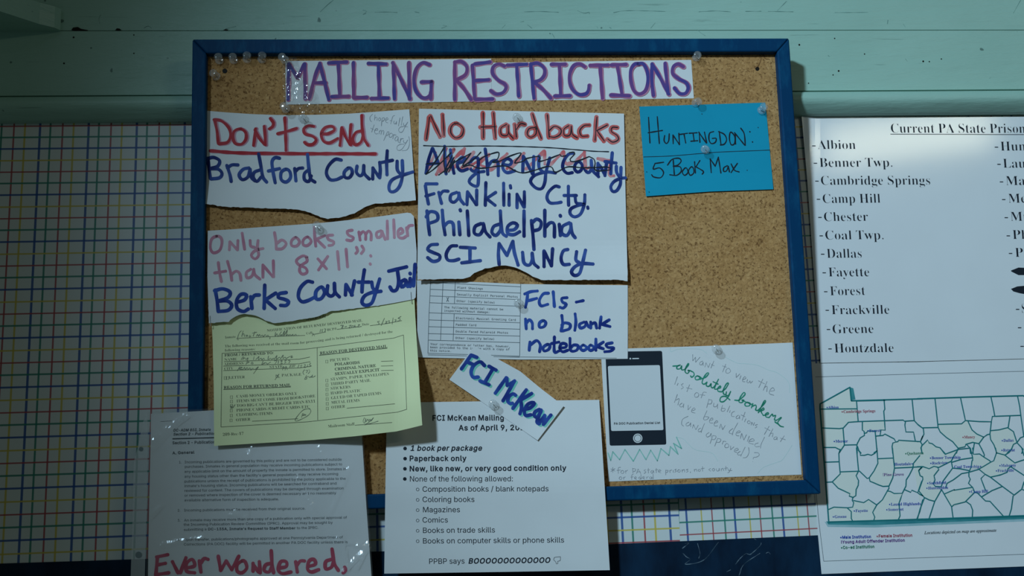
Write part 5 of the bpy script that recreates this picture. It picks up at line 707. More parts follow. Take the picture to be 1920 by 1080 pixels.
GLYPHS['I'] = {
 ' ': (87,),
 'L': (224, (-16,-3,-13,10,8,13,15,18,21,29,66,199,67,215,60,220,42,223,45,235,144,235,139,223,125,222,114,214,108,203,61,22,65,17,76,15,118,15,148,19,162,25,175,35,198,69,210,69,186,-3)),
 'a': (171, (25,-7,6,-1,-2,9,-6,32,-3,60,6,89,22,116,43,139,67,156,79,160,102,160,116,150,116,143,118,157,150,157,114,26,114,21,119,22,141,44,150,36,122,4,110,-4,98,-7,85,-2,82,4,82,19,87,43,95,58,88,42,62,9,44,-3), (41,19,52,23,65,34,90,72,105,116,106,128,103,142,92,146,78,143,64,131,51,112,37,80,30,48,30,29,33,23)),
 'c': (149, (50,-7,28,-3,18,2,4,18,0,29,-3,54,3,89,16,113,35,134,49,146,74,157,108,161,121,157,131,149,136,133,131,117,116,111,104,115,100,121,100,133,107,145,103,146,82,143,60,126,47,108,38,86,33,64,35,37,45,20,61,14,86,21,114,45,123,35,104,16,86,3,68,-4)),
 'd': (177, (31,-7,8,0,-5,19,-7,37,-6,54,8,92,33,127,66,154,96,161,114,158,121,150,135,218,131,223,113,224,116,237,152,242,172,246,175,242,175,236,120,22,122,18,129,19,153,45,163,36,127,-1,115,-6,100,-6,93,-2,88,13,94,43,100,55,94,40,68,8,50,-3), (45,17,57,21,66,28,93,65,110,110,113,130,109,143,102,147,92,146,76,139,60,123,47,101,31,61,29,39,33,22)),
 'e': (144, (44,-6,24,-3,15,2,2,17,-2,26,-5,49,-3,66,2,84,15,109,34,132,49,144,85,160,105,161,118,157,127,150,132,133,125,111,106,92,74,77,33,69,33,34,38,24,47,18,59,16,83,22,111,45,120,36,101,16,84,3,65,-4), (35,82,72,95,90,109,95,118,99,136,97,144,90,146,75,141,60,127,46,105)),
 'i': (89, (61,194,47,200,41,214,47,228,61,234,76,228,82,214,76,199), (17,-7,2,-1,-3,17,27,132,23,139,5,141,8,152,53,159,65,161,68,157,68,151,34,38,32,22,36,19,46,25,65,46,74,37,44,4,30,-4)),
 'm': (275, (205,-7,190,-1,185,15,187,33,211,120,212,131,205,134,193,130,182,122,153,86,131,43,116,-3,84,-3,118,117,119,131,113,134,100,129,85,118,59,88,40,49,22,-3,-10,-3,27,128,24,138,5,141,7,153,61,161,68,157,46,90,67,121,90,143,112,156,131,161,141,159,149,155,155,138,149,107,143,94,162,123,184,144,204,157,224,161,242,155,246,148,247,129,220,22,223,20,229,23,249,48,258,38,232,4,218,-4)),
 'n': (182, (111,-7,97,-2,91,14,117,120,118,131,112,134,103,131,86,119,56,81,36,40,23,-3,-10,-3,28,128,25,137,5,139,7,151,63,161,69,159,69,153,47,90,69,121,103,151,132,161,148,155,153,148,153,125,126,22,129,20,139,26,155,50,165,42,139,5,125,-4)),
 'o': (175, (53,-7,29,-3,19,2,4,17,-4,39,-3,71,9,100,36,133,72,156,101,161,125,157,135,152,151,137,159,116,159,94,156,77,138,43,111,14,78,-3), (56,9,75,14,93,30,108,52,119,79,124,105,123,128,118,138,110,144,99,146,76,138,61,123,47,103,37,78,32,53,33,27,41,13)),
 'p': (170, (-52,-78,-49,-66,-26,-60,-17,-43,27,130,24,138,4,140,7,152,59,161,66,160,67,150,57,127,68,142,82,152,97,159,123,160,139,154,150,141,156,123,156,102,152,82,137,51,108,17,80,-1,50,-7,27,-2,15,-59,22,-64,42,-66,39,-78), (50,8,63,10,76,17,88,28,103,51,119,96,121,114,118,130,105,140,85,136,70,124,58,105,49,80,34,20,38,11)),
 'r': (112, (-10,-3,25,126,22,137,3,139,5,151,62,161,65,153,45,91,61,121,91,156,103,161,111,160,119,153,122,141,118,128,108,119,100,117,88,122,83,130,50,77,36,41,23,-3)),
 's': (124, (39,-7,3,0,-2,-5,-15,-5,-6,56,5,56,11,25,24,11,41,9,56,19,60,34,57,45,24,94,17,119,20,136,29,149,44,158,68,161,97,154,100,155,102,160,114,160,106,104,95,104,91,125,85,137,76,144,62,146,51,139,48,130,51,120,87,66,92,53,92,37,86,18,72,4,54,-5)),
 't': (93, (17,-7,2,-2,-2,5,-2,18,29,138,6,138,8,151,25,156,39,166,66,199,80,199,67,155,95,155,91,138,62,138,33,23,34,19,39,20,62,44,71,34,43,3,30,-5)),
 'x': (139, (77,-7,64,-3,58,4,46,57,20,18,1,-1,-10,-6,-23,-5,-31,1,-34,8,-33,18,-24,27,-15,28,-1,24,5,26,41,75,27,134,18,139,-5,138,-3,150,43,161,52,160,58,154,66,107,86,137,104,156,114,160,127,160,137,151,138,141,133,132,122,128,108,132,102,131,71,90,81,44,89,22,96,22,102,26,119,48,128,38,100,4,89,-4)),
}
GLYPHS['M'] = {
 ' ': (215,),
 '(': (215, (157,272,128,210,116,171,111,132,111,92,121,33,136,-6,157,-49,125,-49,101,-7,85,33,75,73,73,132,85,191,112,251,125,273)),
 ')': (215, (58,272,90,273,102,251,130,191,142,132,139,72,130,33,113,-7,90,-49,58,-49,79,-6,93,33,104,92,104,132,98,171,87,210)),
 ',': (215, (85,55,133,55,133,16,98,-52,68,-52,85,17)),
 '.': (215, (83,55,131,55,131,-2,83,-2)),
 ':': (215, (83,187,131,187,131,130,83,130), (83,55,131,55,131,-2,83,-2)),
 'C': (215, (189,8,160,-3,129,-7,105,-5,84,2,66,13,50,29,38,49,29,72,22,130,29,187,38,210,50,230,66,246,84,258,106,264,129,267,152,265,181,256,189,252,188,212,166,226,144,233,114,232,100,228,80,209,72,194,64,155,63,130,67,84,72,66,89,40,114,27,137,26,159,31,188,48)),
 'D': (215, (76,31,113,36,136,52,149,82,152,104,152,156,144,195,136,208,126,217,96,228,61,229,61,31), (77,262,105,260,129,254,149,244,166,230,178,211,187,188,193,161,193,98,187,71,178,49,166,30,149,16,129,6,105,0,22,-2,22,262)),
 'E': (215, (32,262,191,262,191,228,71,228,71,155,185,155,185,122,71,122,71,32,194,32,194,-2,32,-2)),
 'F': (215, (39,262,196,262,196,228,78,228,78,156,185,156,185,122,78,122,78,-2,39,-2)),
 'G': (215, (194,20,170,4,142,-5,98,-5,77,2,59,13,44,29,31,49,23,72,17,99,18,160,23,187,32,210,44,230,60,246,78,258,99,264,123,267,147,264,185,247,184,208,168,220,146,231,123,234,107,232,83,220,66,194,61,176,58,154,58,105,66,65,82,40,107,27,138,27,157,36,157,102,119,102,119,135,194,135)),
 'M': (215, (13,262,63,262,107,130,151,262,201,262,201,-2,165,-2,167,229,122,91,92,91,48,229,49,-2,13,-2)),
 'O': (215, (156,130,153,179,144,211,129,228,107,234,85,228,71,211,62,179,59,130,62,81,71,49,85,31,107,26,129,31,144,49,153,81), (196,130,191,70,184,47,174,27,162,12,147,2,128,-5,107,-7,86,-5,68,1,53,12,40,27,31,46,24,70,18,130,24,190,31,213,40,232,53,247,68,258,86,265,107,267,128,265,147,258,162,247,174,232,184,213,191,190)),
 'P': (215, (71,229,71,135,110,135,131,138,153,154,159,172,157,202,153,210,140,222,121,228), (32,262,131,261,165,251,188,230,195,217,199,201,199,164,188,134,165,114,131,104,71,102,71,-2,32,-2)),
 'S': (215, (178,252,178,213,136,231,100,233,81,228,68,217,60,193,65,173,74,164,154,138,176,122,183,112,189,100,193,71,187,38,180,24,156,4,122,-6,73,-5,26,9,26,51,75,29,114,26,134,32,148,43,155,59,156,69,150,92,140,102,123,109,61,127,39,142,32,151,26,162,22,188,28,220,36,233,59,255,91,265,134,265)),
 'T': (215, (6,262,208,262,208,228,127,228,127,-2,88,-2,88,228,6,228)),
 'Y': (215, (4,261,45,262,107,148,169,262,211,261,127,116,127,-2,87,-2,87,116)),
 'a': (215, (122,96,87,94,65,81,57,59,60,44,67,33,87,24,107,25,118,28,135,41,146,63,150,96), (186,111,186,-2,150,-2,152,27,148,20,135,6,119,-2,99,-7,61,-3,40,10,31,20,22,43,23,72,27,86,44,108,71,121,89,124,150,125,149,139,144,155,125,168,103,171,79,168,36,151,35,188,87,201,115,201,136,198,161,185,177,168,185,143)),
 'b': (215, (158,97,155,130,146,152,132,166,113,171,93,166,79,152,71,129,68,97,71,65,79,42,93,29,113,24,132,29,146,42,155,65), (66,172,68,178,79,189,93,197,109,201,135,200,164,186,184,159,190,141,196,98,190,54,175,21,150,0,135,-5,101,-5,79,5,68,17,66,23,68,-2,32,-2,32,273,68,273)),
 'c': (215, (187,9,159,-3,130,-7,89,0,72,9,58,21,47,36,38,54,32,97,38,141,47,159,58,174,72,186,89,195,108,200,137,201,158,198,179,190,187,186,186,149,165,163,145,169,130,171,104,166,94,160,79,141,71,114,70,97,74,66,79,53,94,35,116,25,138,24,159,29,186,45)),
 'd': (215, (149,172,147,273,183,273,183,-2,147,-2,149,23,141,10,122,-3,106,-7,80,-5,65,0,51,9,31,37,21,75,21,121,31,159,40,174,65,195,97,202,114,200,129,194,142,184), (57,97,60,65,69,42,83,29,102,24,121,29,136,42,144,65,147,97,144,129,136,152,121,166,102,171,83,166,69,152,60,130)),
 'e': (215, (196,106,196,88,57,89,58,74,66,50,82,34,92,28,118,24,134,25,158,32,188,44,188,9,134,-6,96,-5,77,0,60,9,46,21,34,36,26,54,19,97,26,140,34,158,59,186,75,195,113,202,147,195,162,187,183,162,190,145), (159,117,156,139,147,157,132,167,112,171,92,167,75,156,64,138,58,117)),
 'f': (215, (187,273,187,242,135,241,126,236,122,227,120,197,187,197,187,168,120,168,120,-2,84,-2,84,168,32,168,32,197,84,197,88,237,99,257,108,264,132,272)),
 'g': (215, (147,99,144,130,136,153,122,166,103,171,84,166,69,153,60,130,57,99,60,68,69,45,84,32,104,27,122,32,136,45,144,68), (183,12,178,-27,172,-42,150,-66,136,-73,100,-79,72,-76,41,-69,41,-33,75,-45,100,-49,121,-46,136,-36,144,-18,149,30,147,22,136,10,122,1,106,-3,80,-2,52,12,31,40,25,57,19,99,25,141,31,158,52,186,80,200,106,201,122,197,141,184,149,171,147,196,183,196)),
 'h': (215, (185,121,185,-2,149,-2,149,121,144,152,129,167,113,170,94,166,80,155,69,124,68,-2,32,-2,32,273,68,273,66,167,75,182,96,197,124,202,151,197,161,190,177,170,181,156)),
 'i': (215, (43,197,129,197,129,27,192,27,192,-2,29,-2,29,27,93,27,93,168,43,168), (93,273,129,273,129,228,93,228)),
 'l': (215, (113,71,118,45,130,32,182,29,182,-2,126,-1,102,9,93,17,86,28,78,54,77,246,26,246,26,275,113,275)),
 'm': (215, (118,178,132,195,148,201,166,201,176,197,190,182,194,171,199,136,200,-2,166,-2,165,145,159,166,147,171,132,165,126,144,125,-2,91,-2,90,145,84,166,71,171,58,166,51,144,50,-2,17,-2,17,197,50,197,49,180,53,189,66,198,89,201,105,195)),
 'n': (215, (185,121,185,-2,149,-2,149,121,144,152,129,167,113,170,94,166,80,155,69,124,68,-2,32,-2,32,197,68,197,66,167,75,182,96,197,124,202,151,197,161,190,177,170,181,156)),
 'o': (215, (107,171,87,166,72,152,63,130,60,97,63,65,72,42,87,29,107,24,128,29,143,42,152,65,155,97,152,130,143,152,128,166), (107,202,144,195,159,187,171,175,187,142,193,97,187,53,171,20,159,8,144,0,107,-7,71,0,56,8,44,20,27,53,22,97,27,142,44,175,56,187,71,195)),
 'p': (215, (66,23,67,-76,31,-76,31,197,67,197,66,172,73,184,93,197,109,201,134,200,150,195,163,186,183,158,194,120,194,74,183,36,174,21,150,0,117,-7,100,-5,85,1,73,10), (157,97,154,130,146,152,132,166,113,171,93,166,79,152,70,129,67,97,70,65,79,42,93,29,113,24,132,29,146,42,154,65)),
 'r': (215, (202,152,180,165,157,168,131,164,113,150,101,128,98,113,97,-2,61,-2,61,197,97,197,96,158,104,176,128,195,159,202,182,199,203,189)),
 's': (215, (171,190,171,154,134,169,103,170,82,164,75,156,72,144,76,130,85,123,143,109,169,93,178,77,181,56,176,30,169,19,148,2,119,-6,87,-6,54,0,35,6,35,43,80,26,112,24,134,32,142,42,145,54,142,64,135,72,122,78,66,94,49,105,39,121,36,141,41,167,47,177,66,193,94,201,134,200)),
 't': (215, (109,252,109,197,182,197,182,168,109,168,109,64,113,40,121,32,134,28,182,28,182,-2,124,-1,97,6,88,13,81,22,74,48,73,168,21,168,21,197,73,197,73,252)),
 'u': (215, (32,74,32,197,68,197,68,74,73,43,88,28,104,25,123,29,137,40,148,71,149,197,185,197,185,-2,149,-2,150,28,142,13,121,-2,93,-7,66,-2,56,4,40,25,36,39)),
 'v': (215, (15,197,52,197,107,33,163,197,200,197,129,-2,85,-2)),
 'w': (215, (-3,197,33,197,66,39,92,140,122,140,149,39,181,197,217,197,171,-2,137,-2,107,105,78,-2,44,-2)),
 'x': (215, (197,196,127,102,204,-1,163,-2,107,75,51,-2,11,-1,87,102,18,196,57,197,107,128,158,197)),
 'y': (215, (151,62,116,-29,103,-55,87,-69,58,-76,30,-76,30,-45,57,-45,68,-41,80,-24,91,3,15,197,53,197,110,45,165,197,204,197)),
}
GLYPHS['S'] = {
 ' ': (87,),
 '#': (217, (45,6,57,76,14,76,14,87,60,87,73,152,26,152,26,163,74,163,88,234,101,234,87,163,147,163,160,234,172,234,159,163,203,163,203,152,157,152,144,87,191,87,191,76,142,76,128,6,115,6,129,76,70,76,57,6), (72,87,131,87,144,152,85,152)),
 "'": (76, (34,159,28,234,48,234,42,159)),
 ',': (90, (21,-38,35,33,59,33,32,-38)),
 '-': (108, (19,82,19,98,89,98,89,82)),
 '.': (90, (45,1,34,5,30,18,32,30,45,35,56,31,60,18,56,5)),
 '/': (125, (11,5,96,234,114,234,28,6)),
 '0': (188, (94,2,80,3,58,10,34,33,21,71,17,121,21,170,34,207,58,230,80,237,94,238,107,237,129,230,152,207,166,170,171,120,166,71,152,33,129,10,107,3), (94,13,105,15,114,21,120,31,126,59,130,120,126,181,120,209,114,218,105,225,94,227,84,225,75,219,68,209,61,181,58,120,61,59,68,31,75,21,83,15)),
 '1': (188, (38,6,38,12,65,13,74,16,81,28,79,213,41,180,31,179,22,186,20,194,53,208,91,236,121,236,122,29,126,21,133,14,166,12,166,6)),
 '2': (188, (17,6,17,32,75,92,98,119,111,144,118,177,117,204,110,217,100,225,87,228,70,224,58,210,52,191,51,170,28,177,21,185,19,203,26,217,35,225,56,234,76,237,119,234,131,230,149,216,157,198,158,187,152,161,136,137,38,35,128,32,138,36,147,43,157,65,167,65,165,6)),
 '7': (188, (63,5,152,208,47,207,39,203,32,187,30,175,20,175,22,234,171,234,171,224,80,6)),
 '8': (188, (92,2,67,4,40,15,24,32,16,53,16,71,22,86,35,99,68,121,39,144,29,158,24,173,24,189,30,209,39,220,52,229,82,237,125,234,146,222,158,205,161,195,161,176,156,162,145,151,114,130,154,103,166,89,172,64,167,38,152,19,140,12,110,3), (102,135,116,145,124,156,130,185,124,210,114,222,105,227,86,228,73,222,64,209,60,186,62,169,71,155), (93,10,111,14,125,24,134,39,136,67,123,89,81,114,68,103,55,85,50,69,51,50,56,32,68,18)),
 '9': (188, (76,2,52,5,37,13,28,27,28,42,36,47,43,31,61,15,79,12,101,19,117,40,126,71,127,120,103,104,85,98,53,102,34,114,22,134,18,173,26,202,36,217,50,228,78,237,110,235,137,221,157,193,164,165,167,130,164,92,155,58,140,31,126,17,99,5), (92,111,105,113,115,118,131,138,125,192,120,204,108,220,91,226,75,222,64,209,57,190,55,164,57,142,64,125,76,114)),
 ':': (90, (45,145,34,148,30,162,32,174,45,179,58,174,60,162,56,148), (45,1,34,5,30,18,32,30,45,35,56,31,60,18,56,5)),
 'A': (218, (1,6,6,5,16,11,26,27,107,227,194,25,205,9,216,6,120,4,138,8,145,14,147,22,130,72,48,72,34,36,32,24,34,15,40,8,62,4), (49,75,129,75,88,166)),
 'B': (221, (14,6,24,6,35,12,42,32,43,184,41,203,35,216,28,221,13,225,13,222,110,222,147,219,173,210,188,195,193,175,190,159,181,146,139,124,189,99,200,84,204,66,202,52,192,30,170,15,156,10,119,6), (86,120,118,123,135,132,141,140,148,173,146,194,139,209,133,215,118,222,97,221,89,216,86,202), (111,7,132,10,140,15,146,21,154,39,156,64,153,90,142,108,134,114,112,120,86,121,87,21,95,10)),
 'C': (234, (128,0,84,8,60,23,40,43,27,68,19,98,20,130,27,160,41,185,60,205,99,224,141,226,194,212,208,217,213,227,214,160,201,185,182,208,159,222,146,226,132,227,103,220,82,197,70,162,66,113,71,67,84,34,107,13,139,6,150,7,182,17,216,44,201,27,180,12,156,3)),
 'D': (248, (16,6,25,5,35,11,41,22,42,37,42,197,34,217,23,223,138,220,162,215,182,206,199,194,212,179,221,160,227,139,229,114,221,66,200,33,165,12,114,6), (111,7,142,14,155,22,164,34,177,68,181,115,177,160,164,194,142,215,112,222,99,221,91,215,86,199,86,29,91,13,99,8)),
 'E': (221, (13,6,13,3,23,5,35,11,41,23,43,39,41,204,35,217,24,223,14,224,14,222,194,222,194,165,196,165,189,189,182,200,162,214,116,221,99,219,90,214,86,199,86,117,118,121,127,125,139,138,149,167,147,65,149,65,144,86,134,104,116,114,86,117,86,33,89,17,97,11,115,8,149,12,167,18,189,34,209,66,197,5)),
 'F': (202, (13,6,30,9,41,25,43,188,41,204,35,216,13,224,191,222,193,165,182,196,165,212,148,218,127,221,99,220,90,216,86,203,86,118,106,119,125,125,138,139,147,168,147,65,142,86,132,104,116,114,86,117,87,24,91,15,98,9,123,3,123,6)),
 'G': (254, (134,0,87,8,61,22,41,42,27,67,23,82,19,115,23,146,34,173,50,196,85,219,113,226,155,224,194,212,204,215,213,227,214,159,195,193,175,213,159,222,142,227,133,227,104,220,83,198,71,162,67,114,68,89,77,47,95,18,108,8,122,3,155,3,168,10,175,21,177,35,175,79,168,89,163,93,143,96,143,94,245,94,245,96,229,93,219,79,217,18,178,5)),
 'H': (262, (13,6,24,6,35,12,41,24,43,40,42,197,35,216,14,224,14,222,115,222,115,224,96,219,87,205,86,120,176,120,175,205,169,217,153,223,248,224,226,216,221,205,219,190,220,32,226,13,237,6,248,4,147,4,168,11,175,23,176,116,86,116,87,24,98,8,115,4)),
 'I': (130, (12,6,23,6,34,12,41,23,43,37,43,201,35,218,12,224,12,222,117,222,113,224,94,218,86,201,86,39,87,24,93,13,117,4)),
 'K': (255, (14,6,24,6,36,12,41,24,43,40,43,197,35,216,14,224,14,222,116,222,116,224,97,219,87,205,89,111,176,196,180,210,177,217,169,222,151,225,151,222,237,222,237,225,222,222,205,214,187,202,128,143,231,16,241,8,254,4,146,6,144,3,166,7,172,13,172,22,100,115,86,101,86,31,93,12,105,6,116,4)),
 'L': (213, (13,6,24,6,35,12,41,24,43,40,42,198,35,216,14,224,14,222,119,222,119,225,98,220,87,206,86,41,89,18,98,10,111,8,140,10,159,15,176,23,189,36,208,72,196,6)),
 'M': (317, (13,6,23,6,35,12,41,23,43,39,42,202,36,217,13,224,13,222,89,222,158,65,228,222,303,224,282,215,275,197,275,30,281,12,289,7,303,4,203,4,218,7,226,12,232,30,228,203,140,5,52,198,48,31,56,11,79,3,79,6)),
 'N': (247, (204,0,52,180,48,31,55,12,78,4,15,4,29,7,36,11,42,23,43,39,43,196,18,223,76,222,197,79,199,205,190,219,171,224,171,222,234,222,234,224,224,222,212,216,206,197)),
 'O': (263, (130,0,107,2,86,9,68,19,51,33,38,49,28,69,21,90,19,114,21,137,28,159,38,178,51,195,68,209,87,219,109,225,133,228,156,225,177,219,195,209,212,195,225,179,235,159,242,138,244,114,242,91,235,69,225,49,211,33,195,19,175,9,154,2), (133,0,160,8,180,30,192,66,195,114,191,162,179,197,158,220,145,225,130,227,102,220,82,197,71,162,67,114,71,66,84,31,105,8,118,2)),
 'P': (209, (13,6,24,6,35,12,41,24,43,40,42,197,35,216,14,224,14,222,143,220,166,215,180,207,194,189,198,174,198,153,188,133,169,117,156,112,140,109,86,108,87,24,98,8,115,4), (86,109,124,112,140,123,145,130,152,165,149,189,142,206,136,213,119,220,98,220,88,212,86,199)),
 'R': (236, (13,6,24,6,35,12,41,24,43,40,42,197,35,216,14,224,14,222,132,221,168,214,191,201,202,180,203,167,200,150,192,136,177,125,149,114,217,14,226,6,239,3,235,3,235,6,172,5,104,112,86,112,86,31,93,12,104,6,115,4), (86,111,126,115,144,125,150,133,154,143,157,168,155,190,146,207,132,218,113,221,100,220,91,215,86,200)),
 'S': (195, (27,0,27,73,43,32,61,13,73,7,98,2,117,5,132,14,142,28,145,45,143,57,137,68,128,77,70,107,50,122,37,138,31,156,32,184,43,205,60,220,83,227,108,226,150,217,161,221,164,228,165,165,156,188,146,203,120,223,97,228,73,222,57,205,55,183,60,170,70,160,142,122,164,102,170,92,174,74,174,57,169,39,153,19,129,5,88,1,42,12,33,9)),
 'T': (212, (52,6,63,5,75,11,83,31,83,222,49,218,29,206,15,186,11,164,11,222,200,222,201,164,196,186,182,206,161,218,126,222,127,31,134,11,146,5,158,3,158,6)),
 'U': (246, (124,-1,86,4,72,10,53,29,43,58,40,205,29,220,16,224,13,222,115,222,115,224,92,217,85,201,86,55,92,32,97,22,114,10,138,6,165,10,186,24,198,48,202,79,201,197,194,216,170,224,170,222,232,224,216,218,207,203,204,67,194,32,186,20,161,4)),
 'V': (214, (110,-1,24,199,12,218,-2,224,100,222,100,225,76,218,71,210,71,201,129,65,183,200,182,210,177,218,155,225,155,222,215,222,215,224,210,223,201,218,189,201)),
 'X': (235, (11,6,18,5,29,10,40,19,103,104,35,208,23,220,8,225,13,225,13,222,116,222,116,225,97,221,91,215,90,204,132,136,165,184,174,202,173,215,167,221,152,224,152,222,224,222,224,225,227,225,205,220,186,205,134,132,208,17,218,7,230,3,227,6,125,6,122,3,142,7,148,12,150,25,105,100,64,43,57,28,59,14,65,7,81,4)),
 'Y': (213, (56,6,60,4,73,8,84,24,86,91,23,204,10,219,-4,224,98,222,98,224,77,219,73,212,73,205,124,105,171,180,179,198,178,213,171,220,149,224,153,222,214,222,205,219,190,204,128,103,130,24,141,8,158,4)),
 'Z': (221, (16,6,145,219,96,220,61,212,43,196,33,180,28,164,34,222,198,223,70,10,137,10,166,19,188,36,197,49,208,76,199,5)),
 'a': (172, (127,1,111,5,103,26,85,13,61,2,34,3,20,14,16,25,17,41,26,56,62,77,105,91,103,134,97,145,87,151,63,153,49,145,47,134,56,116,51,105,42,101,31,102,24,108,22,118,29,136,49,149,72,153,97,153,120,147,133,136,140,117,141,105,142,20,149,12,161,15,145,5), (75,11,90,16,105,30,105,92,79,83,65,73,56,59,54,42,59,20,66,13)),
 'b': (180, (27,0,27,202,23,218,10,224,10,222,64,222,67,133,90,149,111,154,132,149,145,140,154,128,164,103,165,71,156,40,139,17,115,3,96,0,76,5,52,21), (91,1,110,7,116,14,126,47,126,108,120,128,109,141,92,146,83,144,70,136,64,122,65,21,70,10,79,4)),
 'c': (147, (78,0,61,3,46,10,34,21,24,36,17,54,15,75,18,97,25,116,36,132,51,144,68,151,87,154,107,152,122,145,132,129,131,114,122,108,107,112,103,143,93,153,84,154,69,150,58,137,52,119,51,76,58,47,64,35,80,19,102,14,122,18,136,29,111,9,95,3)),
 'd': (185, (70,0,48,6,36,15,26,28,19,44,16,63,17,97,23,117,32,132,44,144,58,151,83,153,114,134,117,201,115,211,110,219,93,225,93,222,154,222,154,31,158,17,171,9,146,8,117,2,113,24,91,6), (86,9,105,17,117,37,117,122,110,136,92,145,78,145,64,135,57,117,54,92,55,48,60,27,70,13)),
 'e': (150, (77,0,53,6,33,21,20,46,16,67,17,100,28,126,47,144,70,153,102,149,120,136,132,115,136,88,52,88,56,55,64,33,79,20,100,16,111,17,121,22,136,35,111,10,95,3), (53,91,106,91,105,127,98,146,87,153,68,150,59,139,54,123)),
 'f': (107, (13,6,12,3,23,6,29,13,32,37,32,144,14,144,14,150,32,150,33,188,40,207,54,219,63,223,87,227,104,225,116,218,126,205,124,189,115,183,106,184,99,190,99,201,104,216,100,225,90,227,79,225,72,217,69,207,68,150,96,150,96,144,68,144,69,25,75,9,94,3,94,6)),
 'g': (164, (73,-65,35,-60,20,-51,13,-42,14,-32,18,-27,41,-13,22,3,17,15,19,25,30,37,58,55,25,79,19,91,17,106,19,119,24,131,39,144,61,152,79,154,116,147,153,147,153,139,127,138,138,117,140,102,139,89,125,70,101,58,61,56,49,48,45,35,47,28,61,20,111,18,140,10,151,-6,151,-29,142,-45,122,-57), (79,57,92,60,100,71,105,105,100,140,92,151,79,154,66,151,57,140,52,105,57,70,66,60), (80,-64,104,-62,121,-57,133,-47,137,-33,131,-19,122,-14,103,-12,46,-12,32,-29,32,-42,45,-56,60,-62)),
 'h': (190, (15,6,14,3,19,4,27,9,32,28,31,205,27,218,15,225,15,222,68,222,72,128,98,148,109,152,121,154,138,151,150,142,157,128,160,105,160,22,167,6,176,3,176,6,107,6,104,3,112,4,119,10,122,18,123,109,121,127,117,136,101,141,84,136,68,119,69,23,73,10,85,3,84,6)),
 'i': (99, (50,187,36,192,31,206,36,220,50,226,64,220,70,206,64,192), (15,6,15,3,19,4,27,9,31,22,32,132,30,142,25,149,16,152,16,150,69,150,69,23,73,10,84,3,84,6)),
 'k': (179, (14,6,14,3,19,4,27,9,32,28,32,205,28,218,16,224,16,222,68,222,71,78,125,129,128,139,125,146,120,150,105,152,108,152,108,150,167,151,142,141,104,105,169,14,183,3,183,6,111,6,109,3,120,5,124,10,124,22,82,82,68,70,68,28,73,10,84,3,84,6)),
 'l': (100, (15,6,15,3,19,4,27,9,31,22,32,199,30,214,25,221,16,225,16,222,69,222,69,23,73,10,84,3,84,6)),
 'm': (277, (15,6,14,3,19,4,27,9,32,28,31,132,27,145,15,152,15,150,68,150,71,127,97,148,107,152,133,152,143,147,150,140,159,122,185,147,209,154,225,151,237,142,244,128,247,18,254,6,263,3,262,6,194,6,194,3,206,10,210,28,208,127,200,139,180,140,164,130,157,120,157,23,161,10,173,3,172,6,105,6,105,3,117,10,121,23,121,115,115,136,100,141,82,136,68,119,68,23,72,10,83,3,83,6)),
 'n': (190, (15,6,14,3,19,4,27,9,32,28,31,132,27,145,15,152,15,150,68,150,72,128,98,148,121,154,138,151,150,142,157,128,160,22,167,6,176,3,176,6,107,6,104,3,112,4,119,10,122,18,123,109,121,127,117,136,101,141,84,136,68,119,69,23,73,10,85,3,84,6)),
 'o': (168, (84,0,56,6,34,22,20,47,15,77,20,108,34,132,56,148,84,154,112,148,133,133,148,108,153,77,148,46,134,22,112,6), (84,0,99,5,109,17,114,40,115,77,114,114,109,137,99,150,84,155,69,150,59,137,54,114,53,77,54,40,59,17,69,5)),
 'p': (186, (14,-64,13,-67,20,-65,28,-58,32,-32,31,129,28,145,15,152,15,150,66,150,70,127,93,148,103,152,123,153,143,145,158,127,168,101,169,68,162,38,148,16,129,3,114,0,94,5,72,22,68,-29,71,-51,78,-62,94,-67,93,-64), (98,9,114,13,120,19,128,37,132,77,126,126,116,140,99,145,82,138,68,119,68,33,80,15)),
 'r': (144, (15,6,15,3,19,4,27,9,32,28,31,137,28,146,16,152,16,150,67,150,72,122,102,150,122,153,136,145,139,129,133,119,121,117,115,119,102,134,89,135,80,129,73,118,69,96,69,22,76,8,93,3,93,6)),
 's': (144, (76,0,36,10,26,7,22,1,22,47,33,23,54,5,70,2,83,4,93,9,99,18,102,29,96,45,81,57,41,79,32,88,24,104,27,127,36,141,51,151,79,153,106,147,118,154,116,154,118,116,102,143,89,151,75,154,59,150,51,143,47,135,49,120,61,106,112,77,121,62,123,47,120,28,110,13,95,4)),
 't': (114, (62,1,41,6,32,19,30,145,16,145,16,147,48,181,67,206,67,150,98,150,98,145,67,145,68,27,76,17,84,15,98,20,105,30,88,9,76,3)),
 'u': (187, (66,0,48,3,33,18,29,37,27,135,21,148,11,152,11,150,65,150,66,32,71,19,83,13,105,17,120,31,120,124,115,145,100,152,100,150,156,150,157,29,161,16,174,10,149,9,120,2,116,25,90,7)),
 'v': (153, (75,0,20,136,13,147,4,152,76,150,78,153,65,149,59,138,92,55,123,124,126,136,124,144,119,149,107,152,107,150,147,150,138,146,130,134)),
 'w': (217, (65,0,12,138,7,146,-1,151,64,150,65,152,54,147,52,132,83,57,111,117,101,146,88,153,89,150,156,152,144,144,143,134,168,65,199,135,195,147,183,152,183,150,217,150,218,152,211,148,202,135,148,0,112,104)),
 'x': (160, (8,6,12,5,28,17,68,68,26,135,15,147,8,151,79,150,79,152,66,146,65,137,91,93,122,136,122,143,119,148,105,152,106,150,146,151,130,139,92,92,143,13,156,3,154,6,83,6,81,3,94,6,98,12,98,19,69,67,37,21,38,10,43,5,57,2,53,2,53,6)),
 'y': (150, (26,-65,16,-63,6,-55,2,-42,7,-30,14,-26,26,-27,31,-33,35,-52,48,-54,66,-33,76,-2,20,135,11,148,-2,152,3,152,3,150,75,150,76,152,62,148,59,141,59,132,93,54,124,133,120,148,106,152,107,150,144,150,145,152,134,144,127,129,64,-38,49,-58)),
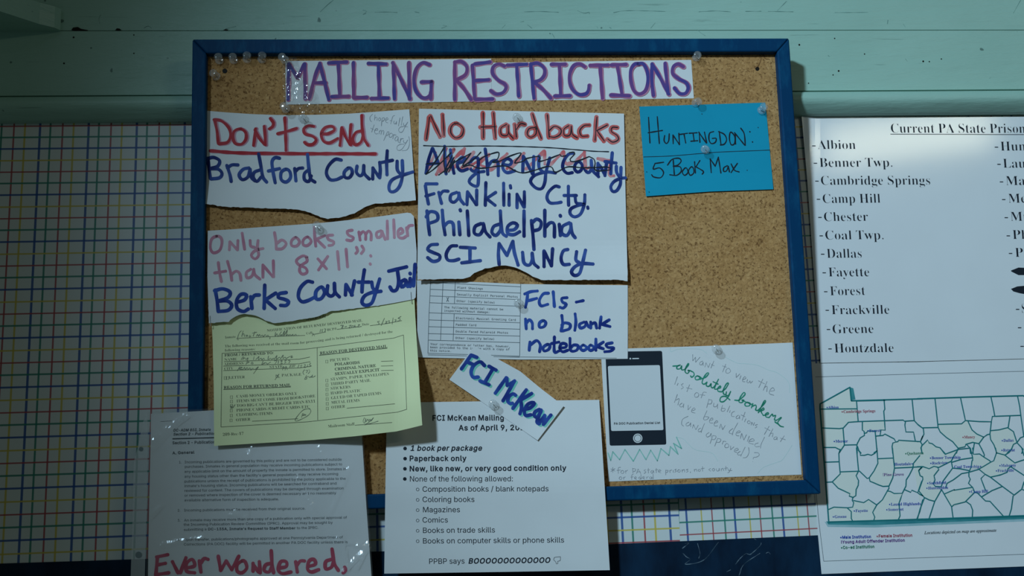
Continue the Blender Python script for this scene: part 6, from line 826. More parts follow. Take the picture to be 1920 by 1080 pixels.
 'z': (146, (12,6,91,148,55,149,39,144,27,135,18,114,21,150,132,150,56,8,88,8,107,13,121,24,134,48,129,6)),
}
_CACHE = {}
def winding(x, y, loops):
    w = 0
    for lp in loops:
        for i in range(len(lp)):
            (x1, y1), (x2, y2) = lp[i - 1], lp[i]
            if (y1 > y) != (y2 > y) and x < (x2 - x1) * (y - y1) / (y2 - y1) + x1: w += 1 if y2 > y1 else -1
    return w
def fill_loops(loops):
    """points and triangles of a set of loops (outer ones and holes)"""
    P, E = [], []
    for lp in loops:
        b = len(P); n = len(lp); P += lp; E += [(b + i, b + (i + 1) % n) for i in range(n)]
    r = delaunay_2d_cdt([Vector(p) for p in P], E, [], 0, 1e-6)
    pts = [(p.x, p.y) for p in r[0]]; tri = []
    for t in r[2]:
        cx = sum(pts[i][0] for i in t) / 3; cy = sum(pts[i][1] for i in t) / 3
        if winding(cx, cy, loops): tri.append(tuple(t))
    return pts, tri
def glyph(font, c):
    """(advance, points, faces) of one letter, in em"""
    if (font, c) not in _CACHE:
        g = GLYPHS[font][c]
        loops = [[(q[i] / 500.0, q[i + 1] / 500.0) for i in range(0, len(q), 2)] for q in g[1:]]
        pts, tri = fill_loops(loops) if loops else ([], [])
        _CACHE[font, c] = (g[0] / 500.0, pts, tri)
    return _CACHE[font, c]
# ================================================================ the setting
def box(name, x0, x1, y0, y1, z0, z1, m, parent=None):
    v = [(x, y, z) for x in (x0, x1) for y in (y0, y1) for z in (z0, z1)]
    f = [(0, 1, 3, 2), (4, 6, 7, 5), (0, 4, 5, 1), (2, 3, 7, 6), (0, 2, 6, 4), (1, 5, 7, 3)]
    return mesh_obj(name, v, f, m, parent)
XL, XR = -1.6, 1.6
o = box('wall_back', XL, XR, .003, .12, .7, 2.3, TEAL); tag(o, kind='structure')
def rail(name, y_top, y_bot, off, m):
    """a straight board along the wall between two image heights (left end, right end)"""
    v = []
    for (px, yt, yb) in ((0, y_top[0], y_bot[0]), (1920, y_top[1], y_bot[1])):
        a = WALL.at(px, yt, off); b = WALL.at(px, yb, off); v.append((a, b))
    def ext(p, q, x): t = (x - p.x) / (q.x - p.x); return p + (q - p) * t
    top = [ext(v[0][0], v[1][0], x) for x in (XL, XR)]; bot = [ext(v[0][1], v[1][1], x) for x in (XL, XR)]
    fr = [top[0], top[1], bot[1], bot[0]]; bk = [Vector((p.x, .003, p.z)) for p in fr]
    f = [(0, 3, 2, 1), (4, 5, 6, 7), (0, 1, 5, 4), (3, 7, 6, 2), (0, 4, 7, 3), (1, 2, 6, 5)]
    return tag(mesh_obj(name, fr + bk, f, m), kind='structure')
rail('trim_1', (58.5, 57.0), (179.6, 167.2), 9, TEAL)
rail('trim_2', (-420, -420), (57.2, 55.7), 8.2, TEAL)
def moulding():
    prof = [(5, 0.0), (8.5, .01), (11.5, .035), (15.5, .10), (18.5, .22), (20, .38), (19.6, .55), (17, .70), (13, .84), (9, .94), (7, 1.0)]
    rows = []
    for px, yt, yb in ((0, 182.3, 227.5), (1920, 170, 212.3)):
        zt = WALL.at(px, yt, 9).z; zb = WALL.at(px, yb, 7).z; x = WALL.at(px, yt, 9).x; rows.append((x, zt, zb))
    def zz(i, x): (xa, *a), (xb, *b) = rows; t = (x - xa) / (xb - xa); return a[i] + (b[i] - a[i]) * t
    v, f = [], []; K = 24; n = len(prof) + 2
    for k in range(K + 1):
        x = XL + (XR - XL) * k / K; zt, zb = zz(0, x), zz(1, x)
        v += [Vector((x, .003, zt))] + [Vector((x, -h / 1000, zt + (zb - zt) * t)) for h, t in prof] + [Vector((x, .003, zb))]
    for k in range(K):
        for i in range(n - 1): a = k * n + i; f.append((a, a + 1, a + n + 1, a + n))
    f += [tuple(range(n)), tuple(reversed(range(K * n, K * n + n)))]
    return tag(mesh_obj('trim_3', v, f, TEAL, smooth_=False), kind='structure')
mo = moulding(); mo.data.polygons.foreach_set('use_smooth', [True] * (len(mo.data.polygons) - 2) + [False] * 2)
wb = [o for o in COL.objects if o.name == 'trim_1'][0]
ik = Ink(Surf(WALL, 9), .3)
ik.fill([[(134, 56), (137, 51.5), (146, 50.5), (152, 54), (165, 56.5), (164, 58), (150, 57.5), (138, 58)], [(216, 56.5), (219, 53), (224, 53.5), (228, 56.5), (222, 58)], [(418, 56.5), (423, 54.5), (429, 55.5), (425, 57.5)], [(312, 189), (316, 188.5), (314, 190.5)]])
ik.obj('paint_chip', HOLE, wb, 'dark chipped gaps along the plank seam')

def scratches(owner, groups, off, w):
    for crop_, st in groups:
        for one in st.split(';'): Ink(Surf(WALL, off), .12).pen([(crop_, one)], w, jitter=.5).obj('paint_crack', CRACK, owner)
CRACK = ink('paint_crack', (.13, .25, .21), (.20, .36, .31), 150)
upper = [o for o in COL.objects if o.name == 'trim_2'][0]
scratches(upper, [((480, 0, 4), "800,75 830,85 800,110 825,100;890,92 980,90 1060,94;580,0 530,42 480,90;1190,88 1225,96;1400,190 1430,195 1390,212;1870,185 1845,212"), ((960, 0, 4), "90,88 220,86 350,92;490,80 540,98 580,92 580,106;760,95 850,80 1040,82 1150,86;1400,88 1520,82 1640,88;1750,85 1870,84;60,165 90,160;115,185 150,212;1075,170 1040,212;730,205 745,212;635,200 645,212"), ((1440, 0, 4), "0,85 190,88;70,80 140,8;500,95 750,92;1895,0 1840,100;900,150 895,180;1015,180 1030,205"), ((0, 0, 4), "755,110 742,140 748,178;1080,210 1110,195 1140,214;1690,216 1770,198")], 8.2, .8)
scratches(wb, [((960, 0, 4), "1390,222 1420,250 1450,268;300,250 320,285"), ((1440, 0, 4), "450,415 462,425;1030,440 1045,460;1660,590 1672,580")], 9, .7)
for i, (px, py) in enumerate(((1498.7, 84), (1565, 72), (1621, 101.3), (1731, 115), (1742.5, 115.5), (1765, 110.5), (1572.5, 133), (1562, 140.5), (1516, 156), (138, 70), (251, 65.5), (251, 100), (120, 118.8))):
    Ink(Surf(WALL, 9), .12).disc(px, py, 1.3 if i % 3 else 1.8, n=8).obj('paint_speck', HOLE, wb)

def wx(px, py): return WALL.at(px, py).x
def wz(px, py): return WALL.at(px, py).z
RL, GL, BL_, YL = (.40, .05, .06), (.015, .22, .16), (.004, .075, .31), (.62, .48, .07)
P = (wx(346.6, 228) - wx(75.8, 228)) / 3; PZ = (wz(0, 279.4) - wz(0, 454)) / 2
lean = (wx(39.7, 950) - wx(75.8, 228)) / (wz(39.7, 950) - wz(75.8, 228)); tilt = (wz(356, 276.0) - wz(0, 279.4)) / (wx(356, 276) - wx(0, 279.4))
GRID_L = grid_material('ruled_sheet_left', wx(75.8, 228), P, [(0, BL_, .0022), (.213, GL, .0018), (.465, RL, .0016), (.69, YL, .0018)], lean, wz(0, 279.4), PZ, [(0, BL_, .0018), (.257, YL, .0015), (.506, RL, .0014), (.75, GL, .0017)], tilt, wx(0, 279.4), wz(75.8, 228))
P2 = (wx(1465, 938) - wx(1285, 938)) / 2; tilt2 = (wz(1529, 944.7) - wz(1270, 956.8)) / (wx(1529, 944.7) - wx(1270, 956.8))
PZ2 = (wz(1270, 956.8) - wz(1270, 1003.4)) * 2; lean2 = (wx(1290.2, 1015) - wx(1285, 938)) / (wz(1290.2, 1015) - wz(1285, 938))
GRID_R = grid_material('ruled_sheet_right', wx(1285, 938), P2, [(0, BL_, .0019), (.31, YL, .0012), (.53, RL, .0012), (.785, GL, .0015)], lean2, wz(1270, 956.8), PZ2, [(0, BL_, .0018), (.25, GL, .0015), (.5, RL, .0012), (.75, YL, .0012)], tilt2, wx(1270, 956.8), wz(1285, 938))
def lining(name, pts, m, h):
    v = [WALL.at(x, y, h) for x, y in pts]; b = [Vector((p.x, .003, p.z)) for p in v]; n = len(v)
    return tag(mesh_obj(name, v + b, [tuple(reversed(range(n))), tuple(range(n, 2 * n))] + [(i, (i + 1) % n, n + (i + 1) % n, n + i) for i in range(n)], m), kind='structure')
lining('wall_lining_left', [(-700, 225), (1253, 205), (1275.5, 1040), (-700, 1090)], GRID_L, 0)
lining('wall_lining_right', [(1253.2, 205), (2600, 200), (2600, 1000), (1275.7, 1040)], GRID_R, .25)
cb = empty('chalkboard', WALL.at(960, 1400, 0)); tag(cb, 'dark navy chalkboard along the bottom, below the coloured grid sheets', 'chalkboard')
CB = Surf(WALL, .45)
sheet('panel', [(-700, 1080), (0, 1056.7), (698, 1034.4), (1143, 1020.5), (1534, 1003.6), (2600, 960), (2700, 1500), (-800, 1560)], CB, SLATE, 80, cb, .003)
k = Ink(CB); k.pen(CHALK, 1.1, jitter=.5).obj('chalk_mark', CHALK_INK, cb, 'faint pale chalk scratches')
# corner shelf at the upper left
def shelf():
    s = empty('corner_shelf', WALL.at(60, 58, 9)); tag(s, 'teal painted corner shelf with a slanted front edge, high on the wall', 'shelf')
    p0 = WALL.at(113, 59, 9); z = p0.z
    d = ray(-2, 21.5); q = CAM + d * ((z - CAM.z) / d.z)                     # where the front edge has got to at the picture's left
    dirn = (q - p0); q2 = p0 + dirn * 5.0
    rim = [Vector((p0.x - .0, -.0082, z))] + [Vector((p0.x + a, b, z)) for a, b in ((.001, -.012), (-.003, -.018))] + [p0 + dirn * t + Vector((-.004, -.006, 0)) for t in (.25, .6, 1.2, 2.5, 4)] + [Vector((q2.x, -.0082, z))]
    n = len(rim); T = .022; top = [v + Vector((0, 0, T)) for v in rim]
    f = [tuple(range(n)), tuple(reversed(range(n, 2 * n)))] + [(i, n + i, n + (i + 1) % n, (i + 1) % n) for i in range(n)]
    mesh_obj('board', rim + top, f, TEAL, s)
shelf()

# ================================================================ the cork board
board = empty('cork_board', BOARD.at(945, 945, 0)); tag(board, 'large cork notice board in a blue painted frame, leaning on the wall moulding', 'notice board')
OUT = [(360.5, 73), (1480, 71), (1539.7, 926), (349, 966)]; INN = [(387, 100), (1457.2, 96.5), (1511.4, 899.7), (378.5, 937)]
def slab(name, quad, h0, h1, m, parent):
    a = [BOARD.at(x, y, h1) for x, y in quad]; nrm = Vector((0, 1, 0)); b = [p + nrm * ((h1 - h0) / 1000) for p in a]; n = len(a)
    return mesh_obj(name, a + b, [tuple(reversed(range(n))), tuple(range(n, 2 * n))] + [(i, (i + 1) % n, n + (i + 1) % n, n + i) for i in range(n)], m, parent)
slab('cork_panel', [(x + dx, y + dy) for (x, y), dx, dy in zip(INN, (-8, 8, 8, -8), (-8, -8, 8, 8))], -4, 0, CORK, board)
def bevel_rail(quad):
    o = slab('frame_rail', quad, -9, 8, BLUE, board); m = o.modifiers.new('edge', 'BEVEL'); m.width = .0016; m.segments = 3; m.limit_method = 'ANGLE'
for i in range(4):
    j = (i + 1) % 4; bevel_rail([OUT[i], OUT[j], INN[j], INN[i]])
def hole(px, py, r):
    k = Ink(Surf(BOARD, .1), .1); k.disc(px, py, r, n=12); k.obj('nail_hole', HOLE, board, 'dark hole in the cork')
hole(421.5, 133, 4.6); hole(1420, 129, 3.8)
k = Ink(Surf(BOARD, .1), .1); k.pen([((1260, 80, 7.715), "1235,370 1290,235 1265,165 1330,185 1345,230 1410,240")], 1.6, jitter=.4); k.obj('crack', ink('cork_crack', (.20, .09, .03)), board, 'ragged crack in the cork')

# ================================================================ sheets of paper
def thing(name, label, cat, outline, surf, m, step=40, part='sheet', group=None, torn=None):
    if torn: outline = ragged(outline, torn)
    xs = [p[0] for p in outline]; ys = [p[1] for p in outline]
    t = empty(name, surf(sum(xs) / len(xs), max(ys))); tag(t, label, cat, group)
    sheet(part, outline, surf, m, step, t)
    return t
def crop(c, s): return parse(s, c)[0]
def ragged(pts, y0):
    """a torn lower edge: small teeth along everything below y0"""
    return [(x + rnd.uniform(-.4, .4), y + rnd.uniform(-.65, .65)) if y > y0 else (x, y) for x, y in densify(pts, 4.5)]
# heading strip (two lengths joined) and the clear film at its left end
TS = Surf(BOARD, .5)
t = thing('title_strip', 'long white strip lettered MAILING RESTRICTIONS in purple capitals across the board top', 'sign', [(535, 114.5), (921, 110), (921.3, 160), (922, 189.6), (536, 196)], TS, WHITE)
sheet('sheet_extension', [(912, 117.6), (1296, 112.3), (1301, 184.3), (912, 189.6)], Surf(BOARD, .25), WHITE, 40, t)
TS2 = Surf(BOARD, .6)
Ink(TS2, .05).pen(TITLE, 8.9, 1.0, .7, .1).obj('pink_lettering', PINK, t, 'pink marker halo around the letters')
Ink(TS2, .13).pen(TITLE, 6.3, 0, 0, .05).obj('purple_lettering', PURPLE, t, 'purple marker lettering')
FS = Surf(BOARD, lambda x, y: 2.2 + 1.0 * math.sin(x * .31 + y * .17) * math.sin(y * .23))
sheet('film_end', [(529, 108), (556, 107), (566, 140), (596, 178), (601, 212), (560, 211), (532, 207)], FS, CRINKLE, 5, t, .0001)['label'] = 'crinkled clear plastic film'

# red and blue note, top left
DSF = Surf(BOARD, lambda x, y: .7 + 4.5 * smooth(320, 410, y) + 2.5 * smooth(690, 790, x) * smooth(230, 380, y))
t = thing('torn_note', 'torn white note with Dont send in red over Bradford County in blue', 'note', crop(DS, "120,77 300,92 500,105 700,112 900,112 1100,108 1300,100 1550,82 1778,65 1795,300 1815,600 1832,812 1700,822 1600,832 1500,838 1430,858 1380,885 1330,915 1260,938 1200,953 1150,955 1110,960 1050,945 950,905 900,892 850,882 700,878 600,875 400,868 250,862 150,843 106,838 112,450"), DSF, WHITE, 10, torn=376)
Ink(DSF, .1).pen(DONT + DONT_LINE, 7.2, 2.0, .3, .1).obj('rose_lettering', ROSE, t, 'pale rose marker under the red')
Ink(DSF, .18).pen(DONT, 5.6, jitter=.12).pen(DONT_LINE, 6.2).obj('red_lettering', RED, t, 'red marker lettering')
Ink(DSF, .22).pen(BRADFORD, 6.3, jitter=.06).obj('blue_lettering', NAVY, t, 'navy marker lettering')
Ink(DSF).pen(HOPE, .95, jitter=.2, step=1.2).obj('pencil_lettering', GRAPHITE, t, 'thin grey pencil writing')

# the hardback list
NHS = Surf(BOARD, lambda x, y: 1.9 + 4.5 * smooth(450, 528, y) + 2.0 * (1 - smooth(775, 835, x)))
t = thing('torn_note', 'tall white note headed No Hardbacks in red, with a scribbled-out county, torn along its bottom', 'note', [(785.6, 203.8), (980, 208.5), (1170, 213), (1173, 370), (1177, 527.5)] + crop(PH, "1415,485 1300,484 1100,486 880,485 840,470 780,435 740,415 700,400 670,392 640,388 610,388 580,392 540,402 500,408 465,425 430,440 400,462 370,475 300,478 45,483") + [(784, 360)], NHS, WHITE, 9, torn=492)
Ink(NHS, .1).pen(HARDBACKS, 8.4, jitter=.1).obj('coral_lettering', ORANGE_RED, t, 'coral red marker lettering')
Ink(NHS, .2).pen(HARDBACKS, 1.9, .9, -.3, .2).pen(HARD_LINE, 2.0, jitter=.15).pen(BLACK_SCRIBBLE, 2.4, 0, 0, .2).obj('black_lettering', BLACK, t, 'thin black pen lines and scribble')
Ink(NHS, .1).pen(RED_SCRIBBLE, 6.0, jitter=.25).obj('red_scribble', ink('red_crossing', (.70, .13, .14), (.74, .36, .37), 90), t, 'coral red crossing-out')
Ink(NHS, .15).pen(ALLEGHENY, 6.1).pen(FRANKLIN, 6.1).pen(PHILA, 6.5).pen(MUNCY, 6.5).obj('blue_lettering', NAVY, t, 'navy marker lettering')

# blue card
HS = Surf(BOARD, lambda x, y: .6 + 1.2 * smooth(320, 370, y))
t = thing('index_card', 'bright blue card reading Huntingdon, 5 Book Max in black', 'card', crop(HD, "182,140 700,123 1290,105 1300,190 1330,520 1362,868 800,888 240,930 210,520"), HS, CARD_BLUE, 24)
Ink(HS).pen(HUNT, 2.3, jitter=.15, step=1.5).pen(HUNT_LINE, 1.2).pen(HUNT_DOTS, 1.6).obj('black_lettering', BLACK, t)

# books smaller note
def only_h(x, y): return 2.6 + 2.6 * smooth(500, 610, y) + 1.6 * smooth(720, 785, x) * (1 - smooth(400, 470, y))
OS = Surf(BOARD, only_h)
t = thing('torn_note', 'torn white note in pink and blue about small books, above the yellow form', 'note', crop(OB, "128,230 300,220 500,205 750,188 980,172 1150,157 1300,140 1500,117 1700,90 1760,82 1790,86 1815,112 1826,250 1838,400 1836,560 1830,775 1815,790 1700,812 1600,830 1500,846 1380,862 1280,872 1140,887 1100,905 1050,922 1000,940 900,952 820,970 740,980 660,985 600,962 560,940 520,922 480,914 430,912 390,916 360,928 330,946 300,974 220,980 138,986 126,600"), OS, WHITE, 9, torn=572)
Ink(OS, .12).pen(ONLY, 5.4, jitter=.08).obj('pink_lettering', ink('pink_writing', (.56, .21, .30), (.66, .33, .41), 50), t, 'pink marker lettering')
Ink(OS, .15).pen(BERKS, 6.9, jitter=.05).obj('blue_lettering', ROYAL, t, 'blue marker lettering')

# yellow form, curling out at its lower edge
def form_h(x, y):
    base = 1.2 + 14.8 * smooth(600, 765, y)
    return base + (2 + 9.0 * smooth(600, 800, y)) * smooth(560, 720, x) + 3.5 * smooth(735, 792, x) * smooth(610, 720, y)
YS = Surf(BOARD, form_h)
t = thing('yellow_form', 'pale yellow printed returned-mail form curling forward below the torn pink note', 'form', [(393, 592)] + crop(YF, "300,70 700,40 1100,10 1530,-25 1536,100 1548,300 1560,480 1572,700 1588,915 1500,937 1400,960 1100,995 800,1022 500,1040 83,1065 80,640 72,300 66,180"), YS, YELLOW, 7)
Ink(YS, .2).text(PRINT_FORM).line(FORM_LINES, .75).line(FORM_UNDER, 1.0).line(FORM_BRACKETS, .5).obj('print', FORMTXT, t, 'dark printed form text')
for grp in FORM_PEN: Ink(YS, .2).pen([grp], .95, jitter=.2, step=1.2).obj('handwriting', SOFT_PEN, t, 'thin ball pen entries')

# sheet with a printed table
FSF = Surf(BOARD, lambda x, y: .8 + 1.2 * (1 - smooth(775, 835, x)))
t = thing('printed_note', 'white note with a small printed table and FCIs no blank notebooks in blue marker', 'note', crop(PH, "42,488 370,497 740,513 1100,518 1465,521 1466,800 1465,1018 1100,1021 740,1023 400,1016 45,1008 44,700"), FSF, WHITE, 9)
Ink(FSF).text(PRINT_TABLE).obj('print', GREYTXT, t, 'small grey typewritten text')
Ink(FSF).line(TABLE, .9).pen(TABLE_X, 1.1, step=1.5).line([(PH, "560,1003 1390,1013")], .8).obj('table_rule', LINE_INK, t, 'thin ruled table lines')
Ink(FSF).pen(FCIS, 5.6, jitter=.1, step=1.8).obj('blue_lettering', ROYAL, t, 'blue marker lettering')

# the rules page and the strip pinned over it
def page_h(x, y): return .9 + 10.4 * smooth(700, 935, y) + 1.5 * smooth(960, 1080, y)
PS = Surf(BOARD, page_h)
t = thing('rules_page', 'white printed page of FCI McKean mailing rules hanging below the board', 'page', [(725.5, 755), (920, 752.3), (1123.6, 749.7), (1133, 900), (1143.4, 1069), (930, 1072.5), (720.5, 1075.5), (722.5, 920)], PS, WHITE, 12)
Ink(PS).text(PRINT_HEAD).obj('heading', BLACK, t, 'bold black heading')
k = Ink(PS).text(PRINT_RULES)
for x, y in ((247, 87), (247, 166), (246, 245), (245, 324)): k.disc(700 + x / 4.154, 820 + y / 4.154, 3.4)
for y in (406, 487, 567, 648, 728, 809): k.disc(700 + 345 / 4.154, 820 + y / 4.154, 3.1, 2.3)
k.pen(THUMB, .8, step=1.5).obj('print', BLACK, t, 'black printed text')
def strip_h(x, y): return max(1.9, page_h(x, y) + .9) + 1.8 * smooth(985, 1060, x + .35 * (y - 760))
MS = Surf(BOARD, strip_h)
t = thing('name_strip', 'slanted white strip lettered FCI McKean in navy with mint shadow', 'sign', [(889.3, 648.4), (935, 674), (975.5, 696.3), (1016, 730), (1057, 761), (1032, 794), (1007.9, 825.7), (950, 786), (896, 748), (842.5, 711.9), (866, 680)], MS, WHITE, 8)
Ink(MS, .1).pen(MCKEAN, 6.6, 3.0, 2.6, step=1.8).obj('mint_lettering', MINT, t, 'mint green drop shadow')
Ink(MS, .2).pen(MCKEAN, 6.8, step=1.8).obj('navy_lettering', ROYAL, t, 'navy marker lettering')

# denial list card with the drawing of a phone
QS = Surf(BOARD, .4)
t = thing('information_card', 'white card with a black phone drawing and green and pencil writing', 'card', [(1126.5, 655), (1300, 649.5), (1486, 642.4), (1494, 760), (1503, 890), (1320, 896), (1141, 903), (1133, 770)], QS, paper('card_paper', (.80, .80, .80), .55, .04, .2, .3))
def rquad(c, pts, r, n=5):
    l, t_, k_ = c; q = [(l + x / k_, t_ + y / k_) for x, y in pts]; out = []
    for i in range(4):
        p, a, b = q[i], q[i - 1], q[(i + 1) % 4]
        ua = (a[0] - p[0], a[1] - p[1]); la = math.hypot(*ua); ub = (b[0] - p[0], b[1] - p[1]); lb = math.hypot(*ub)
        s, e = (p[0] + ua[0] / la * r, p[1] + ua[1] / la * r), (p[0] + ub[0] / lb * r, p[1] + ub[1] / lb * r)
        for j in range(n + 1):
            w = j / n; out.append(tuple((1 - w) ** 2 * s[d] + 2 * w * (1 - w) * p[d] + w * w * e[d] for d in (0, 1)))
    return out
body = rquad(QC, [(118, 100), (477, 94), (504, 687), (146, 694)], 3.6); scr = rquad(QC, [(134, 190), (463, 184), (486, 595), (155, 601)], 3.0)
Ink(QS, .1).fill([body]).obj('phone_drawing', ink('phone_print', (.014, .022, .034)), t, 'black printed outline of a phone')
k = Ink(QS, .2).fill([scr]); k.disc(1100 + 323 / 3.374, 630 + 647 / 3.374, 8.8, 6.9).disc(1100 + 323 / 3.374, 630 + 647 / 3.374, 5.9)
k.line([(QC, "291,143 328,142")], 2.0).disc(1100 + 276 / 3.374, 630 + 143 / 3.374, 1.6); k.obj('phone_screen', SCREEN, t, 'pale phone screen, slot and button')
Ink(QS, .3).text(PRINT_CARD).obj('print', BLACK, t, 'tiny black caption')
Ink(QS).pen(PENCIL[:2], .95, jitter=.2, step=1.2).obj('pencil_lettering', GRAPHITE, t, 'grey pencil writing')
Ink(QS).pen(PENCIL[2:], .9, jitter=.2, step=1.2).obj('footnote', GRAPHITE, t, 'small grey pencil footnote')
Ink(QS).pen(BONKERS, 2.3, jitter=.15, step=1.2).obj('green_lettering', GREEN, t, 'green cursive lettering')
Ink(QS).pen(SQUIGGLE, 2.0, jitter=.2).obj('squiggle', PALE_GREEN, t, 'pale green zigzag')
for one in BUBBLE[0][1].split(';'): Ink(QS, .08).pen([(QC, one)], .8).obj('bubble_outline', FAINT, t, 'faint green bubble line')

# policy page in a punched clear sleeve, under the yellow form
def sleeve_h(x, y): return 10.6 + 1.2 * math.sin(x * .012 + 1) * smooth(800, 900, y)
PO = Surf(BOARD, sleeve_h)
PAGE = [(283, 776), (396, 769.5), (560, 768), (676, 790), (678.7, 819), (687, 950), (696.5, 1080), (704, 1200), (272, 1215), (277.4, 1080), (280, 930), (282.5, 819)]
t = thing('policy_page', 'typed policy page inside the clear sleeve, with red marker at its foot', 'page', PAGE, PO, WHITE, 24)
Ink(PO).text(PRINT_POLICY).line([(EV, "240,103 312,98")], .6).line([(EV, "318,212 600,204")], 2.2).obj('print', GREYTXT, t, 'small dark typed text')
Ink(PO, .2).pen(EVER, 6.6, jitter=.1).obj('red_lettering', CERISE, t, 'red marker lettering')
CREASES = [((466, 850), (462, 965), 1.1), ((285, 826), (352, 778), 1.3), ((284, 842), (318, 806), .9), ((283, 968), (302, 948), 1.0), ((556, 896), (584, 946), .8), ((584, 946), (600, 1004), .8), ((640, 1006), (652, 1064), 1.4),
 ((656, 1016), (692, 1030), 1.2), ((668, 1064), (690, 1022), 1.2), ((428, 962), (462, 968), 1.2), ((616, 1010), (662, 1018), 1.0), ((300, 1022), (380, 1008), .7), ((655, 880), (620, 960), .6), ((440, 800), (474, 842), .5), ((296, 880), (330, 846), .6), ((598, 838), (612, 868), .7), ((505, 1000), (540, 1050), .6), ((462, 965), (440, 1060), .6), ((675, 1040), (640, 1075), 1.0)]
def crease_h(x, y):
    r = 0.0
    for (x1, y1), (x2, y2), a in CREASES:
        dx, dy = x2 - x1, y2 - y1; L2 = dx * dx + dy * dy; q = max(0.0, min(1.0, ((x - x1) * dx + (y - y1) * dy) / L2))
        e = (x - x1 - dx * q) ** 2 + (y - y1 - dy * q) ** 2
        if e < 90: r = max(r, 1.25 * a * math.exp(-e / 15.0))
    return r
SL = Surf(BOARD, lambda x, y: sleeve_h(x, y) + .8 + .9 * (.5 + .5 * math.sin(x * .05 + y * .021) * math.sin(y * .043 + x * .013)) + crease_h(x, y))
t = empty('plastic_sleeve', SL(480, 1215)); tag(t, 'clear wrinkled plastic sleeve hanging at the lower left of the board', 'sleeve')
sheet('pouch', [(276, 772), (396, 766), (560, 764), (676, 786), (681, 819), (690, 950), (699.5, 1080), (708, 1225), (268, 1225), (273, 1080), (277, 930), (279, 819)], SL, FILM, 4.5, t, .0001)['label'] = 'clear glossy film with creases'
SM = Surf(BOARD, lambda x, y: sleeve_h(x, y) + .6)
mg = sheet('binding_margin', [(276, 772), (268, 792), (258, 840), (250.4, 868.6), (249, 960), (245, 1080), (241, 1225), (266, 1225), (271.5, 1080), (275.5, 930), (277.5, 819)], SM, MARGIN, 12, t, .0002); mg['label'] = 'milky strip with punched holes'
for px, py, r in ((260, 1040.5, 6.2), (264.5, 842, 4.2)): Ink(SM, .3).disc(px, py, r).obj('punched_hole', ink('hole_shade', (.20, .25, .26)), t, 'dark punched hole')

# prison list and map on the right
LS = Surf(WALL, lambda x, y: 1.9 + 2.5 * (1 - smooth(1495, 1533, x)) * (1 - smooth(230, 420, y)))
t = thing('prison_list', 'laminated white list of state prisons on the grid wall, right of the board', 'list', [(1503, 218), (1700, 218.8), (1925, 218.6), (2180, 218), (2195, 440), (2215, 664), (1920, 672.5), (1720, 677.5), (1538.5, 680.5), (1525, 500), (1513, 330)], LS, GLOSSY, 10)
Ink(LS).text(PRINT_LIST, up=(-.07, -1)).line(LIST_LINES, 1.1).line(LIST_DASH, 1.7).obj('print', BLACK, t, 'black serif print')
Ink(LS).fill([crop(c, s) for c, s in LIST_BLOT]).obj('crossing_out', BLACK, t, 'black crossed-out names')
MPS = Surf(WALL, 1.0)
t = thing('prison_map', 'white county map of prison locations outlined in teal, below the prison list', 'map', [(1511, 681.5), (1720, 679), (1920, 671.5), (2225, 662), (2250, 1048), (1920, 1062), (1720, 1069.5), (1540.5, 1076.3), (1533.8, 1003.7), (1527, 910), (1519, 800)], MPS, paper('map_paper', (.80, .80, .81), .5, .03, .3, .25), 60)
k = Ink(MPS, .06); k.fill([crop(c, s) for c, s in SHADED]).obj('tint', BEIGE, t, 'beige shaded counties')
Ink(MPS, .06).fill([[(1546, 978), (1552, 988), (1640, 989), (1760, 984), (1935, 977), (1935, 966), (1554, 980)]]).obj('map_shadow', ink('pale_teal_print', (.30, .50, .53), (.40, .58, .62), 60), t, 'pale outer fringe of the teal edge')
for lp in ([(1549, 977), (1553, 983.5), (1640, 984.5), (1760, 979.5), (1935, 972.5), (1935, 965), (1554, 978)], [(1593.5, 726), (1600, 728), (1604, 749), (1597, 750)]): Ink(MPS, .1).fill([lp]).obj('map_shadow', TEAL_GLOW, t, 'soft teal edge beside the state')
Ink(MPS, .27).line(MAP_LINES, 2.1).line(MAP_EDGE, 2.6).obj('county_outline', TEAL_INK, t, 'teal county lines')
Ink(MPS, .12).line([(MP, "78,72 600,57 1300,39;120,1005 600,988 1134,970 1700,952;76,600 95,800 120,1005")], .8).obj('border_line', LINE_INK, t, 'thin grey border')
for row in PRINT_MAP_BLUE[1]: Ink(MPS, .38).text((MP, [row])).obj('blue_print', MAP_BLUE, t, 'blue lettering')
for row in PRINT_MAP_RED[1]: Ink(MPS, .38).text((MP, [row])).obj('red_print', MAP_RED, t, 'red lettering')
for row in PRINT_MAP_PURPLE[1]: Ink(MPS, .38).text((MP, [row])).obj('purple_print', MAP_PURPLE, t, 'purple lettering')
for row in PRINT_MAP_GREEN[1]: Ink(MPS, .38).text((MP, [row])).obj('green_print', MAP_GREEN, t, 'green lettering')
Ink(MPS, .3).text(PRINT_MAP_NOTE).obj('note_print', GREYTXT, t, 'grey italic note')

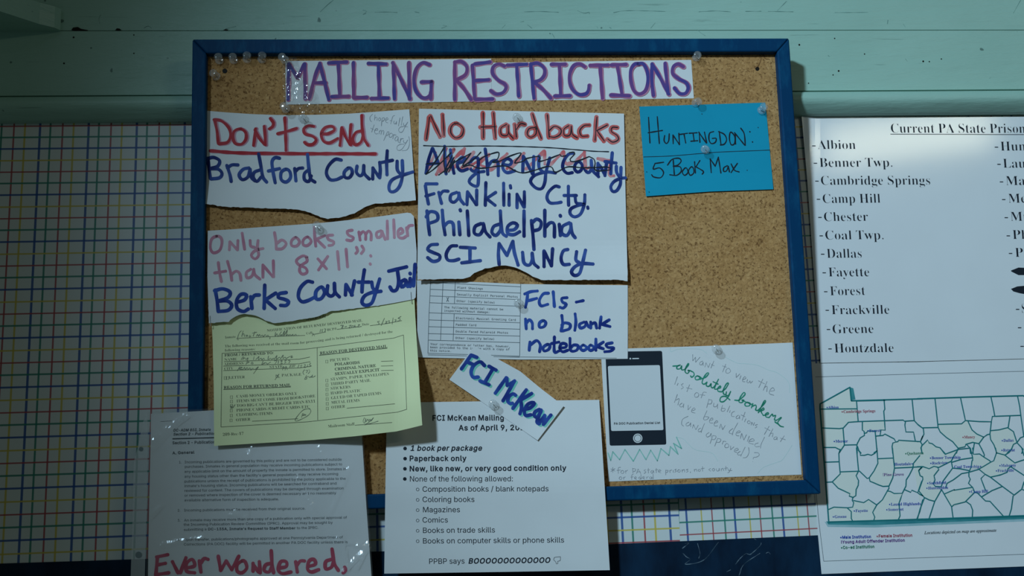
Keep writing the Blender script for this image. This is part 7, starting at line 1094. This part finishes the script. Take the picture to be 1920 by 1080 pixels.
# ================================================================ push pins and staples
def lathe(prof, n=20):
    v, f = [], []
    for r, z in prof:
        v += [Vector((r * math.cos(6.283185 * k / n), r * math.sin(6.283185 * k / n), z)) for k in range(n)]
    for i in range(len(prof) - 1):
        for k in range(n): a = i * n + k; b = i * n + (k + 1) % n; f.append((a, b, b + n, a + n))
    f += [tuple(reversed(range(n))), tuple(range((len(prof) - 1) * n, len(prof) * n))]
    return v, f
def make_pin():
    p = empty('push_pin', (0, 0, 0))
    v, f = lathe([(.0030, .0002), (.0040, .0006), (.0043, .0012), (.0038, .0019), (.0026, .0024), (.0021, .0032), (.0021, .0058), (.0024, .0068), (.0033, .0076), (.0039, .0085), (.0040, .0094), (.0034, .0101), (.0020, .0103)])
    mesh_obj('grip', v, f, CLEAR, p, smooth_=True)
    v, f = lathe([(.0001, -.006), (.0005, -.004), (.0005, .0045), (.0002, .005)], 10)
    mesh_obj('needle', v, f, STEEL, p, smooth_=True)['label'] = 'steel needle'
    return p
pin0 = make_pin()
PINS = [(409, 106, 411.7, 114, 0, 'clear push pin in bare cork, first along the board top from its left corner'), (436, 106, 438.5, 113.5, 0, 'clear push pin in bare cork, second along the board top from its left corner'),
 (463, 103, 463, 112, 0, 'clear push pin in bare cork, third along the board top from its left corner'), (491.7, 103, 490.8, 112.5, 0, 'clear push pin stuck in bare cork, last before the title strip'), (399, 136, 406.7, 144, 0, 'clear push pin alone under the row in the upper left cork corner'),
 (528, 106, 535, 113, 2.8, 'clear push pin at the upper left corner of the title strip'), (531.7, 198, 536.7, 205, 2.8, 'clear push pin at the lower left corner of the title strip'), (567, 221, 569.5, 223, 1.2, 'clear push pin holding the Dont send note'), (968.5, 219.5, 970.5, 221.5, 2.3, 'clear push pin at the top of the No Hardbacks note'),
 (1308, 103, 1305, 108, .3, 'clear push pin at the upper right corner of the title strip'), (1309.5, 190, 1303.5, 193.5, .3, 'clear push pin between the title strip and the blue card'), (1432.5, 200, 1427, 207.5, .9, 'clear push pin at the upper right corner of the blue card'), (1321, 279, 1323, 281, .9, 'clear push pin in the middle of the blue card'),
 (592.8, 421.7, 597.8, 430, 3, 'clear push pin at the top of the books smaller note'), (971, 567.3, 972.5, 568.5, 1.2, 'clear push pin beside the printed table of the FCIs note'), (924, 757.3, 925.5, 759, 4.5, 'clear push pin low on the slanted FCI McKean strip'), (1342, 653, 1344, 655.5, .8, 'clear push pin at the top of the phone card')]
for i, (hx, hy, bx, by, h, label) in enumerate(PINS):
    a = BOARD.at(bx, by, h); b = BOARD.at(hx, hy, h + 9.5)
    if i == 0: p = pin0
    else:
        p = pin0.copy(); COL.objects.link(p)
        for c in pin0.children:
            q = c.copy(); COL.objects.link(q); q.parent = p
    p.location = a; p.rotation_mode = 'QUATERNION'; p.rotation_quaternion = (b - a).to_track_quat('Z', 'Y')
    tag(p, label, 'push pin', 'clear push pins on the cork board')
def staple(x0, y0, x1, y1, surf, label):
    a, b = surf(x0, y0, .25), surf(x1, y1, .25); r = .00028; back = Vector((0, .0016, 0)); path = [a + back, a, b, b + back]; v, f = [], []
    d = (b - a).normalized(); s = Vector((0, -1, 0)).cross(d)
    for i, p in enumerate(path):
        e = (Vector((0, -1, 0)) if 0 < i < 3 else d) ; 
        for k_ in range(6):
            an = k_ * math.pi / 3; v.append(p + s * (r * math.cos(an)) + e * (r * math.sin(an)))
    for i in range(3):
        for k_ in range(6): q = i * 6 + k_; w = i * 6 + (k_ + 1) % 6; f.append((q, w, w + 6, q + 6))
    f += [tuple(range(5, -1, -1)), tuple(range(18, 24))]
    tag(mesh_obj('staple', v, f, STEEL), label, 'staple', 'staples joining the torn note to the yellow form')
staple(393.6, 592, 394.6, 612, Surf(BOARD, lambda x, y: only_h(x, y) + .3), 'thin steel staple at the left edge of the torn note and yellow form')
staple(770.3, 547.3, 771.6, 568, Surf(BOARD, lambda x, y: only_h(x, y) + .3), 'thin steel staple at the right edge of the torn note and yellow form')
